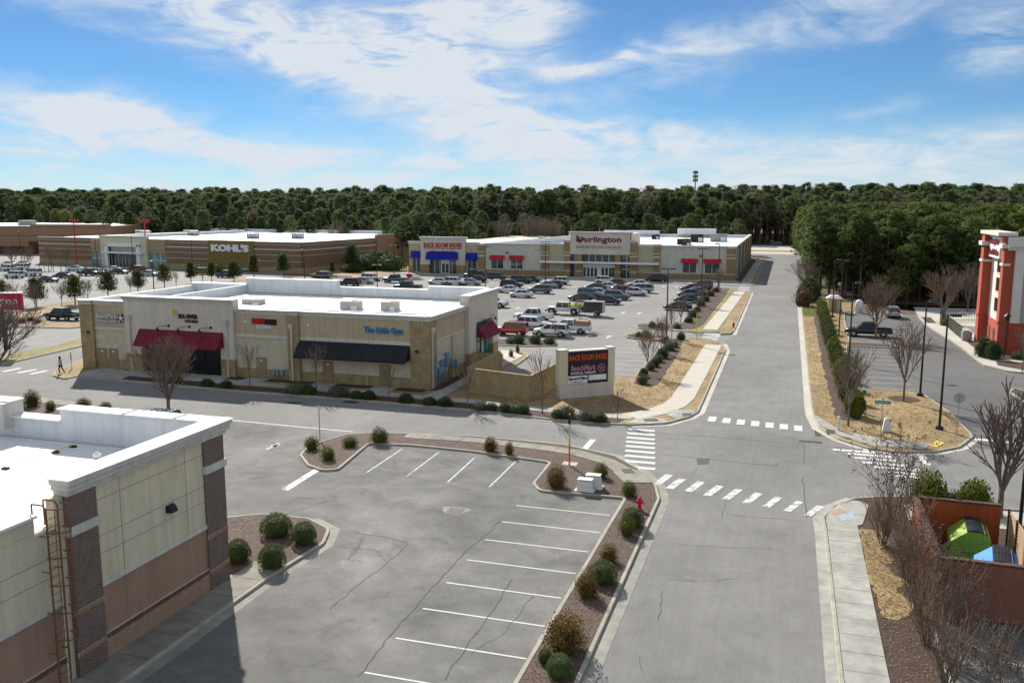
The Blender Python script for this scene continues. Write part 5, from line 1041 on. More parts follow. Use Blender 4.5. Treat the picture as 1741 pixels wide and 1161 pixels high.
# ================================================================== BIN ENCLOSURE
EN = empty('bin_enclosure', (8.6, 43, 0), 'red brick bin enclosure with open top, lower right', 'enclosure')
def bwall(a, b, h, nm='wall'):
    a, b = Vector(a), Vector(b); d = (b - a).normalized(); f_ = Frame(a, d, (d.y, -d.x)); l_ = (b - a).length; o = empty('brick_wall', ORG[EN]); o.parent = EN; o.location = (0, 0, 0)
    bricks(f_, 0, l_, .05, h, .1, 'brick_red', 'mortar_dark', o); MB(f_).box(0, l_, -.1, -.02, .05, h).build('inner_face', 'rusty_orange', o)
    cp = MB(f_); 
    for k in range(int(l_ / .1)): cp.box(k * .1 + .006, k * .1 + .094, -.14, .14, h, h + .09)
    cp.build('brick_coping', 'brick_dark', o, kind='stuff'); return o
bwall((6.65, 38.9), (16, 38.6), 2.5); bwall((6.75, 47.0), (6.65, 38.9), 2.5); bwall((10.6, 46.9), (6.75, 47.0), 2.5)
sheet('bin_pad', [(6.8, 39.1), (11.4, 39), (11.4, 46.8), (6.9, 46.9)], .16, 'concrete_dark')
gt = empty('slatted_gate', (10.9, 44, 0), 'pale wooden slatted gate of the bin enclosure', 'gate')
for (y0, y1) in ((43.4, 46.7), (39.6, 43.0)):
    leaf = empty('gate_leaf', ORG[gt]); leaf.parent = gt; leaf.location = (0, 0, 0)
    for k in range(13): MB().box(10.95, 11.0, y0, y1, .3 + .16 * k, .42 + .16 * k).build('slat', 'wood_slat', leaf)
    for y in (y0, (y0 + y1) / 2, y1): MB().box(10.88, 10.945, y - .05, y + .05, .2, 2.45).build('stile', 'bronze', leaf)
MB().box(10.85, 11.05, 43.1, 43.3, .1, 2.6).build('post', 'rust', gt)
def dumpster(cx, cy, w, l, h, mt_, rz, label):
    o = empty('dumpster', (0, 0, 0), label, 'dumpster'); b = MB()
    pr = [(-w / 2, 0), (w / 2, 0), (w / 2, h * .78), (w / 2 - .25, h), (-w / 2 + .75, h * 1.02), (-w / 2, h * .62)]
    i = len(b.v); n_ = len(pr)
    for s in (-l / 2, l / 2): b.v += [Vector((x, s, z + .12)) for x, z in pr]
    b.f += [tuple(range(n_ - 1, -1, -1)), tuple(range(n_, 2 * n_))] + [(k, (k + 1) % n_, n_ + (k + 1) % n_, n_ + k) for k in range(n_)]; b.m = [0] * len(b.f)
    b.build('body', mt_, o, bevel=.02)
    for s in (-1, 1):
        MB().box(-w * .2, w * .2, s * l / 2 - .06, s * l / 2 + .06, h * .45, h * .6).build('fork_pocket', mt_, o)
        MB().box(-w / 2 + .1, -w / 2 + .22, s * l / 3, s * l / 3 + .1, 0, .16).build('foot', 'black_metal', o); MB().box(w / 2 - .22, w / 2 - .1, s * l / 3, s * l / 3 + .1, 0, .16).build('foot', 'black_metal', o)
    for k in range(5): MB().box(-w / 2 - .03, -w / 2 + .03, -l / 2 + l * (k + .5) / 5 - .05, -l / 2 + l * (k + .5) / 5 + .05, .15, h * .66).build('rib', mt_, o)
    for s in (-1, 1):
        ld_ = MB(); nseg = 7
        for k in range(nseg):
            t0, t1 = k / nseg, (k + 1) / nseg; xa_, xb_ = -w / 2 + .7 + t0 * (w - .85), -w / 2 + .7 + t1 * (w - .85)
            zt = lambda t: h + .17 + .10 * math.sin(math.pi * t) - .12 * t
            ld_.hexa([(xa_, s * .02, zt(t0) - .03), (xb_ - .02, s * .02, zt(t1) - .03), (xb_ - .02, s * l / 2, zt(t1) - .03), (xa_, s * l / 2, zt(t0) - .03)], [(xa_, s * .02, zt(t0) + .03), (xb_ - .02, s * .02, zt(t1) + .01), (xb_ - .02, s * l / 2, zt(t1) + .01), (xa_, s * l / 2, zt(t0) + .03)])
        ld_.build('lid', 'lid_black', o)
    o.location = (cx, cy, .16); o.rotation_euler = (0, 0, R(rz)); return o
dumpster(9.0, 45.5, 1.75, 2.1, 1.55, 'dumpster_green', -6, 'lime green dumpster with black lid inside the bin enclosure')
dumpster(9.5, 42.0, 1.75, 2.1, 1.5, 'dumpster_blue', -10, 'blue dumpster with black ribbed lid inside the bin enclosure')
# ================================================================== PLANTS
def quads_mesh(name, C, Nn, size, asp, mats, rs, midx=None, extra=None):
    """many small leaf faces: centres C, normals Nn"""
    n = len(C); t = rs.normal(size=(n, 3)); u = np.cross(Nn, t); u /= np.linalg.norm(u, axis=1)[:, None] + 1e-9; v = np.cross(Nn, u); v /= np.linalg.norm(v, axis=1)[:, None] + 1e-9
    s = (size * rs.uniform(.65, 1.35, n))[:, None]; a = u * s; b = v * s * asp
    V = np.stack([C - a, C - b * .9, C + a, C + b * .9], 1).reshape(-1, 3); F = np.arange(4 * n).reshape(-1, 4)
    V, F = V.tolist(), F.tolist(); mi = [0] * n if midx is None else list(midx)
    if extra:
        k = len(V); V += [tuple(p) for p in extra.v]; F += [[k + i for i in f] for f in extra.f]; mi += [1 if len(mats) > 1 else 0] * len(extra.f)
    me = bpy.data.meshes.new(name); me.from_pydata(V, [], F)
    for m_ in mats: me.materials.append(MATS[m_])
    me.polygons.foreach_set('material_index', mi); me.update(); return me
def ball(rs, n): v = rs.normal(size=(n, 3)); return v / np.linalg.norm(v, axis=1)[:, None]
def shrub_mesh(name, seed, n=1500, leaf=.06, lumps=.12, loose=.12, mat='leaf_green', flat=.5):
    rs = np.random.RandomState(seed); d = ball(rs, n); d[:, 2] = np.abs(d[:, 2]) * 1.0 - .25 * (rs.rand(n) < .45); d /= np.linalg.norm(d, axis=1)[:, None]
    k = ball(rs, 14); bump = 1 + lumps * np.max(np.clip(d @ k.T - .6, 0, 1), axis=1) * 2.5
    r = bump * (1 - loose + loose * 2 * rs.rand(n) ** 1.5); C = d * r[:, None] * .88; C[:, 2] = np.maximum(C[:, 2] + .32, .02) / 1.3
    N_ = d + rs.normal(size=(n, 3)) * .55; N_ /= np.linalg.norm(N_, axis=1)[:, None]
    core = MB(); core.lathe((0, 0, 0), [(.62, 0), (.76, .2), (.68, .45), (.45, .68), (.1, .76)], 10)
    return quads_mesh(name, C, N_, leaf, .6, [mat], rs, extra=core)
SHRUB = {}
for nm, kw_ in dict(clipped=dict(n=4200, leaf=.035, lumps=.10, loose=.09, mat='leaf_green'), gold=dict(n=1900, leaf=.06, lumps=.3, loose=.26, mat='leaf_gold'), olive=dict(n=1900, leaf=.055, lumps=.26, loose=.22, mat='leaf_olive'),
                   dark=dict(n=1400, leaf=.07, lumps=.15, loose=.16, mat='leaf_dark'), grey=dict(n=1100, leaf=.075, lumps=.2, loose=.25, mat='leaf_grey'), bright=dict(n=1500, leaf=.075, lumps=.15, loose=.2, mat='leaf_bright'), brown=dict(n=700, leaf=.06, lumps=.2, loose=.3, mat='leaf_brown')).items():
    SHRUB[nm] = [shrub_mesh('foliage', 10 + k + len(nm) * 7, **kw_) for k in range(2)]
def shrub(px, py, w, h, kind, label, group, z=.13, xy=None):
    """px, py: foot of the plant in the photograph; w, h: metres"""
    x, y = xy if xy else G(px, py, z); o = empty('shrub', (x, y, z), label, 'shrub', group)
    f_ = mesh_obj('foliage', rnd.choice(SHRUB[kind]), o); f_.scale = (w * .42, w * .42 * rnd.uniform(.92, 1.05), h * .84); f_.rotation_euler = (0, 0, rnd.uniform(0, 6.28))
    ORG[o] = Vector((0, 0, 0)); MB().tube((0, 0, -.03), (0, 0, h * .3), .04, .03, 5).build('stem', 'bark', o); return o
ga = 'shrubs in the strip beside the front lot'
for a in ((530, 763, 1.15, 1.0, 'olive', 'dark olive shrub beside the grey post on the lot island'), (595, 758, 1.25, .75, 'olive', 'low wide olive shrub at the top of the lot island'), (558, 780, 1.1, .95, 'olive', 'olive shrub at the rounded end of the lot island'), (646, 751, 1.45, 1.15, 'olive', 'bright olive shrub where the lot kerb turns the corner'),
          (834, 766, 1.05, 1.0, 'gold', 'gold tipped shrub, left of the pair behind the stalls'), (866, 772, .65, .95, 'gold', 'narrow gold tipped shrub, right of the pair behind the stalls'), (946, 827, 1.35, 1.35, 'gold', 'bushy gold tipped shrub left of the white utility boxes'), (1022, 811, .95, 1.05, 'olive', 'upright olive shrub behind the white utility boxes'),
          (1070, 842, 1.05, .95, 'olive', 'olive shrub left of the pink hydrant'), (1076, 893, 1.6, 1.25, 'clipped', 'clipped green dome shrub below the pink hydrant'), (1066, 908, 1.0, 1.1, 'olive', 'yellow green shrub in front of the clipped dome by the hydrant'), (1035, 953, .95, .85, 'gold', 'small orange tipped shrub halfway down the mulch strip'),
          (1024, 988, 1.7, 1.2, 'clipped', 'large clipped green dome halfway down the mulch strip'), (998, 1012, 1.15, 1.1, 'gold', 'ragged brown green shrub against the strip kerb'), (960, 1102, 1.75, 1.5, 'gold', 'largest orange gold shrub near the bottom of the strip'), (952, 1147, 1.35, .95, 'clipped', 'low clipped green shrub lowest in the mulch strip'), (927, 1124, .7, .6, 'clipped', 'small green tuft touching the lowest clipped shrub')):
    shrub(*a, ga)
gb = 'clipped round shrubs on the bush island'
for a in ((405, 953, 1.55, 1.35, 'clipped', 'clipped round shrub half hidden by the brick pier'), (470, 909, 2.0, 1.4, 'clipped', 'largest clipped round shrub at the back of the bush island'), (517, 922, 1.7, 1.3, 'clipped', 'clipped round shrub nearest the island tip'), (463, 962, 1.7, 1.35, 'clipped', 'clipped round shrub at the front of the bush island')): shrub(*a, gb)
gc = 'shrubs behind the left building'
for a in ((55, 690, 1.4, 1.5, 'olive', 'upright dark shrub seen over the notch in the white parapet'), (86, 697, .9, .9, 'olive', 'small shrub beside the upright one over the parapet notch'), (142, 694, 1.3, 1.0, 'olive', 'round shrub peeping over the white parapet'), (180, 699, 1.1, .9, 'olive', 'shrub top barely showing over the white parapet')): shrub(*a, gc)
gd = 'shrubs along the street in front of the shop row'
for i, (px, py, w, h, k) in enumerate(((300, 650, 1.6, .8, 'dark'), (352, 656, 1.6, .8, 'dark'), (385, 659, 1.5, .8, 'dark'), (505, 668, 2.6, 1.0, 'grey'), (524, 669, 1.8, .9, 'dark'), (577, 673, 2.4, 1.0, 'grey'), (606, 677, 1.5, .8, 'dark'), (627, 678, 1.6, .9, 'dark'), (690, 684, 1.7, .9, 'dark'), (730, 688, 1.5, .8, 'dark'), (757, 690, 1.6, .9, 'dark'), (817, 696, 1.6, .8, 'grey'), (836, 697, 1.3, .7, 'dark'), (859, 700, 1.5, .9, 'dark'), (872, 701, 1.2, .8, 'grey'), (889, 702, 1.5, .9, 'dark'), (947, 710, 1.3, .8, 'dark'), (963, 709, 1.7, 1.1, 'grey'), (994, 714, 1.6, .9, 'grey'), (1018, 716, 1.7, .8, 'dark'))):
    ordn = ('first', 'second', 'third', 'fourth', 'fifth', 'sixth', 'seventh', 'eighth', 'ninth', 'tenth', 'eleventh', 'twelfth', 'thirteenth', 'fourteenth', 'fifteenth', 'sixteenth', 'seventeenth', 'eighteenth', 'nineteenth', 'twentieth')[i]
    shrub(px, py, w, h, k, '%s low shrub, %s from the left in the shop row mulch strip' % ('grey green' if k == 'grey' else 'dark green', ordn), gd)
ge = 'hedge shrubs right of the road'
for i, (px, py) in enumerate(((1452, 707), (1441, 682), (1437, 662), (1431, 645), (1426, 628), (1421, 614), (1417, 601), (1413, 589), (1410, 578), (1407, 568), (1404, 559), (1402, 550), (1400, 542), (1398, 535), (1396, 528))):
    shrub(px, py, 2.0, 2.5 - .03 * i, 'bright' if i < 9 and i % 3 == 0 else 'dark' if i % 2 else 'olive', 'evergreen hedge shrub, %s from the street corner in the roadside hedge' % ('nearest', 'second', 'third', 'fourth', 'fifth', 'sixth', 'seventh', 'eighth', 'ninth', 'tenth', 'eleventh', 'twelfth', 'thirteenth', 'fourteenth', 'last')[i], ge)
gf = 'shrubs in the store lot and lawn beds'
for px, py, w, h, k, l in ((867, 583, 1.3, .8, 'grey', 'grey green shrub, leftmost on the island before the red car'), (882, 583, 1.7, 1.2, 'dark', 'tall dark shrub on the island before the red car'), (910, 583, 1.8, 1.2, 'dark', 'dark round shrub below the white crossover'), (934, 584, 1.8, .9, 'dark', 'low shrub at the right end of the island by the white crossover'),
                           (988, 551, 1.5, .9, 'dark', 'left shrub on the small island behind the white pickup'), (996, 552, 1.4, .9, 'dark', 'right shrub on the small island behind the white pickup'), (1086, 573, 1.1, .8, 'dark', 'left dark shrub on the kerb tongue south of the drive'), (1098, 574, 1.5, 1.1, 'dark', 'right dark shrub on the kerb tongue south of the drive'), (1158, 577, 1.3, 1.1, 'dark', 'dark shrub at the far end of the lawn mulch bed'),
                           (1109, 557, 1.5, 1.0, 'dark', 'left dark shrub on the kerb tongue north of the drive'), (1122, 558, 1.4, .9, 'dark', 'middle dark shrub on the kerb tongue north of the drive'), (1151, 558, 1.3, .9, 'grey', 'grey shrub beside the lamp pole north of the drive'), (1092, 652, 1.3, 1.1, 'grey', 'pale grey green shrub at the near tip of the lawn mulch bed'), (1094, 640, 1.1, 1.0, 'dark', 'second shrub from the near tip of the lawn mulch bed'),
                           (1106, 629, 1.1, .9, 'grey', 'third shrub from the near tip of the lawn mulch bed'), (1112, 623, 1.3, .9, 'dark', 'fourth shrub from the near tip of the lawn mulch bed'), (1119, 615, 1.4, .9, 'grey', 'fifth shrub from the near tip of the lawn mulch bed'), (1126, 608, 1.7, 1.3, 'dark', 'largest dark shrub in the middle of the lawn mulch bed'), (1138, 595, 1.8, 1.2, 'grey', 'loose grey shrub in the upper lawn mulch bed'), (1147, 590, 1.2, 1.0, 'brown', 'reddish brown shrub in the upper lawn mulch bed'), (1131, 584, 1.4, 1.0, 'grey', 'grey shrub against the kerb in the upper lawn mulch bed'),
                           (1171, 548, 1.5, 1.0, 'dark', 'dark shrub lowest in the roadside mulch bed'), (1178, 538, 2.0, 1.3, 'grey', 'grey shrub, second up in the roadside mulch bed'), (1185, 529, 1.8, 1.1, 'brown', 'brownish shrub, third up in the roadside mulch bed'), (1191, 520, 2.0, 1.3, 'grey', 'grey shrub, fourth up in the roadside mulch bed'), (1199, 512, 2.0, 1.2, 'dark', 'dark shrub, fifth up in the roadside mulch bed'), (1208, 503, 2.2, 1.4, 'brown', 'brown shrub, sixth up in the roadside mulch bed'), (1217, 496, 2.2, 1.3, 'brown', 'topmost brown shrub in the roadside mulch bed'),
                           (1672, 606, 2.2, 2.6, 'dark', 'left conical dark shrub at the hotel column'), (1687, 610, 2.2, 2.3, 'dark', 'right round dark shrub at the hotel column'), (1733, 610, 2.0, 1.0, 'dark', 'low dark shrub at the hotel wall by the lamp post'), (1604, 553, 1.2, .9, 'olive', 'yellow green shrub at the hotel kerb by the bare tree'),
                           (850, 612, .8, 1.0, 'olive', 'thin upright plant beside the shop row entrance walk'), (869, 606, .6, .9, 'olive', 'small upright plant beside the entrance walk'), (880, 599, .5, 1.1, 'olive', 'slim plant at the lawn wedge by the entrance walk'),
                           (17, 548, 1.6, .8, 'brown', 'low brown shrub under the red pole sign'), (38, 548, 1.5, .8, 'brown', 'second low brown shrub right of the red sign pole'), (52, 545, 1.4, .9, 'brown', 'third low brown shrub near the black pickup'), (64, 549, 1.3, .7, 'brown', 'brown shrub nearest the black pickup nose'),
                           (1576, 862, 2.2, 2.4, 'bright', 'leafy evergreen shrub behind the left end of the bin enclosure'), (1655, 866, 2.1, 2.0, 'bright', 'leafy evergreen shrub behind the right end of the bin enclosure'), (1620, 868, 1.6, 1.3, 'olive', 'paler shrub between the two behind the bin enclosure')):
    shrub(px, py, w, h, k, l, gf)
for i, (px, py, w, h) in enumerate(((345, 462, 5, 2.2), (365, 463, 6, 2.4), (395, 466, 6, 3), (625, 458, 9, 4.5), (645, 456, 9, 5.5), (665, 459, 9, 4.5), (600, 462, 7, 2.5), (540, 470, 4, 1.2), (1365, 520, 4, 4), (1376, 512, 5, 5))):
    shrub(px, py, w, h, 'dark' if i != 8 else 'brown', ("clipped hedge block under the KOHL'S letters, left part", "clipped hedge block under the KOHL'S letters, middle part", 'dark hedge right of the clipped hedge', 'dense dark thicket between the two stores, left clump', 'dense dark thicket between the two stores, middle clump', 'dense dark thicket left of the blue awnings', 'low thicket at the brown store corner', 'low dark shrub behind the grey car', 'brown twiggy bush at the top of the roadside hedge', 'big dark bush behind the roadside hedge')[i], 'background shrubs')
# ---- bare trees
def bare_mesh(seed, H, trunk_h, r0, spread, levels, kids, form='vase', stems=1, pods=False, twig=.006):
    rs = random.Random(seed); T = MB(); Wg = MB(); ends = []
    def grow(p, d, l, r, lev):
        n = 3 if lev < 2 else 2; q = p
        for k in range(n):
            dd = (d + Vector((rs.uniform(-1, 1), rs.uniform(-1, 1), rs.uniform(-.3, .7))) * .13).normalized(); e = q + dd * (l / n); ra = r * (1 - .22 * k / n); rb = r * (1 - .22 * (k + 1) / n)
            (T if r > .018 else Wg).tube(q, e, max(ra, twig), max(rb, twig * .8), 6 if r > .05 else 4 if r > .02 else 3, cap=False); q = e; d = dd
            if lev < levels and k < n - 1 and lev > 0:
                side = d.orthogonal().normalized(); side.rotate(Matrix.Rotation(rs.uniform(0, 6.28), 3, d)); nd = (d + side * spread * 1.1 + Vector((0, 0, .25))).normalized(); grow(e, nd, l * rs.uniform(.5, .7), r * .55, lev + 1)
        if lev >= levels: ends.append(q); return
        a0 = rs.uniform(0, 6.28)
        for i in range(kids):
            side = d.orthogonal().normalized(); side.rotate(Matrix.Rotation(a0 + i * 6.28 / kids + rs.uniform(-.5, .5), 3, d)); nd = (d + side * spread * rs.uniform(.6, 1.2) + Vector((0, 0, .18))).normalized(); grow(q, nd, l * rs.uniform(.62, .82), r * rs.uniform(.58, .72), lev + 1)
    if stems == 1:
        T.tube((0, 0, -.1), (0, 0, trunk_h), r0 * 1.15, r0 * .9, 8); L0 = (H - trunk_h) * .36; base = Vector((0, 0, trunk_h)); a0 = rs.uniform(0, 6.28); nb = kids + 1
        for i in range(nb):
            a = a0 + i * 6.28 / nb; grow(base - Vector((0, 0, rs.uniform(0, trunk_h * .3))), Vector((math.cos(a) * spread, math.sin(a) * spread, 1)).normalized(), L0 * rs.uniform(.85, 1.15), r0 * .62, 1)
        grow(base, Vector((.05, 0, 1)), L0 * 1.1, r0 * .7, 1)
    else:
        for i in range(stems):
            a = i * 2.4 + rs.uniform(-.3, .3); rr = rs.uniform(.03, .22); s_ = spread * rs.uniform(.3, 1.0); grow(Vector((rr * math.cos(a), rr * math.sin(a), -.05)), Vector((math.cos(a) * s_, math.sin(a) * s_, 1)).normalized(), H * .4 * rs.uniform(.8, 1.1), r0 * rs.uniform(.7, 1.1), 1)
    P = None
    if pods:
        P = MB()
        for e in ends:
            if rs.random() < .55:
                for k in range(4):
                    c = e + Vector((rs.uniform(-.1, .1), rs.uniform(-.1, .1), rs.uniform(-.06, .12))); P.lathe(c, [(.012, -.03), (.038, 0), (.012, .035)], 4)
    def me(mb, m_):
        x = bpy.data.meshes.new('limbs'); x.from_pydata([tuple(v) for v in mb.v], [], mb.f); x.materials.append(MATS[m_]); x.update(); return x
    return me(T, 'bark'), me(Wg, 'twig'), (me(P, 'pod') if P else None)
BARE = {'street': bare_mesh(1, 6.3, 1.3, .15, .5, 5, 3, twig=.013), 'vase': bare_mesh(2, 7.6, 1.9, .15, .42, 4, 3, twig=.011), 'small': bare_mesh(3, 4.6, 1.4, .06, .4, 4, 3, twig=.012), 'young': bare_mesh(5, 4.2, 1.1, .045, .38, 3, 3, twig=.012), 'thin': bare_mesh(4, 5.2, 1.6, .05, .32, 3, 3, twig=.012), 'myrtle': bare_mesh(6, 4.6, 0, .035, .5, 4, 2, stems=8, pods=True, twig=.007), 'thicket': bare_mesh(7, 3.9, 0, .026, .34, 3, 2, stems=20, twig=.008), 'thicket2': bare_mesh(8, 3.6, 0, .024, .42, 4, 2, stems=8, pods=True, twig=.007), 'big': bare_mesh(9, 8.5, 1.8, .2, .55, 5, 3, twig=.013), 'back': bare_mesh(11, 9, 2.2, .16, .46, 5, 3, twig=.014)}
def bare(kind, px, py, label, group, s=1.0, z=.12, xy=None, rot=None, sz=None):
    x, y = xy if xy else G(px, py, z); o = empty('bare_tree', (x, y, z), label, 'tree', group); o.rotation_euler = (0, 0, rnd.uniform(0, 6.28) if rot is None else rot); o.scale = (s, s, sz or s); a, b, p = BARE[kind]
    mesh_obj('trunk', a, o); mesh_obj('crown', b, o)
    if p: mesh_obj('seed_pods', p, o, kind='stuff')
    return o
bg = 'bare winter trees'
bare('street', 287, 703, 'round headed bare tree rising behind the white parapet', bg, .92)
bare('big', -12, 668, 'bare tree reaching in from the left edge', bg, .95, rot=1.0)
bare('vase', 1699, 880, 'tall vase shaped bare tree behind the bin enclosure', bg, .98)
bare('myrtle', 1520, 893, 'spreading bare crape myrtle with seed heads at the near street corner', bg, 1.12)
for i, (x, y, k, s, l) in enumerate(((5.3, 46.2, 'thicket', 1.0, 'bare brown thicket stems behind the spreading myrtle'), (6.1, 44.0, 'thicket2', 1.05, 'bare myrtle clump at the left wall of the bin enclosure'), (5.8, 42.2, 'thicket', .95, 'dense bare clump beside the dry grass'), (6.2, 40.3, 'thicket2', 1.05, 'bare myrtle clump beside the enclosure front corner'), (5.9, 38.4, 'thicket', 1.05, 'bare clump left of the brick front wall'), (6.7, 37.2, 'thicket2', 1.1, 'wide bare myrtle in front of the brick wall'), (5.9, 35.6, 'thicket', 1.0, 'lowest but one bare clump in the mulch bed'), (6.6, 34.2, 'thicket2', 1.05, 'bare clump by the side lot kerb'), (6.1, 32.4, 'thicket', 1.0, 'bare clump at the very bottom of the picture'), (7.6, 32.0, 'thicket2', .9, 'thin bare twigs at the lower right bottom edge'))):
    bare(k, 0, 0, l, bg, s * .86, xy=(x, y))
for k, px, py, l, s in (('small', 1442, 724, 'small bare tree at the near end of the roadside hedge', 1.35), ('small', 1536, 682, 'small bare tree standing in a mulch ring on the corner lawn', 1.5), ('back', 1489, 574, 'bare tree behind the black hotel lot pickup', .78), ('back', 1604, 549, 'bare tree at the hotel kerb near the pool fence', .82), ('back', 1645, 528, 'bare brown tree behind the pool fence', .75), ('young', 1738, 632, 'young bare tree at the right edge by the hotel', 1.2),
                        ('thin', 425, 660, 'slim bare tree before the Sport Clips bay', .95), ('thin', 538, 668, 'slim bare tree before the black awning', .95), ('young', 661, 678, 'small bare tree at the last door of the shop row', .85), ('thin', 795, 692, 'slim bare tree left of the screen wall', .8), ('thin', 922, 703, 'slim bare tree left of the monument sign', 1.1), ('young', 1050, 714, 'tiny bare tree right of the monument sign', .7),
                        ('small', 1101, 637, 'bare tree in the lawn mulch bed', 1.05), ('small', 1124, 600, 'bare tree further up the lawn mulch bed', .95), ('thin', 1142, 577, 'slim bare tree at the kerb tongue south of the drive', 1.0), ('thin', 1157, 559, 'slim bare tree at the kerb tongue north of the drive', 1.0), ('small', 1193, 522, 'bare tree in the roadside mulch bed', 1.0), ('small', 1222, 497, 'bare tree at the top of the roadside mulch bed', 1.1),
                        ('small', 22, 462, 'left bare tree at the brown store corner', 1.4), ('small', 49, 465, 'right bare tree at the brown store corner', 1.5), ('small', 88, 458, 'bare tree against the brown store wall', 1.3), ('small', 114, 458, 'second bare tree against the brown store wall', 1.3), ('small', 309, 455, 'bare tree right of the store entrance', 1.2), ('thin', 30, 548, 'thin bare tree behind the red pole sign', 1.3), ('small', 105, 520, 'bare bush with brown seed heads left of the second evergreen', .9), ('small', 150, 515, 'bare bush right of the second evergreen', .9), ('small', 222, 500, 'bare bush between third and fourth evergreen', .8), ('small', 60, 528, 'bare bush at the foot of the first evergreen', 1.0), ('young', 300, 490, 'bare bush beside the fifth evergreen', 1.0), ('young', 345, 485, 'bare bush beyond the sixth evergreen', 1.1), ('thin', 695, 470, 'bare tree at the corner of the shoe shop', 1.5)):
    bare(k, px, py, l, bg, s)
bare('thin', 946, 590, 'bare twiggy tree showing above the monument sign', bg, .7); bare('thin', 985, 556, 'slim bare tree behind the jeep pickup', bg, 1.0)
# ---- small evergreen trees of the left lot
def ever_mesh(seed, H, Rr, n=3400, tier=.28, mat='leaf_dark', leaf=.17):
    rs = np.random.RandomState(seed); C = []; N_ = []
    nb = 34
    for i in range(nb):
        t = (i + rs.rand()) / nb; z = H * (tier + (1 - tier) * t); rad = Rr * (1 - t) ** .55 * (.55 + .45 * min(1, t * 6 + .35)) * rs.uniform(.75, 1.15); a = i * 2.4 + rs.uniform(-.4, .4); m_ = int(n / nb)
        f_ = rs.rand(m_) ** .6; pts = np.stack([np.cos(a) * rad * f_, np.sin(a) * rad * f_, z + .16 * rad * f_ + 0 * f_], 1) + rs.normal(size=(m_, 3)) * np.array([.26, .26, .17]) * Rr * .8
        C.append(pts); nn = rs.normal(size=(m_, 3)) + np.array([np.cos(a) * .5, np.sin(a) * .5, .9]); N_.append(nn / np.linalg.norm(nn, axis=1)[:, None])
    return quads_mesh('crown', np.concatenate(C), np.concatenate(N_), leaf, .55, [mat], rs)
def trunk_mesh(H, r, z1, mat='bark'):
    mb = MB(); mb.tube((0, 0, -.1), (0, 0, z1 * .5), r * 1.1, r * .85, 7, cap=False).tube((0, 0, z1 * .5), (.05, 0, z1), r * .85, r * .35, 7, cap=False)
    for k in range(6): a = k * 2.1; zz = z1 * (.45 + .08 * k); mb.tube((0, 0, zz), (math.cos(a) * H * .13, math.sin(a) * H * .13, zz + H * .09), r * .35, r * .12, 4, cap=False)
    me = bpy.data.meshes.new('trunk'); me.from_pydata([tuple(v) for v in mb.v], [], mb.f); me.materials.append(MATS[mat]); me.update(); return me
EV = [ever_mesh(1, 5.4, 2.3), ever_mesh(2, 5.6, 2.4, mat='leaf_olive'), ever_mesh(3, 5.6, 1.5, mat='leaf_olive')]; EVT = trunk_mesh(5.4, .13, 4.6)
for i, (px, py, k, s, l) in enumerate(((62, 521, 0, 1.0, 'dark evergreen tree behind the black pickup, first of the row'), (128, 517, 1, 1.0, 'yellow green evergreen tree, second of the lot row'), (184, 506, 0, 1.02, 'dark evergreen tree, third of the lot row'), (235, 498, 0, .92, 'flat topped evergreen tree left of the short lamp pole'), (280, 488, 1, .98, 'evergreen tree right of the short lamp pole'), (325, 481, 2, .95, 'slim evergreen tree below the tall pole'), (398, 480, 0, .95, "dark evergreen tree below the KOHL'S letters"), (432, 474, 2, 1.15, "tall slim evergreen right of the KOHL'S letters"), (482, 470, 0, 1.1, 'conical evergreen before the brown store corner'), (565, 468, 2, .7, 'small evergreen before the brown store side'), (598, 460, 0, 1.35, 'broad evergreen at the end of the brown store side'), (2, 528, 1, 1.0, 'evergreen tree cut by the left edge'), (360, 478, 2, .9, 'loose pale evergreen left of the dark one by the parapet'), (1520, 520, 1, 1.3, 'pale green round tree beyond the black hotel lot pickup'))):
    x, y = G(px, py, .12); o = empty('evergreen_tree', (x, y, .12), l, 'tree', 'evergreen trees in the left lot'); o.scale = (s * .82, s * .82, s * .84); o.rotation_euler = (0, 0, rnd.uniform(0, 6)); mesh_obj('trunk', EVT, o); mesh_obj('crown', EV[k], o)
# ---- loose litter on the beds and tufts on the dry lawns: nobody could count these
def inside(pts, X, Y):
    r = np.zeros(len(X), bool); n_ = len(pts)
    for i in range(n_):
        x1, y1 = pts[i]; x2, y2 = pts[(i + 1) % n_]
        if y1 == y2: continue
        r ^= ((y1 > Y) != (y2 > Y)) & (X < (x2 - x1) * (Y - y1) / (y2 - y1) + x1)
    return r
def strew(name, pts, dens, size, mat, z, label, cat, asp=.35, tilt=.25, up=0.0, avoid=(), ymin=-1e9):
    rs = np.random.RandomState(len(pts) * 7 + int(dens)); P = np.array(pts); lo, hi = P.min(0), P.max(0); lo[1] = max(lo[1], ymin); n_ = int((hi[0] - lo[0]) * (hi[1] - lo[1]) * dens); X = rs.uniform(lo[0], hi[0], n_); Y = rs.uniform(lo[1], hi[1], n_); k = inside(pts, X, Y)
    for a in avoid: k &= ~inside(a, X, Y)
    C = np.stack([X, Y, np.full(n_, z)], 1)[k]; C[:, 2] += rs.uniform(0, size * .6, len(C)); N_ = rs.normal(size=C.shape) * tilt + np.array([0, 0, 1.0 - up]); N_ /= np.linalg.norm(N_, axis=1)[:, None]
    return mesh_obj(name, quads_mesh(name, C, N_, size, asp, [mat], rs), label=label, cat=cat, kind='stuff')
strew('mulch_litter', inset(IA, .25), 60, .05, 'chips', .13, 'pale bark chips strewn over the planting strip mulch', 'mulch', avoid=(GP((690, 737), (800, 743), (960, 760), (1047, 778), (1110, 822), (1060, 830), (1030, 800), (960, 780), (800, 757), (690, 748)),), ymin=25)
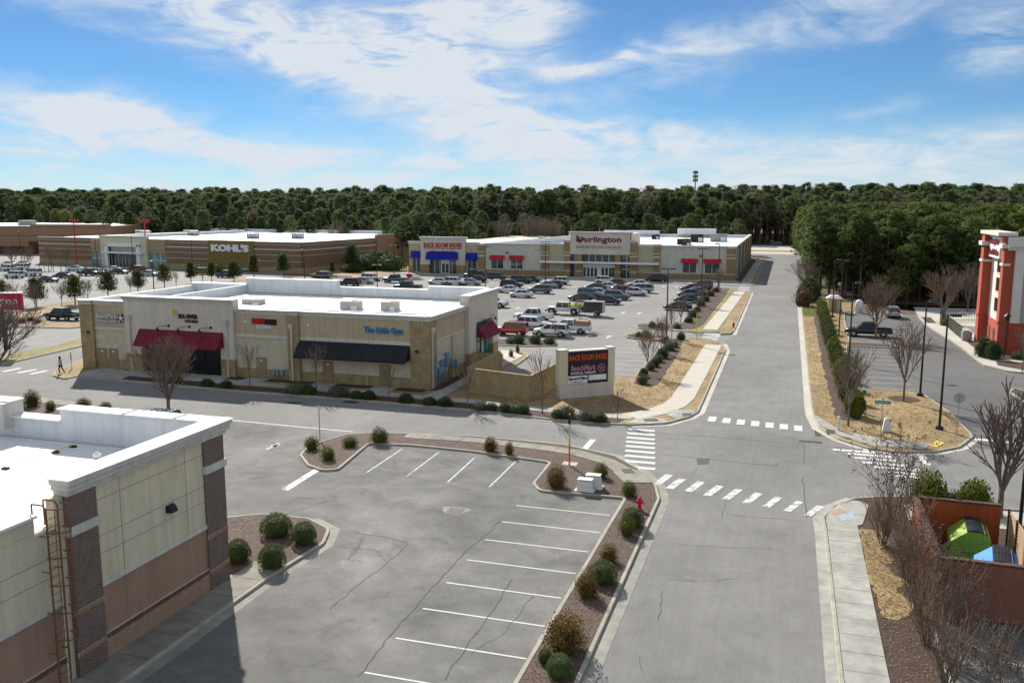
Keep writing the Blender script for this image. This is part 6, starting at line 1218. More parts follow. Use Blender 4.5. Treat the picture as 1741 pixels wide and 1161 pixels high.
strew('mulch_litter', inset(fillet(bk, 0), .3), 60, .05, 'chips', .13, 'pale bark chips strewn over the bush island', 'mulch', avoid=([(-24.2, -4), (-22.3, -4), (-22.3, 35), (-24.2, 35)],), ymin=32)
strew('mulch_litter', [(4.3, 30), (6.5, 30), (6.5, 46), (5.8, 48), (4.3, 48)], 55, .05, 'chips', .135, 'bark chips and leaves under the bare thicket', 'mulch', ymin=30)
strew('grass_tufts', ragged([(4.3, 37.6), (5.5, 37.6), (6.0, 41), (5.5, 48), (4.3, 48.2)]), 60, .07, 'straw', .14, 'straw coloured grass tufts beside the near pavement', 'grass', up=.8, tilt=.6)
vl = inset(fillet(vk, vr, 4), .35)
strew('grass_tufts', vl, 9, .10, 'straw', .125, 'straw coloured grass tufts on the corner lawn and verge', 'grass', up=.8, tilt=.6, avoid=(GP((1386, 708), (1394, 725), (1430, 744), (1480, 760), (1570, 766), (1620, 770), (1610, 750), (1510, 751), (1430, 735)), [(4.0, 73), (6.5, 73), (6.5, 141), (4.0, 141)], [(7.4, 113), (13.2, 113), (13.2, 116.5), (7.4, 116.5)]))
strew('grass_tufts', GP((960, 697), (1060, 706), (1140, 683), (1195, 590), (1165, 578), (1155, 604), (1120, 659), (1075, 657), (1070, 648), (1046, 650), (1046, 676), (960, 686)), 9, .10, 'straw', .125, 'straw coloured grass tufts on the sign lawn', 'grass', up=.8, tilt=.6)
# ---- pine wood
def pine_mesh(seed, H, Rr, base, n=150, m_=36, mat='needles', leaf=.25, top=.5):
    """crown of needle clumps gathered on an uneven, round topped volume"""
    rs = np.random.RandomState(seed); C = []; N_ = []; lean = rs.normal(size=2) * .4; lob = rs.uniform(0, 6.28, 5)
    for i in range(n):
        t = rs.rand() ** .75; a = rs.uniform(0, 6.28); prof = math.sqrt(max(.05, 1 - ((t - top) / (1.02 - top if t > top else top + .25)) ** 2)); prof *= .78 + .3 * math.sin(2 * a + lob[0] + 5 * t) * math.sin(7 * t + lob[1])
        rad = Rr * prof * rs.uniform(.35, 1.0) ** .6; z = H * (base + (.95 - base) * t); c = np.array([np.cos(a) * rad + lean[0] * t, np.sin(a) * rad + lean[1] * t, z - .12 * rad]); sz = rs.uniform(.45, 1.0) * H / 18
        d = ball(rs, m_); p = c + d * (sz * np.array([1.2, 1.2, .7])) * (rs.rand(m_)[:, None] ** .4); C.append(p); nn = d + np.array([0, 0, .6]) + rs.normal(size=(m_, 3)) * .5; N_.append(nn / np.linalg.norm(nn, axis=1)[:, None])
    return quads_mesh('crown', np.concatenate(C), np.concatenate(N_), leaf * H / 18, .45, [mat], rs)
PINES = []
for i, (H, Rr, b) in enumerate(((17, 3.8, .26), (16, 4.1, .16), (18, 3.5, .34), (15, 3.9, .06), (17, 3.8, .2))): PINES.append((pine_mesh(50 + i, H, Rr, b, mat='needles'), trunk_mesh(H, .2, H * .93, 'bark_pine'), H))
FARP = []
for i, (H, Rr, b, m_, nn) in enumerate(((20, 3.9, .42, 'needles_far', 130), (20, 4.4, .30, 'needles_far', 140), (20, 3.6, .52, 'needles_olive', 115), (20, 4.2, .2, 'needles_far', 140), (20, 4.6, .35, 'needles_olive', 140), (20, 3.4, .6, 'needles_far', 100), (17, 4.4, .25, 'hardwood', 60))): FARP.append((pine_mesh(80 + i, H, Rr, b, n=nn, m_=34 if m_ != 'hardwood' else 26, mat=m_, leaf=.27 if m_ != 'hardwood' else .16), trunk_mesh(H, .22, H * .94, 'bark_pine'), H))
def inframe(x, y, z=8, m_=40):
    v = Vector((x, y, z - CAMH)); v.rotate(_cm.transposed())
    if v.z > -5: return False
    px = PW / 2 + FPX * v.x / -v.z; return -m_ < px < PW + m_
spots = []
def scatter(x0, x1, y0, y1, step, h0, h1, protos, test=None, lab=''):
    y = y0
    while y < y1:
        x = x0 + rnd.uniform(0, step)
        while x < x1:
            qx, qy = x + rnd.uniform(-.42, .42) * step, y + rnd.uniform(-.42, .42) * step
            if inframe(qx, qy) and (test is None or test(qx, qy)): spots.append((math.hypot(qx, qy), qx, qy, rnd.uniform(h0, h1), protos, lab))
            x += step
        y += step * .87
hidden_by_hotel = lambda x, y: x / y < .30
scatter(4.6, 120, 167, 200, 4.4, 12.5, 17, 'P', lambda x, y: hidden_by_hotel(x, y) and x > 4.8 + max(0, (176 - y)) * .9, 'right'); scatter(4.6, 120, 200, 312, 5.2, 15, 18.5, 'P', lambda x, y: x / y < .33, 'right')
scatter(-95, -13, 293, 315, 5.5, 9, 15, 'F', None, 'store'); scatter(-330, -116, 268, 314, 6.0, 11, 17, 'F', lambda x, y: y > 268 + max(0, (-x - 225)) * .35, 'left'); scatter(-116, -94, 240, 314, 6.0, 8, 16, 'F', None, 'left')
scatter(-520, 260, 389, 440, 6.2, 16, 24.5, 'F', None, 'far'); scatter(-600, 320, 440, 560, 9, 20, 28.5, 'F', None, 'far'); scatter(-330, -150, 300, 389, 7.5, 13, 22, 'F', None, 'left')
spots.sort(key=lambda s: s[0])
LBL = {'right': ('green pine in the wood right of the road', 'pines right of the road'), 'store': ('pine rising behind the Burlington store roof', 'pines behind the cream store'), 'left': ('dark pine beyond the brown store at left', 'pines behind the brown store'), 'far': ('tall pine in the far treeline', 'pines in the far treeline')}
NIND = 285; near, rest = spots[:NIND], spots[NIND:]
for d, x, y, h, pr, lab in near:
    me, tr, H = rnd.choice(PINES if pr == 'P' else FARP); s = h / H; o = empty('pine_tree', (x, y, 0), LBL[lab][0], 'tree', LBL[lab][1]); o.scale = (s * rnd.uniform(.9, 1.2), s * rnd.uniform(.9, 1.2), s); o.rotation_euler = (rnd.uniform(-.03, .03), rnd.uniform(-.03, .03), rnd.uniform(0, 6.28)); mesh_obj('trunk', tr, o); mesh_obj('crown', me, o)
def forest(name, pts, protos, label):
    coll = bpy.data.collections.new(name + '_kinds')
    for me, tr, H in protos:
        V = []; F = []; mi = []
        for src, k in ((me, 0), (tr, 1)):
            b = len(V); V += [tuple(v.co / H) for v in src.vertices]; F += [[b + i for i in p.vertices] for p in src.polygons]; mi += [k] * len(src.polygons)
        m2 = bpy.data.meshes.new(name); m2.from_pydata(V, [], F); m2.materials.append(me.materials[0]); m2.materials.append(tr.materials[0]); m2.polygons.foreach_set('material_index', mi); coll.objects.link(bpy.data.objects.new(name + '_kind', m2))
    me = bpy.data.meshes.new(name); me.from_pydata([(p[1], p[2], 0) for p in pts], [], [])
    at = me.attributes.new('h', 'FLOAT', 'POINT'); at.data.foreach_set('value', [p[3] for p in pts])
    o = bpy.data.objects.new(name, me); COL.objects.link(o); tag(o, label, 'wood', kind='stuff')
    ng = bpy.data.node_groups.new(name, 'GeometryNodeTree'); ng.interface.new_socket('Geometry', in_out='INPUT', socket_type='NodeSocketGeometry'); ng.interface.new_socket('Geometry', in_out='OUTPUT', socket_type='NodeSocketGeometry')
    N, L = ng.nodes, ng.links; gi, go = N.new('NodeGroupInput'), N.new('NodeGroupOutput'); ip = N.new('GeometryNodeInstanceOnPoints'); ci = N.new('GeometryNodeCollectionInfo'); ci.inputs['Collection'].default_value = coll; ci.inputs['Separate Children'].default_value = True; ci.inputs['Reset Children'].default_value = True
    ip.inputs['Pick Instance'].default_value = True; L.new(gi.outputs[0], ip.inputs['Points']); L.new(ci.outputs[0], ip.inputs['Instance'])
    ri = N.new('FunctionNodeRandomValue'); ri.data_type = 'INT'; ri.inputs[4].default_value = 0; ri.inputs[5].default_value = len(protos) - 1; L.new(ri.outputs[2], ip.inputs['Instance Index'])
    rr = N.new('FunctionNodeRandomValue'); rr.data_type = 'FLOAT_VECTOR'; rr.inputs[0].default_value = (-.03, -.03, 0); rr.inputs[1].default_value = (.03, .03, 6.28); L.new(rr.outputs[0], ip.inputs['Rotation'])
    na = N.new('GeometryNodeInputNamedAttribute'); na.data_type = 'FLOAT'; na.inputs[0].default_value = 'h'; L.new(na.outputs[0], ip.inputs['Scale']); L.new(ip.outputs[0], go.inputs[0])
    md = o.modifiers.new('plant', 'NODES'); md.node_group = ng; return o
forest('pine_wood', [p for p in rest if p[4] == 'P'], PINES, 'deeper part of the pine wood right of the road')
forest('far_forest', [p for p in rest if p[4] == 'F'], FARP, 'dark pine forest along the skyline')
for i, (px, py, s, l) in enumerate(((860, 420, 1.0, 'greyish bare tree over the store roof, left'), (905, 420, 1.1, 'greyish bare tree over the store roof, middle'), (940, 418, 1.0, 'greyish bare tree over the store roof, right'), (585, 412, .9, 'pale bare tree in the far treeline above the brown store end'), (1372, 505, .55, 'grey twiggy tree at the edge of the pine wood'), (660, 440, .7, 'bare tree among the thicket between the stores'))):
    bare('back', 0, 0, l, 'grey bare trees at the wood edge', s * 1.3, xy=(G(px, 434)[0], G(px, 434)[1] * .99) if py < 430 else G(px, py), z=0)

# ================================================================== VEHICLES
def loft(st, zb, mid=.5):
    """car body from stations (x, top z, half width)"""
    mb = MB(); n = 10
    for x, zt, w in st:
        e = zb + (.12 if abs(x) > .93 * st[-1][0] else 0); zm = e + (zt - e) * mid
        mb.v += [Vector((x, s * y, z)) for s, ring in ((1, ((w * .55, e), (w * .92, e + .05), (w, zm), (w * .97, zt - .10), (w * .86, zt))), (-1, ((w * .86, zt), (w * .97, zt - .10), (w, zm), (w * .92, e + .05), (w * .55, e)))) for y, z in ring]
    for i in range(len(st) - 1): mb.f += [(i * n + k, i * n + (k + 1) % n, (i + 1) * n + (k + 1) % n, (i + 1) * n + k) for k in range(n)]
    mb.f += [tuple(range(n - 1, -1, -1)), tuple(range((len(st) - 1) * n, len(st) * n))]; mb.m = [0] * len(mb.f); return mb
def cabin(o, g, paint, wins=2, extra=()):
    """g: x back low, x front low, z low, x back high, x front high, z high, half width low, half width high"""
    xb, xf, z0, xB, xF, z1, w0, w1 = g; fr = MB()
    b = [(xb, -w0, z0), (xf, -w0, z0), (xf, w0, z0), (xb, w0, z0)]; t = [(xB, -w1, z1), (xF, -w1, z1), (xF, w1, z1), (xB, w1, z1)]; V = [Vector(p) for p in b + t]
    fr.hexa([(xB - .06, -w1 - .02, z1 - .03), (xF + .1, -w1 - .02, z1 - .03), (xF + .1, w1 + .02, z1 - .03), (xB - .06, w1 + .02, z1 - .03)], [(xB + .05, -w1 + .1, z1 + .06), (xF - .05, -w1 + .1, z1 + .05), (xF - .05, w1 - .1, z1 + .05), (xB + .05, w1 - .1, z1 + .06)])
    for k in range(4): fr.tube(V[k], V[k + 4], .055, .05, 6)
    for s in (0, 3):
        e = 1 if s == 0 else 2
        for j in range(1, wins): t_ = j / wins; fr.tube(V[s].lerp(V[e], .10 + .82 * t_), V[s + 4].lerp(V[e + 4], t_), .045, .04, 5)
    fr.build('cab_frame', paint, o, smooth=False)
    def pane(nm, q): MB().face([V[i] for i in q]).build(nm, 'car_glass', o)
    pane('windscreen', (1, 2, 6, 5)); pane('rear_window', (3, 0, 4, 7)); pane('side_window', (0, 1, 5, 4)); pane('side_window', (2, 3, 7, 6))
WH = {}
def wheels(o, xs, w, r, arch=True):
    for x in xs:
        for s in (1, -1):
            t = MB(); t.tube((x, s * (w - .2), r), (x, s * (w + .02), r), r, r, 16); wv = t.build('wheel', 'tyre', o); MB().tube((x, s * (w + .01), r), (x, s * (w + .035), r), r * .62, r * .55, 10).build('rim', 'rim', wv)
            MB().tube((x, s * (w - .1), r + .03), (x, s * (w + .005), r + .03), r * 1.17, r * 1.17, 18).build('wheel_arch', 'car_trim', o)
def lamps(o, L, w, zf, zr):
    for s in (1, -1):
        MB().box(L / 2 - .22, L / 2 - .02, s * w * .62 - .15, s * w * .62 + .15, zf - .07, zf + .07).build('headlight', 'headlamp', o); MB().box(-L / 2 + .0, -L / 2 + .16, s * w * .72 - .13, s * w * .72 + .13, zr - .12, zr + .12).build('taillight', 'taillamp', o)
    MB().box(L / 2 - .12, L / 2 + .0, -w * .4, w * .4, zf - .22, zf - .02).build('grille', 'car_trim', o)
def mirrors(o, x, w, z, paint):
    for s in (1, -1): MB().box(x - .07, x + .07, s * (w + .1) - .09, s * (w + .1) + .09, z, z + .15).build('mirror', paint, o)
def make_car(kind):
    o = empty('car'); p = 'car_white'
    if kind == 'sedan':
        loft([(-2.36, .62, .74), (-2.3, .92, .84), (-1.7, 1.0, .90), (-.9, .97, .91), (.8, .94, .91), (1.3, .90, .90), (1.95, .78, .85), (2.28, .62, .76), (2.38, .5, .62)], .2).build('body', p, o, smooth=True); cabin(o, (-1.85, 1.25, .94, -1.05, .28, 1.40, .80, .58), p); wheels(o, (-1.4, 1.4), .88, .33); lamps(o, 4.6, .8, .66, .84); mirrors(o, .75, .86, .95, p)
    elif kind == 'hatch':
        loft([(-2.05, .7, .74), (-2.0, 1.0, .86), (-1.2, 1.02, .9), (.8, .98, .9), (1.3, .94, .89), (1.85, .82, .84), (2.1, .62, .72)], .2).build('body', p, o, smooth=True); cabin(o, (-1.95, 1.2, .98, -1.35, .3, 1.5, .8, .6), p); wheels(o, (-1.3, 1.32), .87, .32); lamps(o, 4.1, .8, .7, .95); mirrors(o, .7, .86, 1.0, p)
    elif kind == 'suv':
        loft([(-2.34, .8, .80), (-2.28, 1.10, .88), (-1.2, 1.12, .94), (.9, 1.09, .94), (1.3, 1.07, .93), (2.0, 1.0, .89), (2.3, .84, .80), (2.38, .62, .7)], .26).build('body', p, o, smooth=True); cabin(o, (-2.26, 1.25, 1.08, -1.95, .45, 1.66, .85, .68), p, 3); wheels(o, (-1.42, 1.42), .92, .37); lamps(o, 4.65, .86, .84, 1.05); mirrors(o, .85, .9, 1.1, p); MB().box(-2.36, 2.36, -.955, -.93, .3, .46).box(-2.36, 2.36, .93, .955, .3, .46).build('cladding', 'car_trim', o)
    elif kind == 'box':
        loft([(-2.2, .8, .84), (-2.16, 1.12, .9), (-1.2, 1.13, .92), (.95, 1.12, .92), (1.9, 1.08, .88), (2.12, .95, .84), (2.2, .62, .78)], .32).build('body', p, o, smooth=True); cabin(o, (-2.12, 1.05, 1.1, -2.0, .72, 1.74, .84, .76), p, 3); wheels(o, (-1.35, 1.4), .9, .39); lamps(o, 4.35, .84, .92, 1.05); mirrors(o, .85, .9, 1.12, p); MB().box(-1.9, .6, -.7, -.64, 1.82, 1.86).box(-1.9, .6, .64, .7, 1.82, 1.86).build('roof_rack', 'car_trim', o)
    elif kind == 'van':
        loft([(-2.55, .8, .84), (-2.5, 1.1, .94), (-1.2, 1.12, .98), (1.1, 1.08, .98), (1.7, 1.02, .96), (2.3, .86, .88), (2.56, .6, .74)], .22).build('body', p, o, smooth=True); cabin(o, (-2.46, 1.75, 1.08, -2.2, .6, 1.72, .9, .72), p, 3); wheels(o, (-1.5, 1.55), .96, .35); lamps(o, 5.0, .88, .74, 1.1); mirrors(o, 1.15, .95, 1.08, p)
    elif kind in ('pickup', 'jeep'):
        j = kind == 'jeep'; bx = -.95
        loft([(bx, 1.13, .96), (0, 1.13, .97), (1.25, 1.12, .97), (2.2, 1.08, .94), (2.75, 1.0, .9), (2.86, .7, .82)] if not j else [(bx, 1.2, .84), (0, 1.2, .85), (1.2, 1.2, .85), (1.3, 1.2, .78), (2.5, 1.16, .66), (2.62, .8, .62)], .36 if not j else .5).build('body', p, o, smooth=True)
        cabin(o, (bx + .03, 1.4, 1.12, bx + .25, .75, 1.82, .88, .74) if not j else (bx + .03, 1.2, 1.18, bx + .1, .98, 1.9, .8, .74), p, 2)
        b = MB(); w = .97 if not j else .85; L_ = -2.85
        b.box(L_, bx, -w, -w + .09, .5, 1.12).box(L_, bx, w - .09, w, .5, 1.12).box(L_, L_ + .07, -w + .09, w - .09, .55, 1.1).box(L_ + .07, bx, -w + .09, w - .09, .6, .68).box(bx - .06, bx, -w + .09, w - .09, .55, 1.12); b.build('bed', p, o, bevel=.02)
        wheels(o, (-1.75, 1.85), .95 if not j else .93, .41 if not j else .47); lamps(o, 5.7 if not j else 5.2, .9 if not j else .62, .88 if not j else 1.0, .95); mirrors(o, 1.0, .98 if not j else .86, 1.15, p); MB().box(-2.98, -2.83, -w, w, .45, .62).build('bumper', 'rim', o); MB().box(2.78, 2.95, -w * .9, w * .9, .45, .65).build('bumper', 'car_trim', o)
        if j:
            for s in (1, -1):
                for x in (-1.75, 1.85): MB().box(x - .6, x + .6, s * .88 - .12, s * .88 + .12, .98, 1.04).build('fender', 'car_trim', o)
            MB().lathe((-2.95, 0, 1.0), [(.05, -.3), (.4, -.1), (.4, .1), (.05, .3)], 12).build('spare_wheel', 'tyre', o)
    return o
PROTO = {}
def put_car(kind, x, y, ang, colour, label, group, z=.0):
    first = kind not in PROTO
    if first: PROTO[kind] = make_car(kind)
    o = copy_tree(PROTO[kind]); o.name = {'pickup': 'pickup_truck', 'jeep': 'pickup_truck', 'van': 'minivan', 'suv': 'parked_suv', 'box': 'parked_suv'}.get(kind, 'parked_car'); o.location = (x, y, z); o.rotation_euler = (0, 0, R(ang)); tag(o, label, {'pickup': 'pickup', 'jeep': 'pickup', 'van': 'van', 'suv': 'suv', 'box': 'suv'}.get(kind, 'car'), group)
    for ch in o.children:
        if ch.name.split('.')[0] in ('body', 'cab_frame', 'mirror', 'bed'):
            ch.material_slots[0].link = 'OBJECT'; ch.material_slots[0].material = MATS['car_' + colour]
    return o
cg = 'cars in the store lot'; lg = 'cars in the left lot'
CARS = [('box', 867, 571, 180, 'red', 'red boxy suv beside the island shrubs', cg), ('suv', 935, 573, 180, 'white', 'white crossover nearest the monument sign', cg), ('suv', 905, 560, 0, 'white', 'white suv behind the red boxy one', cg), ('pickup', 965, 567, 180, 'white', 'white pickup with brown bed cover', cg), ('pickup', 905, 546, 180, 'white', 'white work pickup with open bed behind the white suv', cg), ('jeep', 957, 535, 180, 'white', 'white off-road pickup with yellow kayaks towing the trailer', cg), ('pickup', 832, 523, 0, 'white', 'white pickup nose showing past the shop row corner', cg),
        ('sedan', 884, 506, 180, 'white', 'white sedan in front of the grey suv', cg), ('sedan', 862, 498, 180, 'white', 'white sedan nearest the shop row parapet', cg), ('suv', 916, 499, 180, 'grey', 'grey suv right of the two white sedans', cg), ('suv', 843, 476, 0, 'green', 'dark green suv driving before the store wall', cg), ('sedan', 808, 480, 180, 'black', 'black sedan beside the left lamp pole', cg), ('suv', 804, 473, 180, 'black', 'black suv with roof box near the blue awnings', cg), ('sedan', 743, 484, 180, 'white', 'white sedan left of the white suv over the roof', cg), ('suv', 772, 485, 0, 'white', 'white suv just above the shop row roof', cg), ('sedan', 799, 485, 0, 'silver', 'silver sedan right of the white suv above the roof', cg),
        ('suv', 868, 490, 0, 'black', 'black suv behind the white sedans', cg), ('suv', 885, 482, 0, 'navy', 'dark blue suv second row behind the white sedans', cg), ('sedan', 901, 480, 0, 'black', 'black sedan near the middle lamp pole', cg), ('sedan', 929, 490, 180, 'silver', 'silver car tucked behind the grey suv', cg), ('hatch', 939, 490, 180, 'maroon', 'maroon car right of the silver one', cg), ('suv', 947, 484, 180, 'white', 'white suv right of the middle lamp pole', cg), ('sedan', 986, 512, 180, 'black', 'black sedan left of the blue grey jeep', cg), ('box', 1001, 507, 0, 'steel', 'blue grey boxy suv beside the black sedan', cg), ('hatch', 1034, 518, 0, 'black', 'black hatchback nearest in the middle row', cg), ('suv', 1048, 510, 0, 'grey', 'dark grey suv behind the black hatchback', cg),
        ('hatch', 1018, 504, 0, 'white', 'white hatchback behind the blue grey suv', cg), ('sedan', 1010, 494, 180, 'navy', 'dark blue sedan left in the middle row', cg), ('sedan', 1030, 492, 180, 'white', 'white sedan in the middle row facing left', cg), ('suv', 1029, 483, 0, 'white', 'white suv closest to the store doors', cg), ('hatch', 1044, 487, 180, 'brown', 'brown hatchback near the store doors', cg), ('suv', 1068, 502, 0, 'red', 'bright red suv in the middle row', cg), ('hatch', 1081, 503, 0, 'white', 'white hatchback right of the red suv', cg), ('van', 1088, 498, 180, 'silver', 'silver van with dark windows behind the red suv', cg), ('sedan', 1084, 488, 180, 'white', 'white sedan nearest the black minivan', cg), ('sedan', 1058, 497, 0, 'slate', 'slate car between red and white cars', cg), ('van', 1116, 480, 180, 'black', 'black minivan driving past the store front', cg),
        ('sedan', 1151, 528, 180, 'black', 'black sedan nearest in the kerbside row', cg), ('sedan', 1167, 515, 180, 'navy', 'dark blue sedan second in the kerbside row', cg), ('hatch', 1170, 506, 180, 'slate', 'slate hatchback third in the kerbside row', cg), ('sedan', 1182, 501, 180, 'silver', 'silver sedan fourth in the kerbside row', cg), ('sedan', 1175, 496, 180, 'black', 'black sedan fifth in the kerbside row', cg), ('suv', 1192, 491, 180, 'grey', 'grey suv furthest in the kerbside row', cg),
        ('suv', 592, 486, 180, 'black', 'black suv over the raised white parapet', lg), ('sedan', 617, 483, 0, 'silver', 'silver car behind the black suv', lg), ('suv', 629, 478, 0, 'white', 'white long suv beside the short lamp pole', lg), ('pickup', 670, 481, 180, 'slate', 'slate blue pickup near the red heart sign', lg), ('pickup', 691, 494, 180, 'black', 'black pickup roof showing over the parapet', lg), ('suv', 544, 474, 180, 'grey', 'dark grey suv alone before the brown store corner', lg),
        ('suv', 20, 473, 180, 'white', 'white suv at the left edge, front one', lg), ('box', 52, 469, 180, 'white', 'white boxy suv, second at the left edge', lg), ('sedan', 79, 480, 0, 'navy', 'dark coupe driving in the left lot', lg), ('sedan', 103, 473, 180, 'black', 'black car behind the yellow green evergreen', lg), ('sedan', 125, 461, 180, 'pearl', 'pale green sedan before the brown store wall', lg), ('pickup', 148, 469, 0, 'black', 'black pickup left of the tall pole', lg), ('sedan', 164, 467, 0, 'navy', 'navy sedan behind the tall pole', lg), ('suv', 7, 461, 180, 'white', 'white suv cut by the left edge', lg), ('suv', 30, 459, 180, 'white', 'white suv in the second row at the left', lg), ('sedan', 11, 453, 180, 'white', 'white sedan in the back row at the left edge', lg), ('sedan', 35, 453, 180, 'silver', 'silver sedan in the back row under the bare tree', lg), ('sedan', 188, 462, 180, 'white', 'white sedan left of the store entrance', lg), ('sedan', 201, 466, 0, 'green', 'dark green sedan before the store entrance', lg), ('suv', 228, 463, 180, 'maroon', 'maroon suv before the entrance doors', lg), ('sedan', 252, 470, 0, 'silver', 'silver car behind the short lamp pole', lg), ('van', 300, 470, 180, 'blue', 'bright blue van left of the slim evergreen', lg), ('suv', 336, 467, 180, 'brown', 'brown suv right of the slim evergreen', lg), ('suv', 380, 472, 180, 'navy', "dark suv half hidden below the KOHL'S letters", lg), ('sedan', 417, 462, 180, 'silver', "silver car beyond the dark evergreen by KOHL'S", lg),
        ('pickup', 100, 545, 180, 'black', 'black pickup left of the shop row', lg), ('pickup', 1477, 573, 180, 'black', 'black pickup parked across the stalls in the hotel lot', 'vehicles in the hotel lot'), ('suv', 1518, 540, 90, 'silver', 'silver suv seen from behind by the pond', 'vehicles in the hotel lot'), ('suv', 1319, 418, 180, 'slate', 'blue suv on the far road', 'vehicles on the far road'), ('suv', 300, 704, 180, 'steel', 'car roof barely showing behind the white parapet', 'cars in the front lot')]
for kind, px, py, an, colr, lab, grp in CARS:
    x, y = G(px, py); y += .75
    if px == 300: x, y = G(252, 697, 1.72); 
    put_car(kind, x, y, an + rnd.uniform(-2, 2), colr, lab, grp, .0)
for pr in list(PROTO.values()):
    for ch in list(pr.children):
        for g2 in list(ch.children): bpy.data.objects.remove(g2)
        bpy.data.objects.remove(ch)
    bpy.data.objects.remove(pr)
# what the trucks carry and tow
x, y = G(957, 535); y += .75
for i, (dy, c_) in enumerate(((-.3, 'kayak'), (.3, 'kayak'))):
    k = empty('kayak', (x + 1.9, y + dy, 1.45), ('front', 'rear')[i] + ' yellow kayak on the white off-road pickup bed', 'kayak', 'kayaks on the pickup')
    mb = MB(); st = [(-1.5, .02, .1), (-1.1, .2, .0), (-.3, .3, -.02), (.5, .3, -.02), (1.2, .18, .02), (1.5, .02, .1)]
    for xx, w_, zz in st: mb.v += [Vector((x + 1.9 + xx, y + dy + w_ * math.cos(a), 1.5 + zz + w_ * .6 * math.sin(a))) for a in [q * math.pi / 4 for q in range(8)]]
    mb.f = [(j * 8 + q, j * 8 + (q + 1) % 8, (j + 1) * 8 + (q + 1) % 8, (j + 1) * 8 + q) for j in range(5) for q in range(8)]; mb.m = [0] * len(mb.f); mb.build('hull', c_, k, smooth=True); MB().lathe((x + 1.9, y + dy, 1.66), [(.2, 0), (.22, .05), (.18, .06)], 8).build('cockpit', 'car_trim', k)
x, y = G(1008, 538); y += .8
t = empty('cargo_trailer', (x, y, 0), 'black enclosed cargo trailer behind the off-road pickup', 'trailer')
MB().box(x - 1.55, x + 1.55, y - .9, y + .9, .55, 2.25).build('body', 'car_black', t, bevel=.08); MB().box(x - 1.5, x + 1.5, y - .84, y + .84, 2.25, 2.29).build('roof', 'rim', t); MB().box(x + 1.5, x + 1.58, y - .92, y + .92, .55, 2.28).build('corner_trim', 'rim', t); MB().tube((x - 1.5, y, .55), (x - 2.9, y, .5), .06, n=6).build('tow_bar', 'car_trim', t)
for s in (-1, 1):
    w_ = MB().tube((x + .5, y + s * .85, .33), (x + .5, y + s * 1.05, .33), .33, n=14).build('wheel', 'tyre', t); MB().tube((x + .5, y + s * 1.05, .33), (x + .5, y + s * 1.07, .33), .2, n=10).build('rim', 'rim', w_); MB().box(x + .05, x + .95, y + s * .97 - .1, y + s * .97 + .1, .7, .76).build('mudguard', 'rim', t)
x, y = G(965, 567); y += .75
tb = empty('bed_cover', (x + 1.9, y, 1.1), 'brown canvas cover on the white pickup bed', 'cover'); MB().hexa([(x + .96, y - .95, 1.13), (x + 2.84, y - .95, 1.13), (x + 2.84, y + .95, 1.13), (x + .96, y + .95, 1.13)], [(x + 1.0, y - .82, 1.8), (x + 2.75, y - .82, 1.72), (x + 2.75, y + .82, 1.72), (x + 1.0, y + .82, 1.8)]).build('canvas', 'tonneau', tb, bevel=.05)
x, y = G(804, 473); rb = empty('roof_box', (x, y + .7, 1.75), 'black roof box on the black suv', 'roof box'); MB().box(x - .9, x + .9, y + .35, y + 1.1, 1.76, 2.1).build('shell', 'car_black', rb, bevel=.1)

# ================================================================== STREET FURNITURE
def lamp_pole(px, py, h, label, heads=1, mt_='bronze', xy=None, ang=0, r=.11, group='lot light poles'):
    x, y = xy if xy else G(px, py); o = empty('light_pole', (x, y, 0), label, 'light pole', group); ORG[o] = Vector((0, 0, 0))
    MB().lathe((0, 0, 0), [(.3, 0), (.3, .25), (.26, .35)], 12).build('base', 'concrete_grey' if mt_ == 'bronze' else mt_, o); MB().tube((0, 0, .1), (0, 0, h), r, r * .62, 8).build('pole', mt_, o)
    for k in range(heads):
        a = ang + k * math.pi; hd = MB(); c = Vector((math.cos(a), math.sin(a), 0)); n_ = Vector((-c.y, c.x, 0)); p = c * .25; e = c * .95
        b_ = [p - n_ * .2, e - n_ * .22, e + n_ * .22, p + n_ * .2]; hd.hexa([(q.x, q.y, h - .08) for q in b_], [(q.x, q.y, h + .1) for q in b_]); hh = hd.build('lamp_head', mt_, o, bevel=.02); MB().tube((0, 0, h), (p.x, p.y, h), .05, n=5).build('arm', mt_, o); MB().hexa([(q.x * .95, q.y * .95, h - .1) for q in b_], [(q.x * .95, q.y * .95, h - .082) for q in b_]).build('lens', 'headlamp', hh)
    return o
for px, py, h, hd, l in ((1133, 575, 9.0, 2, 'tall dark pole on the kerb tongue in the store lot'), (1192, 506, 9.0, 2, 'dark pole in the roadside mulch bed'), (1221, 489, 9.0, 1, 'dark pole before the right store wall'), (825, 500, 9.0, 2, 'brown pole right of the shoe shop'), (927, 482, 9.0, 2, 'brown pole left of the Burlington entrance'), (670, 470, 7.4, 2, 'grey pole between the two stores'), (642, 503, 5.8, 2, 'short pole rising over the shop row parapet'), (518, 475, 6.8, 1, 'dark pole at the brown store corner'), (328, 466, 9.0, 1, "tall dark pole left of the KOHL'S letters"), (228, 474, 9.6, 2, 'tall dark pole before the store entrance'), (166, 470, 8.6, 2, 'tall dark pole left of the store entrance'), (37, 452, 9.4, 1, 'dark pole before the sand coloured store'), (262, 497, 6.0, 1, 'short dark pole among the evergreens'), (4, 536, 7.6, 1, 'dark pole at the left edge above the red sign')):
    lamp_pole(px, py, h, l, hd, ang=.2 if hd == 2 else 2.6)
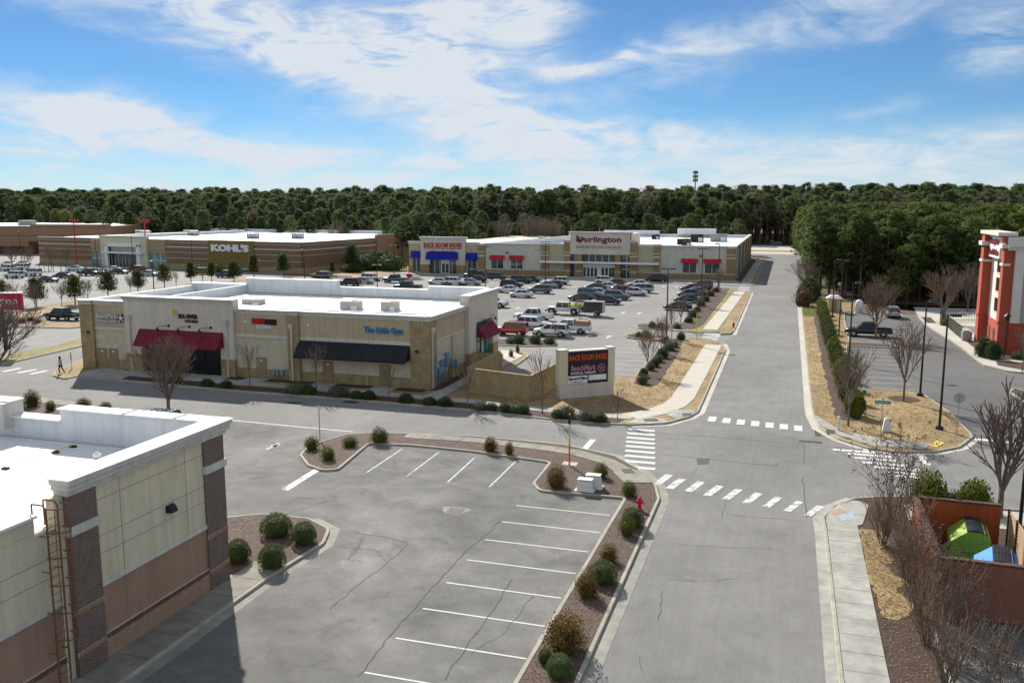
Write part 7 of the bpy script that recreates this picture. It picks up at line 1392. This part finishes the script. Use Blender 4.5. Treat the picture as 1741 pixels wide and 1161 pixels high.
for px, py, h, l, a in ((1596.7, 732, 8.9, 'near black pole on the corner lawn', .3), (1564, 675, 8.7, 'second black pole beside the small bare tree', .3), (1443, 616, 8.75, 'black pole behind the hedge', .3), (1415, 541, 8.9, 'far left black pole by the pump house', .3), (1429, 530, 8.3, 'far right black pole by the pump house', .3)):
    lamp_pole(px, py, h, l, 1, 'black_metal', ang=a, r=.1, group='black hotel light poles')
lamp_pole(1733, 906, 8.9, 'black pole at the right edge beside the bin enclosure', 1, 'black_metal', ang=.3, r=.1, group='black hotel light poles')
x, y = G(1707, 610); o = empty('lamp_post', (x, y, .1), 'small black lantern post before the hotel wall', 'lamp post'); MB().tube((x, y, .1), (x, y, 4.3), .07, .05, 8).build('post', 'black_metal', o); MB().lathe((x, y, 4.3), [(.1, 0), (.2, .15), (.24, .5), (.38, .52), (.05, .85)], 10).build('lantern', 'black_metal', o)
x, y = G(1426, 571); o = empty('bollard', (x, y, .1), 'dark thin post beside the hedge near the pickup', 'post'); MB().tube((x, y, .1), (x, y, 3.6), .08, n=8).build('post', 'black_metal', o); MB().box(x - .12, x + .12, y - .12, y + .12, .1, .25).build('foot', 'black_metal', o)
for px, py, ht, l in ((127, 408, 5.0, 'left red T-topped pole behind the brown store'), (247, 406, 5.4, 'right red T-topped pole behind the brown store')):
    x, y = G(px, 404, 8.0); k = .99; o = empty('red_pole', (x, y, 0), l, 'pole', 'red poles'); MB().tube((x, y, 0), (x, y, 12.6), .16, n=8).build('post', 'pole_red', o)
    for zz in (12.2, 12.6): MB().tube((x - 1.7, y, zz), (x + 1.7, y, zz), .1, n=6).build('cross_bar', 'pole_red', o)
    for dx in (-1.4, -.5, .5, 1.4): MB().box(x + dx - .2, x + dx + .2, y - .2, y + .2, 12.5, 12.95).build('lamp', 'pole_red', o)
# phone mast on the skyline
v = ray(1182, 318); x, y = v.x / v.y * 520, 520; o = empty('phone_mast', (x, y, 0), 'lattice phone mast over the treeline', 'mast'); MB().tube((x, y, 0), (x, y, 36), .45, .3, 8).build('mast', 'metal_grey', o)
for z in (30.5, 32.6, 34.9):
    for a in range(6): p = (x + 1.15 * math.cos(a * 1.05), y + 1.15 * math.sin(a * 1.05)); MB().box(p[0] - .3, p[0] + .3, p[1] - .3, p[1] + .3, z - .8, z + .8).build('antenna', 'metal_grey', o)
    MB().path([(x + 1.1 * math.cos(a * 1.05), y + 1.1 * math.sin(a * 1.05), z) for a in range(7)], .12, 5).build('antenna_ring', 'metal_grey', o)
# red pole sign at the left edge
a0, a1 = G(-62, 600), G(8, 596); x, y = G(10, 597); o = empty('pole_sign', (x, y, 0), 'red Burlington pole sign cut by the left edge', 'sign'); d = Vector((1, .42)).normalized(); f_ = Frame((x, y), d, (d.y, -d.x))
zs0, zs1 = 4.9, 6.85
MB(f_).box(-.15, .15, -.15, .15, 0, zs0).build('post', 'black_metal', o); MB(f_).box(-3.75, -3.45, -.15, .15, 0, zs0).build('post', 'black_metal', o); MB(f_).box(-4.6, 2.35, -.3, .3, zs0, zs1).build('cabinet', 'sign_red', o, bevel=.03); MB(f_).box(-4.65, 2.4, -.33, .33, zs1, zs1 + .1).build('cap', 'sign_white', o)
text('lettering', 'Burlington', 'letter_white', f_(-3.6, .31, zs0 + .4), (d.x, d.y, 0), 5.5, 1.15, o, depth=.03)
# stop sign seen from behind, street name sign
x, y = G(1626, 742); o = empty('stop_sign', (x, y, .12), 'grey back of a stop sign beside the corner lawn', 'sign'); MB().box(x - .03, x + .03, y - .03, y + .03, .1, 3.2).build('post', 'galv', o)
oc = [(math.cos(R(22.5 + 45 * k)) * .42, math.sin(R(22.5 + 45 * k)) * .42) for k in range(8)]; mb = MB(); mb.v = [Vector((x + a, y + .045 + q, 2.95 + b)) for q in (0, .012) for a, b in oc]; mb.f = [tuple(range(7, -1, -1)), tuple(range(8, 16))] + [(k, (k + 1) % 8, 8 + (k + 1) % 8, 8 + k) for k in range(8)]; mb.m = [0] * 10; mb.build('plate', 'sign_back', o)
x, y = G(1497, 745); o = empty('street_name_sign', (x, y, .12), 'green street name sign on a thin post at the corner', 'sign'); MB().tube((x, y, .1), (x, y, 2.95), .03, n=6).build('post', 'galv', o); MB().box(x - .55, x + .55, y - .015, y + .015, 2.6, 2.85).build('plate', 'sign_green', o); text('lettering', 'Pavilion Dr', 'sign_white', (x - .46, y - .018, 2.65), (1, 0, 0), .92, .14, o, depth=.006); MB().box(x - .015, x + .015, y - .4, y + .4, 2.87, 3.05).build('cross_plate', 'sign_green', o)
# utility things
def post(name, px, py, h, r, mats, label, cat, z=.12, seg=None):
    x, y = G(px, py, z); o = empty(name, (x, y, z), label, cat); n_ = len(mats)
    for k, m_ in enumerate(mats): a, b = (k / n_, (k + 1) / n_) if seg is None else (seg[k], seg[k + 1]); MB().tube((x, y, z + h * a - (.05 if k == 0 else 0)), (x, y, z + h * b), r, n=10).build('section', m_, o)
    MB().lathe((x, y, z + h), [(r * 1.05, 0), (r * .4, r * .9)], 10).build('cap', mats[-1], o); return o
post('marker_pole', 968, 791, 3.5, .055, ['orange_plastic', 'yellow_plastic'], 'tall yellow and orange marker pole on the mulch strip', 'pole', seg=(0, .44, 1)); x, y = G(969, 788, .13); sheet('pole_slab', [(x - .5, y - .4), (x + .5, y - .4), (x + .5, y + .4), (x - .5, y + .4)], .136, 'concrete_pale')
x, y = G(968, 791, .12); MB().box(x - .1, x + .06, y - .07, y + .07, 2.95, 3.55).build('marker_box', 'black_metal', bpy.data.objects['marker_pole'])
post('sign_post', 544, 748, 2.6, .035, ['galv'], 'bare grey sign post on the lot island', 'post'); post('marker_pole', 1184, 577, 3.4, .05, ['yellow_plastic'], 'thin yellow pole at the drive corner', 'pole')
post('pedestal', 1425, 731, 1.0, .12, ['box_white'], 'white cylindrical utility pedestal on the corner lawn', 'utility box'); post('sign_post', 122, 627, 1.7, .05, ['sign_white', 'hydrant_red'], 'short red and white post near the pedestrian', 'post', seg=(0, .55, 1)); post('standpipe', 1466, 702, 1.0, .16, ['letter_navy'], 'dark blue pipe stub beside the hedge', 'pipe')
x, y = G(1467, 690); o = empty('small_sign', (x, y, .1), 'small white and green marker beside the hedge', 'sign'); MB().box(x - .03, x + .03, y - .03, y + .03, .1, 2.0).build('post', 'sign_white', o); MB().box(x - .1, x + .2, y - .04, y - .032, 1.0, 1.4).build('plate', 'sign_green', o)
x, y = G(1507, 736); o = empty('utility_pedestal', (x, y, .12), 'white rounded utility pedestal on the corner lawn', 'utility box'); MB().hexa([(x - .33, y - .22, .12), (x + .33, y - .22, .12), (x + .33, y + .22, .12), (x - .33, y + .22, .12)], [(x - .22, y - .18, 1.0), (x + .22, y - .18, 1.0), (x + .22, y + .18, 1.0), (x - .22, y + .18, 1.0)]).build('body', 'box_white', o, bevel=.06); MB().hexa([(x - .24, y - .2, 1.0), (x + .24, y - .2, 1.0), (x + .24, y + .2, 1.0), (x - .24, y + .2, 1.0)], [(x - .12, y - .1, 1.2), (x + .12, y - .1, 1.2), (x + .12, y + .1, 1.2), (x - .12, y + .1, 1.2)]).build('cap', 'box_white', o, bevel=.06)
x, y = G(1000, 832, .13)
for i, (dx, dy, h_) in enumerate(((-.15, -.15, .75), (.2, .55, .85))):
    o = empty('utility_box', (x + dx, y + dy, .13), ('front', 'rear')[i] + ' white utility cabinet on the mulch corner', 'utility box', 'white utility cabinets'); xx, yy = x + dx, y + dy
    MB().hexa([(xx - .5, yy - .3, .13), (xx + .5, yy - .3, .13), (xx + .5, yy + .3, .13), (xx - .5, yy + .3, .13)], [(xx - .42, yy - .24, h_), (xx + .42, yy - .24, h_), (xx + .42, yy + .24, h_ + .06), (xx - .42, yy + .24, h_ + .06)]).build('cabinet', 'box_white', o, bevel=.03); MB().box(xx - .6, xx + .6, yy - .4, yy + .4, .12, .17).build('plinth', 'box_white', o); MB().box(xx - .45, xx + .45, yy - .27, yy + .27, h_ + .062, h_ + .09).build('lid', 'box_white', o)
for px, py, m_, l in ((1087, 866, 'hydrant', 'bright pink red fire hydrant at the near corner'), (1247, 557, 'hydrant_red', 'dark red fire hydrant on the roadside verge')):
    x, y = G(px, py, .13); o = empty('fire_hydrant', (x, y, .13), l, 'hydrant'); MB().lathe((x, y, .13), [(.17, 0), (.17, .06), (.12, .08), (.12, .5), (.17, .52), (.17, .57), (.13, .62), (.09, .72), (.03, .76)], 12).build('barrel', m_, o)
    for a in (0, math.pi, -math.pi / 2): MB().tube((x, y, .55), (x + .2 * math.cos(a), y + .2 * math.sin(a), .55), .065, n=8).build('nozzle', m_, o)
    MB().tube((x, y, .88), (x, y, .95), .035, n=5).build('nut', m_, o)
for i, (px, py) in enumerate(((848, 577),)):
    x, y = G(px, py); o = empty('traffic_cone', (x, y, 0), 'white traffic cone before the red suv', 'cone'); MB().lathe((x, y, .03), [(.2, 0), (.03, .7)], 10).build('cone', 'box_white', o); MB().box(x - .22, x + .22, y - .22, y + .22, 0, .04).build('foot', 'box_white', o)
x, y = G(696, 476); o = empty('heart_sign', (x, y, 0), 'low red heart shaped sign at the store lot corner', 'sign'); mb = MB(); hp = [(x + .75 * math.sin(t) ** 3, .95 + .65 * (13 * math.cos(t) - 5 * math.cos(2 * t) - 2 * math.cos(3 * t) - math.cos(4 * t)) / 15) for t in [k * math.pi / 12 for k in range(24)]]
mb.face([(a, y - .1, b) for a, b in hp][::-1]).face([(a, y + .1, b) for a, b in hp])
for k in range(24): a, b = hp[k], hp[(k + 1) % 24]; mb.face([(a[0], y - .1, a[1]), (b[0], y - .1, b[1]), (b[0], y + .1, b[1]), (a[0], y + .1, a[1])])
mb.build('heart', 'sign_red', o); MB().box(x - .1, x + .1, y - .08, y + .08, 0, .6).build('foot', 'sign_white', o)
x, y = G(1417, 531); o = empty('pump_house', (x, y, 0), 'small tan kiosk with white roof at the hedge end', 'kiosk'); MB().box(x - .9, x + .9, y - .9, y + .9, .1, 2.3).build('wall', 'stucco_tan', o); MB().hexa([(x - 1.2, y - 1.2, 2.3), (x + 1.2, y - 1.2, 2.3), (x + 1.2, y + 1.2, 2.3), (x - 1.2, y + 1.2, 2.3)], [(x - .6, y - .6, 2.75), (x + .6, y - .6, 2.75), (x + .6, y + .6, 2.75), (x - .6, y + .6, 2.75)]).build('roof', 'white_metal', o); MB().box(x - .4, x + .4, y - .93, y - .9, .15, 2.0).build('door', 'door_tan', o)
x, y = G(1460, 532); o = empty('tank', (x, y, 0), 'white round topped tank beside the kiosk', 'tank'); MB().lathe((x, y, .05), [(.58, 0), (.58, 1.5), (.52, 1.8), (.34, 2.0), (.06, 2.1)], 16).build('shell', 'box_white', o, smooth=True); MB().lathe((x, y, .0), [(.75, 0), (.75, .1)], 16).build('foot', 'concrete', o)
# cart corral hoops before the brown store
for i, px in enumerate((68, 83, 104, 130)):
    x, y = G(px, 463); o = empty('cart_rail', (x, y, 0), 'yellow trimmed hoop rail before the brown store wall, number %s from the left' % ('one', 'two', 'three', 'four')[i], 'rail', 'cart corral rails'); MB().path([(x, y, 0), (x, y, 2.2), (x + 1.5, y, 2.2), (x + 1.5, y, 0)], .06, 6).build('hoop', 'bronze', o); MB().box(x - .1, x + .1, y - .1, y + .1, 0, 1.0).build('sleeve', 'trim', o)

# ================================================================== PEDESTRIAN
x, y = G(104, 636, .0)
PE = empty('person', (x, y, .02), 'pedestrian in pale grey hooded jacket and black trousers walking at the corner', 'person'); PE.rotation_euler = (0, 0, R(190))
def skin(name, verts, edges, mat, parent, sub=2, root=0):
    me = bpy.data.meshes.new(name); me.from_pydata([v[:3] for v in verts], edges, []); o = bpy.data.objects.new(name, me); COL.objects.link(o)
    md = o.modifiers.new('s', 'SKIN'); lay = me.skin_vertices[0].data if me.skin_vertices else None
    if lay is None:
        bpy.context.view_layer.objects.active = o; bpy.ops.mesh.customdata_skin_add(); lay = me.skin_vertices[0].data
    for i, v in enumerate(verts): lay[i].radius = (v[3], v[4] if len(v) > 4 else v[3])
    lay[root].use_root = True; sb = o.modifiers.new('d', 'SUBSURF'); sb.levels = sb.render_levels = sub
    dg = bpy.context.evaluated_depsgraph_get(); m2 = bpy.data.meshes.new_from_object(o.evaluated_get(dg)); bpy.data.objects.remove(o)
    for mm in mat: m2.materials.append(MATS[mm])
    return m2
V = [(0, 0, .95, .15, .13), (0, 0, 1.15, .15, .12), (.02, 0, 1.38, .18, .12), (.03, 0, 1.5, .065), (.06, 0, 1.62, .085), (.05, 0, 1.75, .08),
     (0, .1, .9, .095), (.14, .1, .5, .065), (.04, .1, .1, .045), (.2, .11, .05, .045), (0, -.1, .9, .095), (-.12, -.1, .5, .065), (-.36, -.1, .14, .045), (-.24, -.11, .05, .045),
     (.02, .2, 1.42, .065), (-.06, .25, 1.15, .05), (.08, .24, .92, .038), (.02, -.2, 1.42, .065), (.06, -.25, 1.15, .05), (.22, -.22, .98, .038)]
E = [(0, 1), (1, 2), (2, 3), (3, 4), (4, 5), (0, 6), (6, 7), (7, 8), (8, 9), (0, 10), (10, 11), (11, 12), (12, 13), (2, 14), (14, 15), (15, 16), (2, 17), (17, 18), (18, 19)]
for b in (16, 19):
    bx, by, bz = V[b][:3]; i = len(V); V.append((bx + .03, by, bz - .07, .03)); E.append((b, i))
    for k in range(4): V.append((bx + .02 + .018 * k, by + .012 * (k - 1.5), bz - .13, .009)); V.append((bx + .04 + .012 * k, by + .012 * (k - 1.5), bz - .165 - .006 * (k in (1, 2)), .008)); E += [(i, i + 1 + 2 * k), (i + 1 + 2 * k, i + 2 + 2 * k)]
    V.append((bx + .09, by, bz - .10, .01)); E.append((i, len(V) - 1))
m2 = skin('body', V, E, ['cloth_grey', 'cloth_black', 'skin', 'box_white'], PE)
mi = []
for p in m2.polygons:
    c = p.center; mi.append(2 if c.z > 1.5 else 3 if c.z < .1 or (c.x < -.2 and c.z < .14) else 1 if c.z < .93 and abs(c.y) < .19 else 2 if (c.z < .93) else 0)
m2.polygons.foreach_set('material_index', mi); m2.polygons.foreach_set('use_smooth', [True] * len(m2.polygons)); mesh_obj('body', m2, PE)
ORG[PE] = Vector((0, 0, 0)); MB().lathe((.03, 0, 1.62), [(.1, -.06), (.115, .06), (.1, .16), (.04, .22)], 10).build('hair', 'hair', PE, smooth=True)
MB().lathe((.135, 0, 1.63), [(.012, -.03), (.022, 0), (.006, .04)], 6).build('nose', 'skin', PE)
